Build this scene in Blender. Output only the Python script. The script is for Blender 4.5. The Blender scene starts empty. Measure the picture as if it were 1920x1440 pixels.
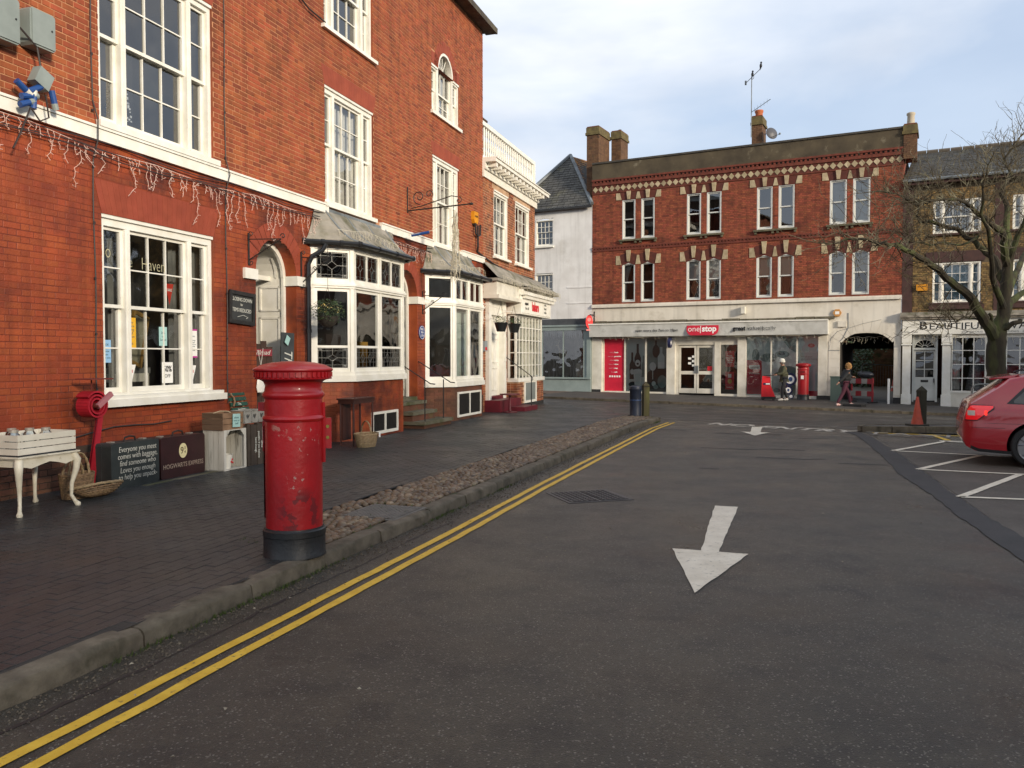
import bpy, math, random
from mathutils import Vector, Matrix, Quaternion
R = math.radians
rnd = random.Random(7)
SC = bpy.context.scene
COL = SC.collection

# ---------------------------------------------------------------- camera
cam_d = bpy.data.cameras.new('camera'); cam = bpy.data.objects.new('camera', cam_d); COL.objects.link(cam)
cam_d.sensor_width = 36; cam_d.lens = 1530/1920*36
cam_d.clip_start = 0.05; cam_d.clip_end = 1500
cam.location = (0, 0, 1.72); cam.rotation_euler = (R(90)-math.atan(50/1530), 0, 0)
SC.camera = cam
# ---------------------------------------------------------------- sky
SUN_AZ, SUN_EL = 141.5, 14.0
w = bpy.data.worlds.new('World'); SC.world = w; w.use_nodes = True
nt = w.node_tree; nt.nodes.clear()
def N(t, **k):
    n = nt.nodes.new(t)
    for a, b in k.items(): setattr(n, a, b)
    return n
wo = N('ShaderNodeOutputWorld'); bg = N('ShaderNodeBackground'); bg.inputs[1].default_value = 0.125
sky = N('ShaderNodeTexSky', sky_type='NISHITA', sun_disc=False, sun_elevation=R(SUN_EL), sun_rotation=R(SUN_AZ), altitude=80, air_density=1.0, dust_density=2.0, ozone_density=1.0)
tc = N('ShaderNodeTexCoord'); mp = N('ShaderNodeMapping'); mp.inputs['Scale'].default_value = (1.0, 1.0, 2.6)
mp.inputs['Location'].default_value = (0.35, 0.1, 0.2)
no = N('ShaderNodeTexNoise'); no.inputs['Scale'].default_value = 1.7; no.inputs['Detail'].default_value = 6; no.inputs['Roughness'].default_value = .5; no.inputs['Distortion'].default_value = .3
rp = N('ShaderNodeValToRGB'); rp.color_ramp.elements[0].position = .36; rp.color_ramp.elements[1].position = .58
rp.color_ramp.elements[0].color = (.25, .25, .25, 1); rp.color_ramp.elements[1].color = (.97, .97, .97, 1)
no2 = N('ShaderNodeTexNoise'); no2.inputs['Scale'].default_value = 2.3; no2.inputs['Detail'].default_value = 5
rp2 = N('ShaderNodeValToRGB'); rp2.color_ramp.elements[0].position = .33; rp2.color_ramp.elements[1].position = .6
rp2.color_ramp.elements[0].color = (4.2, 4.5, 5.1, 1); rp2.color_ramp.elements[1].color = (6.9, 7.0, 7.2, 1)
mx = N('ShaderNodeMix', data_type='RGBA')
# thin blue in the gaps between the clouds
sk2 = N('ShaderNodeMix', data_type='RGBA'); sk2.inputs[0].default_value = .5; sk2.inputs[7].default_value = (4.0, 5.2, 7.3, 1)
L_ = nt.links.new
L_(tc.outputs['Generated'], mp.inputs[0]); L_(mp.outputs[0], no.inputs[0]); L_(mp.outputs[0], no2.inputs[0])
L_(no.outputs[0], rp.inputs[0]); L_(no2.outputs[0], rp2.inputs[0])
L_(sky.outputs[0], sk2.inputs[6]); L_(sk2.outputs[2], mx.inputs[6])
L_(rp.outputs[0], mx.inputs[0]); L_(rp2.outputs[0], mx.inputs[7])
L_(mx.outputs[2], bg.inputs[0]); L_(bg.outputs[0], wo.inputs[0])
# ---------------------------------------------------------------- sun
sd = bpy.data.lights.new('sun', 'SUN'); sd.energy = 3.4; sd.angle = R(8); sd.color = (1, .87, .7)
sun = bpy.data.objects.new('sun', sd); COL.objects.link(sun)
sdir = Vector((math.sin(R(SUN_AZ))*math.cos(R(SUN_EL)), math.cos(R(SUN_AZ))*math.cos(R(SUN_EL)), math.sin(R(SUN_EL))))
sun.rotation_euler = sdir.to_track_quat('Z', 'Y').to_euler()
SC.view_settings.view_transform = 'Standard'; SC.view_settings.look = 'None'
SC.view_settings.exposure = 0.36; SC.view_settings.gamma = 1
SC.cycles.max_bounces = 6; SC.cycles.transparent_max_bounces = 16
SC.cycles.caustics_reflective = False; SC.cycles.caustics_refractive = False

# ---------------------------------------------------------------- materials
def hx(s):
    def f(c):
        c /= 255
        return c/12.92 if c < .04045 else ((c+.055)/1.055)**2.4
    return tuple(f(int(s[i:i+2], 16)) for i in (0, 2, 4))
MC = {}
def mat(name, col, col2=None, rough=.7, scale=3., detail=5, bump=0., bscale=60., island=0., metal=0., spec=.5, col3=None, s3=.6, t3=(.55, .7), coat=0., emit=0., stretch=(1, 1, 1), grid=None, rvar=0., bdist=.01, streak=0.):
    """a colour mixed with a second by noise, a third in patches, per-piece variation, fine relief"""
    if name in MC: return MC[name]
    m = bpy.data.materials.new(name); m.use_nodes = True; MC[name] = m
    n = m.node_tree; b = n.nodes['Principled BSDF']; l = n.links.new
    def A(t, **k):
        q = n.nodes.new(t)
        for a, c in k.items(): setattr(q, a, c)
        return q
    geo = A('ShaderNodeNewGeometry'); mp = A('ShaderNodeMapping'); mp.inputs['Scale'].default_value = stretch
    l(geo.outputs['Position'], mp.inputs[0])
    def noise(s, d=5, r=.55):
        q = A('ShaderNodeTexNoise'); q.inputs['Scale'].default_value = s; q.inputs['Detail'].default_value = d; q.inputs['Roughness'].default_value = r
        l(mp.outputs[0], q.inputs[0]); return q
    def ramp(src, a, c):
        q = A('ShaderNodeMapRange'); q.inputs[1].default_value = a; q.inputs[2].default_value = c; q.clamp = True
        l(src, q.inputs[0]); return q.outputs[0]
    col = tuple(col)+(1,)
    out = None
    if col2:
        mx = A('ShaderNodeMix', data_type='RGBA'); mx.inputs[6].default_value = col; mx.inputs[7].default_value = tuple(col2)+(1,)
        l(ramp(noise(scale, detail).outputs[0], .35, .65), mx.inputs[0]); out = mx.outputs[2]
    if col3:
        mx = A('ShaderNodeMix', data_type='RGBA'); mx.inputs[6].default_value = col; mx.inputs[7].default_value = tuple(col3)+(1,)
        if out: l(out, mx.inputs[6])
        l(ramp(noise(s3, 6, .6).outputs[0], *t3), mx.inputs[0]); out = mx.outputs[2]
    if island:
        oi = A('ShaderNodeObjectInfo'); ad = A('ShaderNodeMath', operation='ADD'); l(geo.outputs['Random Per Island'], ad.inputs[0]); l(oi.outputs['Random'], ad.inputs[1])
        fr = A('ShaderNodeMath', operation='FRACT'); l(ad.outputs[0], fr.inputs[0])
        hs = A('ShaderNodeHueSaturation'); hs.inputs['Color'].default_value = col
        if out: l(out, hs.inputs['Color'])
        mr = A('ShaderNodeMapRange'); mr.inputs[3].default_value = 1-island*1.35; mr.inputs[4].default_value = 1+island*.4
        pw = A('ShaderNodeMath', operation='POWER'); pw.inputs[1].default_value = .55; l(fr.outputs[0], pw.inputs[0]); l(pw.outputs[0], mr.inputs[0]); l(mr.outputs[0], hs.inputs['Value'])
        m2 = A('ShaderNodeMath', operation='MULTIPLY'); m2.inputs[1].default_value = 7.31; l(fr.outputs[0], m2.inputs[0])
        f2 = A('ShaderNodeMath', operation='FRACT'); l(m2.outputs[0], f2.inputs[0])
        mr2 = A('ShaderNodeMapRange'); mr2.inputs[3].default_value = .5-.018*island; mr2.inputs[4].default_value = .5+.022*island
        l(f2.outputs[0], mr2.inputs[0]); l(mr2.outputs[0], hs.inputs['Hue'])
        out = hs.outputs[0]
    if streak:
        m3 = A('ShaderNodeMapping'); m3.inputs['Scale'].default_value = (5, 5, .3); l(geo.outputs['Position'], m3.inputs[0])
        sn = A('ShaderNodeTexNoise'); sn.inputs['Scale'].default_value = 1.3; sn.inputs['Detail'].default_value = 6; l(m3.outputs[0], sn.inputs[0])
        sr = A('ShaderNodeMapRange'); sr.inputs[1].default_value = .5; sr.inputs[2].default_value = .72; sr.inputs[3].default_value = 1.; sr.inputs[4].default_value = 1-streak; l(sn.outputs[0], sr.inputs[0])
        h2 = A('ShaderNodeHueSaturation'); h2.inputs['Color'].default_value = col
        if out: l(out, h2.inputs['Color'])
        l(sr.outputs[0], h2.inputs['Value']); out = h2.outputs[0]
    b.inputs['Base Color'].default_value = col
    if out: l(out, b.inputs['Base Color'])
    b.inputs['Roughness'].default_value = rough; b.inputs['Metallic'].default_value = metal
    if rvar:
        q = A('ShaderNodeMapRange'); q.inputs[1].default_value = .3; q.inputs[2].default_value = .7; q.inputs[3].default_value = max(.05, rough-rvar); q.inputs[4].default_value = min(1, rough+rvar)
        l(noise(.9, 6, .6).outputs[0], q.inputs[0]); l(q.outputs[0], b.inputs['Roughness'])
    b.inputs['Specular IOR Level'].default_value = spec; b.inputs['Coat Weight'].default_value = coat; b.inputs['Coat Roughness'].default_value = .08
    if emit:
        b.inputs['Emission Color'].default_value = col; b.inputs['Emission Strength'].default_value = emit
    if bump:
        bn = A('ShaderNodeBump'); bn.inputs['Strength'].default_value = bump; bn.inputs['Distance'].default_value = bdist
        l(noise(bscale, 4, .6).outputs[0], bn.inputs['Height']); l(bn.outputs[0], b.inputs['Normal'])
    return m

def glass(name, tint=(.8, .85, .85), refl=.12, wob=.03):
    if name in MC: return MC[name]
    m = bpy.data.materials.new(name); m.use_nodes = True; MC[name] = m
    n = m.node_tree; n.nodes.clear(); l = n.links.new
    o = n.nodes.new('ShaderNodeOutputMaterial'); mx = n.nodes.new('ShaderNodeMixShader'); t = n.nodes.new('ShaderNodeBsdfTransparent'); g = n.nodes.new('ShaderNodeBsdfGlossy')
    t.inputs[0].default_value = tint+(1,); g.inputs[0].default_value = (1, 1, 1, 1); g.inputs['Roughness'].default_value = .02
    fr = n.nodes.new('ShaderNodeFresnel'); fr.inputs[0].default_value = 1.45
    ad = n.nodes.new('ShaderNodeMath'); ad.operation = 'ADD'; ad.inputs[1].default_value = refl; ad.use_clamp = True
    l(fr.outputs[0], ad.inputs[0]); l(ad.outputs[0], mx.inputs[0]); l(t.outputs[0], mx.inputs[1]); l(g.outputs[0], mx.inputs[2]); l(mx.outputs[0], o.inputs[0])
    ge = n.nodes.new('ShaderNodeNewGeometry'); nz = n.nodes.new('ShaderNodeTexNoise'); nz.inputs['Scale'].default_value = 2.2; nz.inputs['Detail'].default_value = 1
    bn = n.nodes.new('ShaderNodeBump'); bn.inputs['Strength'].default_value = wob*10; bn.inputs['Distance'].default_value = .02
    l(ge.outputs['Position'], nz.inputs[0]); l(nz.outputs[0], bn.inputs['Height']); l(bn.outputs[0], g.inputs['Normal']); l(bn.outputs[0], fr.inputs['Normal'])
    return m
GLASS = glass('window_glass', (.9, .93, .93), .1); GLASS2 = glass('reflective_glass', (.6, .65, .68), .13, .01)
WHITE = mat('white_paint', hx('e9e7de'), hx('dddacd'), rough=.45, scale=4, bump=.06, bscale=25)
WHITE2 = mat('aged_white_paint', hx('dcd8cb'), hx('c6c1b2'), rough=.55, scale=2.5, bump=.1, bscale=30)
BLACK = mat('black_iron', (.012, .012, .013), (.03, .026, .022), rough=.5, scale=20)
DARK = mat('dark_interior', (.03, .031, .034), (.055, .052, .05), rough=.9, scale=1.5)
CURT = mat('curtain_cloth', hx('c9c6bf'), hx('a9a59d'), rough=.9, scale=3)
LEAD = mat('lead_sheet', hx('7f878c'), hx('5d6264'), rough=.6, scale=3, bump=.15, bscale=14)

# ---------------------------------------------------------------- mesh helpers
class MB:
    def __init__(s): s.v = []; s.f = []; s.mi = []; s.T = None; s.k = 0
    def add(s, vs, fs):
        n = len(s.v); T = s.T
        s.v.extend([tuple(T @ Vector(p)) for p in vs] if T else [tuple(p) for p in vs])
        s.f.extend([tuple(i+n for i in f) for f in fs]); s.mi.extend([s.k]*len(fs))
    def box(s, x0, x1, y0, y1, z0, z1):
        s.add([(x0, y0, z0), (x1, y0, z0), (x1, y1, z0), (x0, y1, z0), (x0, y0, z1), (x1, y0, z1), (x1, y1, z1), (x0, y1, z1)],
              [(0, 1, 5, 4), (1, 2, 6, 5), (2, 3, 7, 6), (3, 0, 4, 7), (4, 5, 6, 7), (3, 2, 1, 0)])
    def quad(s, a, b, c, d): s.add([a, b, c, d], [(0, 1, 2, 3)])
    def poly(s, pts): s.add(pts, [tuple(range(len(pts)))])
    def prism(s, pts, y0, y1):      # outline in x,z pushed from y0 to y1 (counter-clockwise seen from -Y)
        n = len(pts)
        s.add([(x, y0, z) for x, z in pts]+[(x, y1, z) for x, z in pts], [tuple(range(n)), tuple(range(2*n-1, n-1, -1))]+[(i, i+n, (i+1) % n+n, (i+1) % n)[::-1][::-1] for i in range(n)])
    def slab(s, pts, z0, z1):       # outline in x,y pushed from z0 to z1
        n = len(pts)
        s.add([(x, y, z0) for x, y in pts]+[(x, y, z1) for x, y in pts], [tuple(range(n))[::-1], tuple(range(n, 2*n))]+[(i, (i+1) % n, (i+1) % n+n, i+n) for i in range(n)])
    def tube(s, pts, r, n=6, cap=True):
        pts = [Vector(p) for p in pts]; m = len(pts)
        rs = r if isinstance(r, (list, tuple)) else [r]*m
        vs = []; fs = []; prev = None
        for i, p in enumerate(pts):
            d = (pts[min(i+1, m-1)]-pts[max(i-1, 0)])
            if d.length < 1e-9: d = Vector((0, 0, 1))
            d.normalize()
            if prev is None:
                a = d.orthogonal().normalized()
            else:
                a = prev-d*prev.dot(d)
                a = a.normalized() if a.length > 1e-6 else d.orthogonal().normalized()
            prev = a; b = d.cross(a)
            for k in range(n):
                t = 2*math.pi*k/n; vs.append(p+(a*math.cos(t)+b*math.sin(t))*rs[i])
        for i in range(m-1):
            for k in range(n):
                fs.append((i*n+k, i*n+(k+1) % n, (i+1)*n+(k+1) % n, (i+1)*n+k))
        if cap: fs.append(tuple(range(n))[::-1]); fs.append(tuple(range((m-1)*n, m*n)))
        s.add(vs, fs)
    def lathe(s, prof, n=32, c=(0, 0), a0=0, a1=2*math.pi):
        full = abs(a1-a0-2*math.pi) < 1e-6; m = n if full else n+1; vs = []; fs = []
        for r, z in prof:
            for k in range(m):
                t = a0+(a1-a0)*k/n; vs.append((c[0]+r*math.cos(t), c[1]+r*math.sin(t), z))
        for i in range(len(prof)-1):
            for k in range(n):
                k2 = (k+1) % m; fs.append((i*m+k, i*m+k2, (i+1)*m+k2, (i+1)*m+k))
        if full:
            if prof[0][0] > 1e-4: fs.append(tuple(range(m))[::-1])
            if prof[-1][0] > 1e-4: fs.append(tuple(range((len(prof)-1)*m, len(prof)*m)))
        s.add(vs, fs)
    def ball(s, c, r, sc=(1, 1, 1), nu=10, nv=6):
        prof = [(max(1e-5, math.sin(math.pi*i/nv))*r, -math.cos(math.pi*i/nv)*r) for i in range(nv+1)]
        vs = []; fs = []
        for pr, z in prof:
            for k in range(nu):
                t = 2*math.pi*k/nu; vs.append((c[0]+pr*math.cos(t)*sc[0], c[1]+pr*math.sin(t)*sc[1], c[2]+z*sc[2]))
        for i in range(nv):
            for k in range(nu): fs.append((i*nu+k, i*nu+(k+1) % nu, (i+1)*nu+(k+1) % nu, (i+1)*nu+k))
        s.add(vs, fs)
    def mesh(s, name, mats, smooth=False):
        me = bpy.data.meshes.new(name); me.from_pydata(s.v, [], s.f)
        for m in (mats if isinstance(mats, (list, tuple)) else [mats]): me.materials.append(m)
        if any(s.mi): me.polygons.foreach_set('material_index', s.mi)
        if smooth:
            me.polygons.foreach_set('use_smooth', [True]*len(me.polygons))
            try: me.set_sharp_from_angle(angle=R(38))
            except Exception: pass
        me.update()
        return me
    def build(s, name, mats, parent=None, smooth=False, **k):
        return ob(name, s.mesh(name, mats, smooth), parent, **k)
def ob(name, data, parent=None, loc=None, rot=None, sc=None, M=None, label=None, cat=None, group=None, kind=None):
    o = bpy.data.objects.new(name, data); COL.objects.link(o)
    if parent: o.parent = parent
    if M is not None: o.matrix_local = M
    if loc: o.location = loc
    if rot: o.rotation_euler = rot
    if sc: o.scale = sc
    for a, b in (('label', label), ('category', cat), ('group', group), ('kind', kind)):
        if b: o[a] = b
    return o
def thing(name, label, cat, loc=(0, 0, 0), rz=0., group=None, rot=None):
    return ob(name, None, None, loc=loc, rot=rot or (0, 0, R(rz)), label=label, cat=cat, group=group)
def BX(*a):
    m = MB(); m.box(*a); return m
def dup(root, loc=None, rz=None, label=None):
    c = root.copy(); COL.objects.link(c)
    if loc: c.location = loc
    if rz is not None: c.rotation_euler = (0, 0, R(rz))
    if label: c['label'] = label
    for ch in root.children:
        d = ch.copy(); COL.objects.link(d); d.parent = c
        for g in ch.children:
            e = g.copy(); COL.objects.link(e); e.parent = d
    return c
UNIT = {}
def unit(kind, m):
    k = (kind, m.name)
    if k not in UNIT:
        q = MB()
        if kind == 'pane': q.quad((-.5, 0, -.5), (.5, 0, -.5), (.5, 0, .5), (-.5, 0, .5))
        elif kind == 'brick':     # front towards -Y, unit size
            q.add([(0, 0, 0), (1, 0, 0), (1, 0, 1), (0, 0, 1), (.02, -1, .05), (.98, -1, .05), (.98, -1, .95), (.02, -1, .95)],
                  [(4, 5, 6, 7), (0, 1, 5, 4), (1, 2, 6, 5), (2, 3, 7, 6), (3, 0, 4, 7)])
        elif kind == 'paver':
            q.add([(-.5, -.5, 0), (.5, -.5, 0), (.5, .5, 0), (-.5, .5, 0), (-.485, -.47, 1), (.485, -.47, 1), (.485, .47, 1), (-.485, .47, 1)],
                  [(4, 5, 6, 7), (0, 1, 5, 4), (1, 2, 6, 5), (2, 3, 7, 6), (3, 0, 4, 7)])
        UNIT[k] = q.mesh(kind, m)
    return UNIT[k]
def pane(parent, x0, x1, y, z0, z1, m=None, M=None, name='pane'):
    o = ob(name, unit('pane', m or GLASS), parent)
    T = Matrix.Translation(((x0+x1)/2, y, (z0+z1)/2)) @ Matrix.Diagonal((x1-x0, 1, z1-z0, 1))
    o.matrix_local = (M @ T) if M is not None else T
    return o
FRX = Matrix.Rotation(R(90), 4, 'X')
def text(s, size, m, parent, x, y, z, name='lettering', M=None, align='CENTER', shear=0., sx=1., flat=False, spin=0., thick=.002, bold=0., **k):
    """lettering standing on a face that looks towards -Y (or lying on the ground)"""
    cu = bpy.data.curves.new('txt', 'FONT'); cu.body = s; cu.size = size; cu.align_x = align; cu.align_y = 'CENTER'; cu.extrude = thick; cu.shear = shear; cu.resolution_u = 3; cu.offset = bold
    t = bpy.data.objects.new('txt', cu)
    COL.objects.link(t)
    me = bpy.data.meshes.new_from_object(t)
    bpy.data.objects.remove(t); bpy.data.curves.remove(cu)
    me.materials.clear(); me.materials.append(m)
    T = Matrix.Translation((x, y, z)) @ (Matrix.Rotation(spin, 4, 'Z') if flat else (Matrix.Rotation(spin, 4, 'Y') @ FRX)) @ Matrix.Diagonal((sx, 1, 1, 1))
    if M is not None: T = M @ T
    return ob(name, me, parent, M=T, **k)

# ---------------------------------------------------------------- the lie of the land
def XL(X, Y): return .885*X-.466*Y+14.8
def VV(X, Y): return .466*X+.885*Y
def road_h(X, Y):
    v = VV(X, Y); xl = max(-8, min(24, XL(X, Y)))
    f = -.064-.0155*(xl-4.3)
    if v < 19: return 0.
    if v < 24: return f*(v-19)/5
    return f
def far_h(X, Y):
    v = VV(X, Y); xl = max(-8, min(24, XL(X, Y)))
    a = .026-.0155*(xl-4.3); b = .08-.012*xl if xl < 10.5 else -.046-.035*(xl-10.5)
    t = max(0, min(1, (v-30.7)/5.6))
    return a+(b-a)*t
def pav_h(X, Y): return road_h(X, Y)+.12
MP0, MA = Vector((-5.69, 9.07, 0)), R(72)      # main terrace: foot of the wall and its direction
OP0, OA = Vector((3.82, 39.0, 0)), R(-27.8)    # far side of the cross street
def ML(x, y): return (MP0.x+x*math.cos(MA)-y*math.sin(MA), MP0.y+x*math.sin(MA)+y*math.cos(MA))
def OL(x, y): return (OP0.x+x*math.cos(OA)-y*math.sin(OA), OP0.y+x*math.sin(OA)+y*math.cos(OA))
def seen(X, Y, Z, mg=20):
    if Y < .5: return None
    th = math.atan(50/1530); d = Z-1.72
    c = Y*math.cos(th)-d*math.sin(th); u = Y*math.sin(th)+d*math.cos(th)
    if c < .3: return None
    px, py = 960+1530*X/c, 720-1530*u/c
    return c if (-mg < px < 1920+mg and -mg < py < 1440+mg) else None
# ================================================================ ground
ASPH = mat('asphalt', hx('4c4436'), hx('3a342a'), rough=.42, scale=.8, bump=1., bscale=95, col3=hx('241f19'), s3=2.1, t3=(.5, .72), rvar=.16, spec=.6, bdist=.02)
# light stones in the asphalt
def speckle(m, col=(.2, .18, .16), sc=170., th=.17, amt=.8):
    n = m.node_tree; b = n.nodes['Principled BSDF']; src = b.inputs['Base Color'].links[0].from_socket
    g = n.nodes.new('ShaderNodeNewGeometry'); v = n.nodes.new('ShaderNodeTexVoronoi'); v.inputs['Scale'].default_value = sc
    n.links.new(g.outputs['Position'], v.inputs['Vector'])
    r = n.nodes.new('ShaderNodeSeparateColor'); n.links.new(v.outputs['Color'], r.inputs[0])
    q = n.nodes.new('ShaderNodeMapRange'); q.inputs[1].default_value = 1-th; q.inputs[2].default_value = 1; q.inputs[4].default_value = amt
    n.links.new(r.outputs[0], q.inputs[0])
    mx = n.nodes.new('ShaderNodeMix'); mx.data_type = 'RGBA'; mx.inputs[7].default_value = tuple(col)+(1,)
    n.links.new(q.outputs[0], mx.inputs[0]); n.links.new(src, mx.inputs[6]); n.links.new(mx.outputs[2], b.inputs['Base Color'])
speckle(ASPH, (.02, .017, .014), 90, .28, .7); speckle(ASPH, (.33, .3, .25), 120, .07, .75)
ASPH2 = mat('dark_asphalt', hx('312e2a'), hx('3b3732'), rough=.5, scale=1.3, bump=.8, bscale=120, rvar=.15); speckle(ASPH2, th=.1, amt=.5)
ASPH3 = mat('parking_asphalt', hx('50483e'), hx('413a32'), rough=.7, scale=.9, bump=.8, bscale=110, rvar=.1); speckle(ASPH3)
FOOT = mat('footway_asphalt', hx('4f4a43'), hx('3b3733'), rough=.7, scale=1.4, bump=.5, bscale=70)
def sheet(name, xs, ys, hf, m, dz=0., clip=None, kind='structure', parent=None, **k):
    vs = [(x, y, hf(x, y)+dz) for y in ys for x in xs]; nx = len(xs)
    fs = []
    for j in range(len(ys)-1):
        for i in range(nx-1):
            if clip and not clip((xs[i]+xs[i+1])/2, (ys[j]+ys[j+1])/2): continue
            fs.append((j*nx+i, j*nx+i+1, (j+1)*nx+i+1, (j+1)*nx+i))
    q = MB(); q.add(vs, fs); o = q.build(name, m, parent, smooth=True, kind=kind if not parent else None, **k); return o
def ar(a, b, st):
    n = max(1, round((b-a)/st)); return [a+(b-a)*i/n for i in range(n+1)]
sheet('ground', [-400, -150, -60, -30]+ar(-20, 30, 2)+[40, 60, 150, 400], [-400, -100, -40, -15]+ar(-5, 50, 1.5)+[60, 100, 400, 900], lambda x, y: road_h(x, y)-.02 if y < 50 else -.1, mat('earth', hx('57503f'), hx('47423a'), rough=.9), 0)
def obj_poly(name, pts, hf, dz, m, step=.6, parent=None, jag=0., **k):
    """a flat outline laid on the ground, cut fine enough to follow its slope"""
    P = []
    n = len(pts)
    for i in range(n):
        a, b = pts[i], pts[(i+1) % n]; L = math.dist(a, b); c = max(1, int(L/step))
        for j in range(c):
            t = j/c; P.append((a[0]+(b[0]-a[0])*t+(rnd.uniform(-jag, jag) if j else 0), a[1]+(b[1]-a[1])*t+(rnd.uniform(-jag, jag) if j else 0)))
    q = MB(); q.poly([(x, y, hf(x, y)+dz) for x, y in P])
    return q.build(name, m, parent, **k)
def strip(name, line, w, hf, dz, m, parent=None, jag=0., st=.25, **k):
    """a painted line of width w along a polyline"""
    P = []
    for i in range(len(line)-1):
        a, b = line[i], line[i+1]; c = max(1, int(math.dist(a, b)/st))
        for j in range(c): P.append((a[0]+(b[0]-a[0])*j/c, a[1]+(b[1]-a[1])*j/c))
    P.append(line[-1]); q = MB(); vs = []; fs = []
    for i, p in enumerate(P):
        a, b = P[max(0, i-1)], P[min(len(P)-1, i+1)]; d = Vector((b[0]-a[0], b[1]-a[1])).normalized(); nx, ny = -d.y, d.x
        wob = rnd.uniform(-jag, jag)*.6
        for s in (-.5, .5):
            o = s*w+wob+rnd.uniform(-jag, jag)*.5; x, y = p[0]+nx*o, p[1]+ny*o; vs.append((x, y, hf(x, y)+dz))
    for i in range(len(P)-1): fs.append((2*i+1, 2*i, 2*i+2, 2*i+3))
    q.add(vs, fs); return q.build(name, m, parent, **k)
KX = lambda Y: -3.85+.35*Y            # front of the kerb
sheet('road', ar(-8, 40, .8), ar(-12, 46, .8), road_h, ASPH, 0, clip=lambda x, y: x > KX(y)-1.2 and VV(x, y) < 23.6)
sheet('cross_street', ar(-30, 50, .8), ar(-10, 60, .8), road_h, ASPH2, .003, clip=lambda x, y: 23.0 < VV(x, y) < 31.5)
sheet('side_street', ar(-14, 6, .8), ar(29, 60, .8), road_h, ASPH2, -.004, clip=lambda x, y: VV(x, y) > 30.9 and XL(x, y) < 0.6)
# parking area right of the patched trench
def trench_x(y): return 4.35+(y-6.88)*(8.3-4.35)/(19.6-6.88)
obj_poly('parking_area', [(trench_x(2)+.2, 2), (trench_x(19.3)+.2, 19.3), (12, 18.9), (24, 12), (30, 0), (16, -6)], road_h, .003, ASPH3, kind='structure')
TRL = [(3.5, 4.0), (4.3, 6.84), (4.75, 8.5), (5.24, 10.15), (5.69, 11.92), (6.53, 14.42), (7.75, 18.4), (8.05, 19.7)]; TRR = [(4.35, 4.0), (4.69, 7.0), (5.08, 8.58), (5.52, 10.15), (5.96, 11.5), (6.72, 13.96), (7.85, 17.8), (8.4, 19.7)]
q = MB(); vs = []
for i in range(71):
    t = i/10; k = min(6, int(t)); f = t-k
    for L2 in (TRL, TRR): x = L2[k][0]+(L2[k+1][0]-L2[k][0])*f+rnd.uniform(-.02, .02); y = L2[k][1]+(L2[k+1][1]-L2[k][1])*f; vs.append((x, y, road_h(x, y)+.0075))
q.add(vs, [(2*i, 2*i+1, 2*i+3, 2*i+2) for i in range(70)]); q.build('trench_patch', mat('patch_asphalt', hx('353231'), hx('282625'), rough=.7, bump=.6, bscale=90), kind='structure')
# paint
YEL = mat('yellow_road_paint', hx('dcb43c'), hx('c9a02c'), rough=.6, scale=8, bump=.4, bscale=120, col3=hx('6a5a35'), s3=26, t3=(.6, .72))
YEL2 = mat('faded_yellow_paint', hx('a9985a'), hx('8a7d4e'), rough=.65, scale=8, col3=hx('565046'), s3=14, t3=(.5, .68))
WPT = mat('white_road_paint', hx('ded5c2'), hx('ccc2ae'), rough=.65, scale=5, bump=.3, bscale=120, col3=hx('6b645c'), s3=22, t3=(.58, .75))
WPT2 = mat('worn_white_paint', hx('a49d90'), hx('8a847a'), rough=.65, scale=6, col3=hx('5b5550'), s3=16, t3=(.48, .68))
def kline(offs): return [(-3.85+d+.35*Y, Y) for Y, d in offs]
ln = thing('double_yellow_lines', 'two yellow no parking lines beside the kerb', 'road marking')
yo = [(-2, .47), (3, .50), (5.5, .48), (8, .46), (10.7, .39), (14, .36), (18, .34), (22.3, .33)]
strip('yellow_line', kline(yo), .075, road_h, .006, YEL, ln, jag=.007)
strip('yellow_line', kline([(Y, d+.155+.008*max(0, 8-Y)/8) for Y, d in yo]), .075, road_h, .006, YEL, ln, jag=.007)
def arrow(label, tip, tail, hw, hl, wt, wb):
    t = Vector(tip); b = Vector(tail); d = (b-t); L = d.length; d.normalize(); n = Vector((-d.y, d.x))
    P = [t, t+d*hl+n*hw, t+d*hl+n*wt/2, b+n*wb/2, b-n*wb/2, t+d*hl-n*wt/2, t+d*hl-n*hw]
    o = obj_poly('road_arrow', [(p.x, p.y) for p in P], road_h, .006, WPT, step=.12, jag=.006, label=label, cat='road arrow', group='white arrows painted on the road')
arrow('large white painted arrow on the road nearest the camera', (1.33, 5.89), (2.47, 9.35), .33, 1.35, .155, .26)
arrow('small distant white arrow on the road before the painted words', (5.33, 17.86), (6.35, 21.1), .33, .95, .22, .26)
for s, x, y, w_ in (('NO', 5.85, 21.75, 'short white word NO'), ('ENTRY', 7.35, 20.4, 'longer white word ENTRY')):
    text(s, .95, mat('patchy_white', hx('cbc3b3'), hx('a59d90'), rough=.65, scale=6, col3=hx('5a544c'), s3=9, t3=(.5, .64)), None, x, y, road_h(x, y)+.009, name='road_lettering', flat=True, spin=R(-38), sx=.82, thick=.0008, bold=.035, label=w_+' painted across the junction mouth', cat='road lettering')
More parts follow.
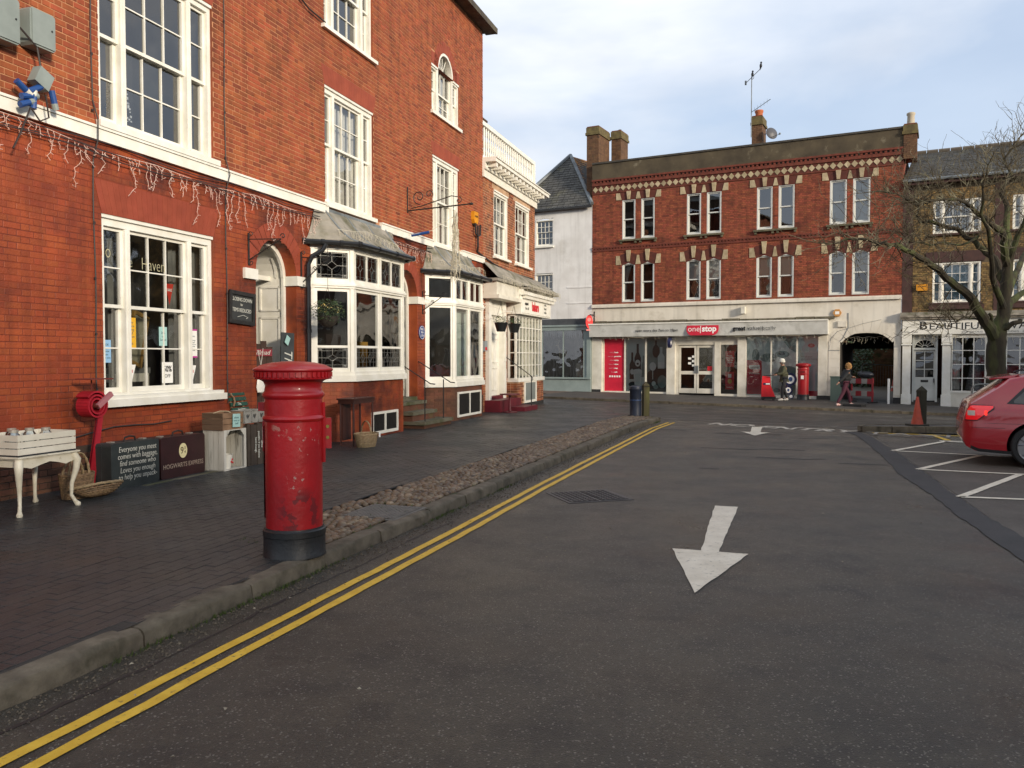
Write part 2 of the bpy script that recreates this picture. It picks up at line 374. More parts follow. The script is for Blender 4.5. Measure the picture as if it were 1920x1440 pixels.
# give way and edge lines of the cross street: each dash is painted on its own
def vline(v, a, b, name, lab, w=.09, dash=None, gap=.25, m=WPT2):
    r = thing(name, lab, 'road marking'); x = a
    while x < b:
        e = min(b, x+(dash or (b-a)))
        P = [(.885*(q-14.8)+.466*v, -.466*(q-14.8)+.885*v) for q in ar(x, e, .5)]
        strip('dash', P, w, road_h, .009, m, r, jag=.006); x = e+gap
vline(23.75, 3.2, 14.5, 'edge_line', 'broken white line along the near edge of the cross street', dash=2.3)
vline(28.9, -2, 18, 'edge_line', 'white line along the far edge of the cross street', dash=2.9, gap=.3)
vline(27.6, -8, 0, 'edge_line', 'short worn white dashes at the mouth of the side street', dash=.8, gap=.5, w=.16)
# parking bays
pb = thing('parking_bay_lines', 'white zigzag parking bay lines beside the red car', 'road marking')
for P in ([(6.98, 14.91), (8.6, 14.0), (12.5, 11.8)], [(6.98, 14.91), (8.85, 16.6)], [(6.21, 12.43), (7.45, 11.9), (11, 10.2)], [(6.21, 12.43), (8.25, 14.25)], [(5.5, 9.96), (6.3, 9.75), (9.5, 8.6)], [(5.5, 9.96), (7.4, 11.85)], [(8.77, 16.7), (12.5, 15.6)], [(8.8, 16.55), (12.4, 14.7)]):
    strip('bay_line', P, .1, road_h, .011, WPT, pb, jag=.006)
yb = thing('yellow_hatching', 'yellow hatched lines behind the parking bays by the small island', 'road marking')
for P in ([(8.6, 19.45), (9.87, 19.3), (11.2, 18.8), (14, 17.2)], [(8.9, 19.25), (10.0, 19.0), (11.2, 18.4), (14, 16.8)], [(9.0, 16.8), (9.9, 19.2)]):
    strip('yellow_line', P, .13, road_h, .012, YEL, yb, jag=.006)
bl = thing('bay_lettering', 'faded white lettering at the end of the parking bays', 'road marking')
text('TAXI', .8, WPT2, bl, 8.75, 18.0, .012, flat=True, spin=R(-30), thick=.0008)
TAR = mat('tar_seam', hx('1d1b1a'), hx('282523'), rough=.6)
for P in ([(-3.85+.24+.35*y+.02*math.sin(y*3), y) for y in ar(-2, 8.5, .3)], [(4.2, 14.0), (4.9, 13.7), (5.3, 13.75)], [(3.6, 15.5), (4.3, 15.2), (4.9, 15.25), (5.4, 15.0)], [(3.4, 19.5), (4.1, 19.2)], [(4.6, 18.5), (5.5, 18.1), (6.0, 18.1)], [(2.9, 12.6), (3.2, 12.55)], [(5.3, 13.2), (6.0, 12.95)], [(6.1, 17.3), (6.7, 17.2)]):
    strip('road_seam', P, .022 if len(P) > 8 else .09, road_h, .003, TAR, jag=.02, st=.12, kind='structure')
# man hole and small things in the road
IRON = mat('cast_iron', hx('2a282b'), hx('524d4a'), rough=.45, scale=30, bump=.5, bscale=60, metal=.3)
mh = thing('manhole_cover', 'rectangular cast iron manhole cover in the road beside the yellow lines', 'manhole cover', (.95, 10.05, road_h(.95, 10)), 18)
q = MB(); q.box(-.42, .42, -.4, .4, -.03, .006); q.build('frame', IRON, mh)
q = MB()
for sx in (-1, 1):
    q.slab([(sx*.02, -.35), (sx*.37, -.35), (sx*.37, .35), (sx*.02, .35)][::sx], .006, .013)
    for i in range(5):
        for j in range(9): q.box(sx*(.055+.065*i)-.018, sx*(.055+.065*i)+.018, -.32+.074*j, -.32+.074*j+.04, .013, .02)
q.build('lid', IRON, mh)
pale = mat('dried_leaf', hx('a8a08a'), hx('8a8070'), rough=.8)
q = MB()
for i in range(150):
    Y = rnd.uniform(2.6, 22); X = KX(Y)+(rnd.random()**2)*4.5+.03 if i % 3 else rnd.uniform(KX(Y), KX(Y)+9); s = rnd.uniform(.006, .018); a = rnd.uniform(0, 6.3)
    c, d = math.cos(a), math.sin(a); z = road_h(X, Y)+.012
    q.add([(X+c*s, Y+d*s, z), (X-d*s*.6, Y+c*s*.6, z+.008), (X-c*s, Y-d*s, z), (X+d*s*.6, Y-c*s*.6, z+.004)], [(0, 1, 2, 3)])
q.build('leaf_litter', pale, kind='stuff', label='small pale leaf scraps lying along the gutter')

grit = mat('gutter_grit', hx('6d6355'), hx('3c352c'), rough=.9, scale=60, island=.4)
q = MB()
for i in range(3600):
    Y = 2.4+19.5*rnd.random()**1.4; X = KX(Y)+.02+abs(rnd.gauss(0, .16)); s = rnd.uniform(.003, .011); z = road_h(X, Y)+.002
    q.add([(X-s, Y-s*.7, z), (X+s, Y-s*.4, z), (X, Y+s, z), (X, Y, z+s*1.1)], [(0, 1, 3), (1, 2, 3), (2, 0, 3)])
q.build('grit', grit, kind='stuff', label='fine stone grit gathered in the gutter beside the kerb')

# ---------------------------------------------------------------- left footway: pavers, kerb, cobbles
def kerbdir(): return math.atan2(1, .35)
KD = kerbdir(); kc, ks = math.cos(KD), math.sin(KD)
def KP(s, o): return (-3.85+s*kc-o*ks, s*ks+o*kc)     # o measured inwards from the kerb front
BED = mat('paver_joints', hx('1c1a18'), rough=.95)
def omax(s): return .98 if s > 8.6 else max(.3, .45+(s-7.0)*.53/1.6)
def in_foot(x, y):
    u, v = (x-MP0.x)*math.cos(MA)+(y-MP0.y)*math.sin(MA), -(x-MP0.x)*math.sin(MA)+(y-MP0.y)*math.cos(MA)
    if v > .9: return False
    if x > KX(y)-.16: return False
    if y > 22.4 and x > 4.0-(y-22.9)*.39: return False
    return True
sheet('pavement', ar(-14, 6, .4), ar(-9, 32, .4), pav_h, BED, -.012, clip=lambda x, y: x < KX(y)-.3 and not (y > 22.6 and x > 3.9-(y-22.9)*.39) and x > -14)
PAV = mat('paver_blue_brick', hx('34383a'), hx('292c2d'), rough=.42, scale=2.2, bump=.7, bscale=60, island=.13, col3=hx('3d3a36'), s3=.5, t3=(.5, .7), rvar=.12)
pv = bpy.data.objects['pavement']
# squares scored into each paver
def score(m, s, ang, depth=.8):
    n = m.node_tree; b = n.nodes['Principled BSDF']; g = n.nodes.new('ShaderNodeNewGeometry'); mp = n.nodes.new('ShaderNodeMapping'); mp.inputs['Rotation'].default_value = (0, 0, -ang)
    n.links.new(g.outputs['Position'], mp.inputs[0]); br = n.nodes.new('ShaderNodeTexBrick'); br.inputs['Scale'].default_value = 1.; br.inputs['Brick Width'].default_value = s; br.inputs['Row Height'].default_value = s*1.0
    br.inputs['Mortar Size'].default_value = s*.07; br.inputs['Mortar Smooth'].default_value = .4; br.offset = 0.; br.inputs['Color1'].default_value = (1, 1, 1, 1); br.inputs['Color2'].default_value = (1, 1, 1, 1); br.inputs['Mortar'].default_value = (0, 0, 0, 1)
    n.links.new(mp.outputs[0], br.inputs[0]); bn = n.nodes.new('ShaderNodeBump'); bn.inputs['Strength'].default_value = depth; bn.inputs['Distance'].default_value = .008
    n.links.new(br.outputs[0], bn.inputs['Height'])
    old = [x for x in n.nodes if x.type == 'BUMP' and x != bn]
    if old: n.links.new(old[0].outputs[0], bn.inputs['Normal'])
    n.links.new(bn.outputs[0], b.inputs['Normal'])
score(PAV, .0525, MA, 1.)
pl_ = []
PW, PH = .21, .105
for i in range(-40, 108):
    for j in range(-46, 3):
        cx = i*PW+(PW/2 if j % 2 else 0); cy = j*PH
        X, Y = ML(cx, cy)
        s_ = (X+3.85)*kc+Y*ks; o_ = -(X+3.85)*ks+Y*kc
        if s_ < 7.0 or o_ > omax(s_)+.03:
            if in_foot(X, Y) and Y > -6:
                pl_.append((seen(X, Y, .12) or 99+abs(Y), X, Y))
pl_.sort()
big = MB(); um = unit('paver', PAV)
for k, (d, X, Y) in enumerate(pl_):
    # joints open and pavers rock a little
    tx, ty, dz = rnd.gauss(0, .006), rnd.gauss(0, .006), rnd.uniform(-.002, .002); z = pav_h(X, Y)-.011
    T = Matrix.Translation((X, Y, z+dz)) @ Matrix.Rotation(MA+rnd.gauss(0, .01), 4, 'Z') @ Matrix.Rotation(tx, 4, 'X') @ Matrix.Rotation(ty, 4, 'Y') @ Matrix.Diagonal((PW-.003, PH-.003, .012, 1))
    if k < 300: ob('paver', um, pv, M=T)
    else:
        big.T = T
        big.add([(-.5, -.5, 0), (.5, -.5, 0), (.5, .5, 0), (-.5, .5, 0), (-.485, -.47, 1), (.485, -.47, 1), (.485, .47, 1), (-.485, .47, 1)], [(4, 5, 6, 7), (0, 1, 5, 4), (1, 2, 6, 5), (2, 3, 7, 6), (3, 0, 4, 7)])
big.build('pavers', PAV, pv, kind='stuff')
KERB = mat('kerb_stone', hx('6f6656'), hx('544c3f'), rough=.85, scale=7, bump=1., bscale=22, island=.18, col3=hx('3a3626'), s3=3.2, t3=(.54, .7))
kb = ob('kerb', None, kind='structure')
s = -4.
while s < 24.2:
    L = rnd.uniform(.75, 1.15); q = MB(); ns = 7; vs = []; fs = []
    off = rnd.uniform(-.006, .006); top = rnd.uniform(-.004, .006)
    for i in range(ns+1):
        t = s+.006+(L-.012)*i/ns; ed = .012 if i in (0, ns) else 0
        for (o, z, jx) in ((0, -.1, .006), (0, -.03, .008), (.004+ed, .085-ed, .006), (.018+ed*.5, .107-ed, .005), (.05, .118-ed, .003), (.15, .12-ed, .002), (.16, -.05, 0)):
            X, Y = KP(t, o+off+rnd.uniform(-jx, jx)); vs.append((X, Y, road_h(X, Y)+z+top+rnd.uniform(-jx, jx)*.5))
    for i in range(ns):
        for k in range(6): fs.append((i*7+k, i*7+k+1, (i+1)*7+k+1, (i+1)*7+k)[::-1])
    fs.append(tuple(range(7))); fs.append(tuple(range(ns*7, ns*7+7))[::-1])
    q.add(vs, fs); q.build('kerb_stone', KERB, kb, smooth=True); s += L
q = MB(); vs = []
for i in range(60):
    t = -4+11.2*i/59
    for o in (.1, .34): X, Y = KP(t, o); vs.append((X, Y, pav_h(X, Y)-.0035))
q.add(vs, [(2*i+1, 2*i, 2*i+2, 2*i+3) for i in range(59)]); q.build('kerb_fillet', mat('fillet_mortar', hx('2c2b29'), hx('38352f'), rough=.8, scale=6, bump=.8), kind='structure')
# kerb turning the corner towards the far house
for i in range(8):
    a, b = i/8, (i+1)/8-.006; P = lambda t, o: (4.15-(2.95)*t+o*.93, 22.75+7.6*t+o*.36)
    q = MB(); A_, B_, C_, D_ = P(a, -.15), P(a, 0), P(b, 0), P(b, -.15)
    z = road_h(*A_); q.slab([A_, B_, C_, D_], z-.1, z+.11); q.build('kerb_stone', KERB, kb)
# cobbles
cs = ob('cobble_strip', None, kind='structure')
q = MB(); P = [KP(t, o) for t, o in [(7.0, .16), (24.2, .16)]]+[KP(t, o) for t, o in [(24.2, 1.0), (7.0, 1.0)]]
n = 40; vs = []
for i in range(n+1):
    t = 7.0+(24.1-7.0)*i/n
    for o in (.15, omax(t)+.06): X, Y = KP(t, o); vs.append((X, Y, pav_h(X, Y)-.012))
q.add(vs, [(2*i+1, 2*i, 2*i+2, 2*i+3) for i in range(n)])
q.build('bed', mat('cobble_bedding', hx('3c382c'), hx('4a4636'), rough=.95, scale=6, bump=.6, bscale=50, col3=hx('3a4420'), s3=2.2, t3=(.5, .62)), cs)
COB = mat('cobble', hx('6f5a42'), hx('574635'), rough=.5, scale=9, bump=.25, bscale=40, island=.42, col3=hx('8a7a63'), s3=5, t3=(.52, .66))
cm = []
for v in range(4):
    q = MB(); q.ball((0, 0, 0), 1, nu=9, nv=6)
    q.v = [(x*(1+.16*math.sin(3*x+v*2+y*2)), y*(1+.14*math.cos(2*y+v+x*3)), z) for x, y, z in q.v]; cm.append(q.mesh('cobble', COB, True))
cov = (-1.33, 8.42)
cb = []; t = 7.06
while t < 24.0:
    o = .22+rnd.uniform(0, .03)
    while o < omax(t):
        X, Y = KP(t+rnd.uniform(-.025, .025), o); sz = rnd.uniform(.8, 1.15)
        dx, dy = X-cov[0], Y-cov[1]; lx, ly = dx*kc+dy*ks, -dx*ks+dy*kc
        if math.hypot(X+1.775, Y-6.62) > .28 and not (abs(lx) < .38 and abs(ly) < .33): cb.append((X, Y, sz))
        o += .088*sz
    t += .083
cb.sort(key=lambda c: c[1])
big = MB()
for k, (X, Y, sz) in enumerate(cb):
    v = rnd.randrange(4)
    T = Matrix.Translation((X, Y, pav_h(X, Y)-.008)) @ Matrix.Rotation(KD+rnd.gauss(0, .5), 4, 'Z') @ Matrix.Rotation(rnd.gauss(0, .1), 4, 'X') @ Matrix.Diagonal((.055*sz*rnd.uniform(.85, 1.2), .043*sz, rnd.uniform(.024, .036), 1))
    if k < 300: ob('cobble', cm[v], cs, M=T)
    else:
        big.T = T; big.add([tuple(x.co) for x in cm[v].vertices], [tuple(p.vertices) for p in cm[v].polygons])
big.build('cobbles', COB, cs, smooth=True, kind='stuff')
ac = thing('access_cover', 'grey concrete access cover set among the cobbles', 'access cover', (cov[0], cov[1], pav_h(*cov)), math.degrees(KD))
q = MB(); q.box(-.37, .37, -.32, .32, -.03, .0); q.build('frame', mat('concrete', hx('6d6963'), hx('5c5954'), rough=.8, scale=8, bump=.4, bscale=60), ac)
q = MB(); q.box(-.33, .33, -.28, .28, -.02, .008)
for i in range(13): q.box(-.3, .3, -.262+.042*i, -.262+.042*i+.018, .008, .012)
q.build('lid', MC['concrete'], ac)
# moss and weeds at the kerb foot and between the stones
MOSS = mat('moss', hx('4a5a1e'), hx('37471a'), rough=.9, scale=20)
q = MB()
for i in range(700):
    if i % 3: t = rnd.choice([5.2, 6.1, 6.8, 23.6, 9.4, 11.2])+rnd.gauss(0, .3); o = rnd.uniform(-.05, .0); zf = road_h
    else: t = rnd.uniform(7.1, 9.5) if i % 2 else rnd.uniform(23, 24.2); o = rnd.uniform(.16, .98); zf = pav_h
    X, Y = KP(t, o); z = zf(X, Y)
    for j in range(3):
        a = rnd.uniform(0, 6.3); h = rnd.uniform(.01, .035); r_ = rnd.uniform(.008, .02)
        q.add([(X+math.cos(a)*.005, Y+math.sin(a)*.005, z-.005), (X-math.sin(a)*.006, Y+math.cos(a)*.006, z-.005), (X+math.cos(a)*r_, Y+math.sin(a)*r_, z+h)], [(0, 1, 2)])
q.build('weeds', MOSS, kind='stuff', label='green moss and weeds along the kerb')

# ---------------------------------------------------------------- far footway
def fsheet(name, a, b, va, vb, hf, m, dz=0, **k):
    vs = []; fs = []; nx = int((b-a)/.6); nv = 8
    for j in range(nv+1):
        for i in range(nx+1):
            xl = a+(b-a)*i/nx; v = va+(vb-va)*j/nv; X = .885*(xl-14.8)+.466*v; Y = -.466*(xl-14.8)+.885*v; vs.append((X, Y, hf(X, Y)+dz))
    for j in range(nv):
        for i in range(nx): fs.append((j*(nx+1)+i, j*(nx+1)+i+1, (j+1)*(nx+1)+i+1, (j+1)*(nx+1)+i))
    q = MB(); q.add(vs, fs); return q.build(name, m, smooth=True, kind='structure', **k)
fsheet('far_pavement', -.8, 22, 30.84, 37.5, far_h, FOOT)
fsheet('side_pavement', -5.2, -.85, 33.5, 37.5, far_h, mat('brown_paving', hx('6e5a4c'), hx('5c4c42'), rough=.7, scale=3, bump=.4), -.02)
fk = ob('far_kerb', None, kind='structure')
xl = -.8
while xl < 21:
    L = .9; f = lambda x, v: (.885*(x-14.8)+.466*v, -.466*(x-14.8)+.885*v)
    P = [f(xl+.008, 30.7), f(xl+L-.008, 30.7), f(xl+L-.008, 30.84), f(xl+.008, 30.84)]; z = far_h(*f(xl+.45, 30.7))
    q = MB(); q.slab(P, z-.2, z+.004+rnd.uniform(0, .006)); q.build('kerb_stone', KERB, fk); xl += L
# traffic island between the junction and the parking bays
il = ob('traffic_island', None, kind='structure')
I = [(8.55, 19.9), (8.75, 20.25), (9.3, 20.45), (10.5, 20.5), (12.5, 20.6), (14.5, 20.4), (20, 17), (20, 15), (13.0, 19.0), (10.8, 19.75), (9.2, 19.78)]
q = MB(); q.slab(I[::-1], -.1, .03); q.build('island_top', FOOT, il)
for i in range(len(I)):
    a, b = Vector(I[i]), Vector(I[(i+1) % len(I)]); d = (b-a); n_ = max(1, round(d.length/.9))
    for j in range(n_):
        p, r_ = a+d*(j/n_), a+d*((j+1)/n_); e = d.normalized(); nn = Vector((e.y, -e.x))
        p, r_ = p+e*.006, r_-e*.006
        qq = MB(); qq.slab([tuple(p-nn*.1), tuple(r_-nn*.1), tuple(r_+nn*.02), tuple(p+nn*.02)], -.1, .045); qq.build('kerb_stone', KERB, il)
# ================================================================ building kit (local frame: front at y=0 facing -Y, x to the right, z up)
def spans(z, x0, x1, ops):
    """what is left of a row at height z between x0 and x1 once the openings are taken out"""
    seg = [(x0, x1)]
    for o in ops:
        a, b, za, zb = o[:4]
        if not (za-.01 < z < zb+.01): continue
        if len(o) == 5: t_ = (z-za)/(zb-za); a, b = a-o[4]*t_, b+o[4]*t_      # splayed lintel
        if len(o) > 5:      # arch: centre, radius, springing
            cx, r_, zs = o[4:7]
            if z > zs:
                if z >= zs+r_: continue
                h = math.sqrt(max(0, r_*r_-(z-zs)**2)); a, b = cx-h, cx+h
        ns = []
        for s, e in seg:
            if b <= s or a >= e: ns.append((s, e)); continue
            if a > s: ns.append((s, a))
            if b < e: ns.append((b, e))
        seg = ns
    return seg
def wall(house, name, x0, x1, z0, z1, ops, m, reveal=.12, rm=None, y=0., side=None, **k):
    """the body of a front: cells between the openings, reveals round them"""
    q = MB(); xs = sorted({x0, x1, *[v for o in ops for v in o[:2] if x0 < v < x1]}); zs = sorted({z0, z1, *[v for o in ops for v in o[2:4] if z0 < v < z1]})
    for i in range(len(xs)-1):
        for j in range(len(zs)-1):
            cx, cz = (xs[i]+xs[i+1])/2, (zs[j]+zs[j+1])/2
            if any(o[0] < cx < o[1] and o[2] < cz < o[3] for o in ops): continue
            q.quad((xs[i], y, zs[j]), (xs[i+1], y, zs[j]), (xs[i+1], y, zs[j+1]), (xs[i], y, zs[j+1]))
    q.k = 1
    for o in ops:
        a, b, za, zb = o[:4]; za2, zb2 = max(za, z0), min(zb, z1)
        if za2 >= zb2: continue
        rv = o[7] if len(o) > 7 else reveal
        arc = len(o) > 6 and z0 < o[6] < z1
        zt = o[6] if arc else zb2
        q.quad((a, y, za2), (a, y, zt), (a, y+rv, zt), (a, y+rv, za2)); q.quad((b, y, zt), (b, y, za2), (b, y+rv, za2), (b, y+rv, zt))
        q.quad((a, y+rv, za2), (b, y+rv, za2), (b, y, za2), (a, y, za2))
        if arc:
            cx, r_, zs_ = o[4:7]; n = 16; pts = [(cx+r_*math.cos(math.pi*i/n), zs_+r_*math.sin(math.pi*i/n)) for i in range(n+1)]
            for i in range(n):
                (xa, ya), (xb, yb) = pts[i], pts[i+1]; q.quad((xa, y, ya), (xb, y, yb), (xb, y+rv, yb), (xa, y+rv, ya))
            q.k = 0
            for i in range(n):
                (xa, ya), (xb, yb) = pts[i], pts[i+1]
                q.quad((xa, y, ya), (xa, y, zb2), (xb, y, zb2), (xb, y, yb))
            q.k = 1
        elif zb <= z1 and len(o) < 7: q.quad((a, y, zb2), (b, y, zb2), (b, y+rv, zb2), (a, y+rv, zb2))
    if side:      # depth of the building behind
        q.k = 1; D = side
        q.quad((x0, y, z0), (x0, y, z1), (x0, y+D, z1), (x0, y+D, z0)); q.quad((x1, y, z1), (x1, y, z0), (x1, y+D, z0), (x1, y+D, z1))
    return q.build(name, [m, rm or m], house, **k)
def bricks(wl, W, x0, x1, z0, z1, ops, m, rows=.075, L=.215, H=.1025, j=.011, proud=.006, y=0., single=300, jit=0., axis=None):
    """Flemish bond courses; the ones largest in view are objects, the others one joined part"""
    lst = []; z = z0; r_ = 0; step = L+H+2*j
    while z+rows <= z1+1e-6:
        zc = z+rows/2
        for s, e in spans(zc, x0, x1, ops):
            k = math.floor((s-x0)/step)-1; x = x0+k*step+(0 if r_ % 2 == 0 else (L+H)/2+j)
            while x < e:
                for ln_ in (L, H):
                    a, b = max(x, s), min(x+ln_, e)
                    if b-a > .025: lst.append((a, b, z))
                    x += ln_+j
        z += rows; r_ += 1
    us = unit('brick', m); big = MB(); out = []
    for a, b, z in lst:
        P = W @ Vector((a, y, z)); c = seen(P.x, P.y, P.z, 0) if single else None
        out.append((c or 1e3, a, b, z))
    out.sort()
    n = 0
    for c, a, b, z in out:
        pr = proud*rnd.uniform(.5, 1.5)+(rnd.random()*jit); h = rows-j+rnd.uniform(-.002, .002)
        T = Matrix.Translation((a, y, z+j/2)) @ Matrix.Diagonal((b-a, pr, h, 1))
        if n < single and c < 900: ob('brick', us, wl, M=T); n += 1
        else:
            big.T = T
            big.add([(0, 0, 0), (1, 0, 0), (1, 0, 1), (0, 0, 1), (.01, -1, .04), (.99, -1, .04), (.99, -1, .96), (.01, -1, .96)], [(4, 5, 6, 7), (0, 1, 5, 4), (1, 2, 6, 5), (2, 3, 7, 6), (3, 0, 4, 7)])
    if big.v: big.build('bricks', m, wl, kind='stuff')
def flat_arch(house, x0, x1, z, h, m, n=None, y=-.008, splay=.12, single=True):
    """gauged brick lintel of wedge-shaped voussoirs"""
    n = n or max(5, int((x1-x0)/.09)); par = house
    q = MB()
    for i in range(n):
        t0, t1 = i/n, (i+1)/n
        b0, b1 = x0+(x1-x0)*t0+.0015, x0+(x1-x0)*t1-.0015
        c0, c1 = x0-splay+(x1-x0+2*splay)*t0+.0015, x0-splay+(x1-x0+2*splay)*t1-.0015
        q.prism([(b0, z), (b1, z), (c1, z+h), (c0, z+h)], y, .0)
    return q.build('flat_arch', m, par)
def ring(house, cx, zs, r0, r1, n, m, y=-.008, a0=0, a1=180, name='arch_ring', gap=.6):
    q = MB()
    for i in range(n):
        t0, t1 = R(a0+(a1-a0)*i/n+gap), R(a0+(a1-a0)*(i+1)/n-gap)
        q.prism([(cx+r0*math.cos(t0), zs+r0*math.sin(t0)), (cx+r1*math.cos(t0), zs+r1*math.sin(t0)), (cx+r1*math.cos(t1), zs+r1*math.sin(t1)), (cx+r0*math.cos(t1), zs+r0*math.sin(t1))][::1], y, 0)
    return q.build(name, m, house)
def curtain(win, x0, x1, y, z0, z1, m=None, amp=.02, wl=.09, tie=0.):
    """hanging cloth with folds; tie>0 gathers it to one side lower down"""
    n = max(6, int((x1-x0)/wl*6)); q = MB(); vs = []; rows = 7
    for r_ in range(rows+1):
        t = r_/rows
        for i in range(n+1):
            u = i/n; x = x0+(x1-x0)*u
            if tie: w_ = 1-.72*math.sin(min(1, t*1.5)*math.pi/2); x = (x0+(x1-x0)*u*w_) if tie > 0 else (x1-(x1-x0)*(1-u)*w_)
            vs.append((x, y+amp*math.sin(2*math.pi*u*(x1-x0)/wl+.4*math.sin(t*3)), z1+(z0-z1)*t))
    fs = [(r_*(n+1)+i, r_*(n+1)+i+1, (r_+1)*(n+1)+i+1, (r_+1)*(n+1)+i)[::-1] for r_ in range(rows) for i in range(n)]
    q.add(vs, fs); return q.build('curtain', m or CURT, win, smooth=True)
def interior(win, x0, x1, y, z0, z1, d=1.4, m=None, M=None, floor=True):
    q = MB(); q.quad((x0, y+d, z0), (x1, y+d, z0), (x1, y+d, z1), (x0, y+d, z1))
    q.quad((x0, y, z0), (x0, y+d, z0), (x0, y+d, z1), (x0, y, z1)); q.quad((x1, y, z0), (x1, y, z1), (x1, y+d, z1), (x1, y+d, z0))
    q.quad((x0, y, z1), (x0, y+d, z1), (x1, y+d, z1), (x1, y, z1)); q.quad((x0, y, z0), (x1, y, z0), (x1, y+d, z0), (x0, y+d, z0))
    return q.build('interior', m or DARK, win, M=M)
def light(fr, win, x0, x1, z0, z1, y, cols, rows, m=None, bar=.018, st=.045, top=None, bot=None, gm=None):
    """one sash: stiles, rails, glazing bars added to fr; a pane object for each square"""
    top = top or st; bot = bot or st
    fr.box(x0, x0+st, y, y+.045, z0, z1); fr.box(x1-st, x1, y, y+.045, z0, z1)
    fr.box(x0+st, x1-st, y+.001, y+.044, z0, z0+bot); fr.box(x0+st, x1-st, y+.001, y+.044, z1-top, z1)
    a, b, c, d = x0+st, x1-st, z0+bot, z1-top
    for i in range(1, cols): x = a+(b-a)*i/cols; fr.box(x-bar/2, x+bar/2, y+.006, y+.04, c, d)
    for j in range(1, rows):
        z = c+(d-c)*j/rows; fr.box(a, b, y+.008, y+.038, z-bar/2, z+bar/2)
    for i in range(cols):
        for j in range(rows):
            pane(win, a+(b-a)*i/cols, a+(b-a)*(i+1)/cols, y+.03, c+(d-c)*j/rows, c+(d-c)*(j+1)/rows, gm)
def sash_window(house, x0, x1, z0, z1, lights, zm=None, rows=(2, 2), y=.09, box=.06, post=.09, sill=True, head=True, m=None, name='window', curt=None, gm=None, depth=1.3, sillm=None, single=False, sill_h=.07, head_h=.09, bar=.018, st=.045, over=.08, label=None):
    """lights: list of (share of width, columns)"""
    m = m or WHITE; fr = MB(); w_ = MB(); zm = zm or (z0+z1)/2
    win = ob(name, None, house, label=label)
    hh = head_h if head else .05
    w_.box(x0, x0+box, y-.05, y+.1, z0, z1); w_.box(x1-box, x1, y-.05, y+.1, z0, z1); w_.box(x0+box, x1-box, y-.049, y+.1, z1-hh, z1); w_.box(x0+box, x1-box, y-.049, y+.1, z0, z0+.05)
    if head: w_.box(x0-.0, x1+.0, y-.085, y-.05, z1-.045, z1)
    iw = x1-x0-2*box-post*(len(lights)-1); tot = sum(a for a, c in lights); x = x0+box
    for i, (a, c) in enumerate(lights):
        lw = iw*a/tot
        light(fr, win, x, x+lw, zm-.02, z1-hh, y, c, rows[0], bar=bar, st=st, gm=gm); light(fr, win, x, x+lw, z0+.05, zm+.02, y+.05, c, rows[1], bar=bar, st=st, bot=.07, gm=gm)
        x += lw
        if i < len(lights)-1: w_.box(x, x+post, y-.045, y+.1, z0+.05, z1-hh); w_.box(x+post*.35, x+post*.65, y-.055, y-.045, z0+.05, z1-hh); x += post
    w_.build('window_frame', m, win); fr.build('sash', m, win)
    if sill: BX(x0-over, x1+over, y-.15-.02, y+.0, z0-sill_h, z0-.001).build('sill', sillm or m, win)
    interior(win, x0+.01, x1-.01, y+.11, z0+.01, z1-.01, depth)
    if curt: curt(win)
    return win
def gutter_pts(): pass

def Wm(h): return Matrix.Translation(h.location) @ Matrix.Rotation(h.rotation_euler.z, 4, 'Z')
# ================================================================ main terrace house
PB = mat('painted_red_brick', hx('a04a22'), hx('7e3418'), rough=.6, scale=1.3, bump=.6, bscale=45, island=.16, col3=hx('5c2716'), s3=.9, t3=(.5, .64), streak=.3)
PM = mat('painted_joints', hx('8a3c1d'), hx('702c16'), streak=.3, rough=.75, scale=2, bump=.5, bscale=40, col3=hx('5d281a'), s3=.8, t3=(.5, .68))
UB = mat('orange_brick', hx('9c4f2c'), hx('894324'), rough=.8, scale=3.5, bump=.5, bscale=60, island=.3, streak=.35, col3=hx('74391f'), s3=.35, t3=(.5, .75))
UM = mat('lime_joints', hx('b98560'), hx('a37352'), rough=.95, scale=4, bump=.4, bscale=50)
RB = mat('rubbed_brick', hx('94452c'), hx('873c25'), rough=.75, scale=4, bump=.3, bscale=50, island=.05)
RB2 = mat('rubbed_brick_painted', hx('93422b'), hx('833821'), rough=.7, scale=4, bump=.3, bscale=50, island=.05)
BB = mat('sooty_base_brick', hx('6b4230'), hx('53392a'), rough=.85, scale=2.4, bump=.6, bscale=50, island=.3, col3=hx('54502f'), s3=1.4, t3=(.55, .7))
BM = mat('sooty_joints', hx('4a3a30'), hx('3a3028'), rough=.95, scale=5, bump=.4)
H1 = thing('brick_terrace_house', 'three storey red brick terrace house with painted ground floor and two white bay windows', 'house', MP0, 72)
W1 = Wm(H1)
OPS_L = [(1.47, 3.64, 1.2, 3.56), (4.7, 5.9, -.3, 3.75, 5.3, .6, 3.15, .22), (6.38, 9.78, -.3, 4.2), (9.86, 11.06, -.3, 3.75, 10.46, .6, 3.15, .22), (11.52, 14.72, -.3, 4.2)]
OPS_U = [(1.46, 3.67, 4.64, 7.05), (6.9, 8.87, 4.67, 6.9), (12.0, 13.78, 4.57, 6.78), (1.5, 3.65, 8.0, 9.85), (6.9, 8.86, 8.0, 9.8), (11.95, 13.8, 7.85, 9.02), (12.38, 13.37, 9.0, 9.53, 12.875, .5, 9.03)]
wl = wall(H1, 'lower_wall', -4, 15.65, .62, 4.5, OPS_L, PM, rm=PB, reveal=.1)
bricks(wl, W1, -4, 15.65, .62, 4.47, OPS_L+[(1.47, 3.64, 3.56, 3.98, .12), (4.35, 4.7, 3.0, 3.17), (5.9, 6.22, 3.0, 3.17), (9.5, 9.86, 3.0, 3.17), (11.06, 11.4, 3.0, 3.17)], PB, proud=.0025)
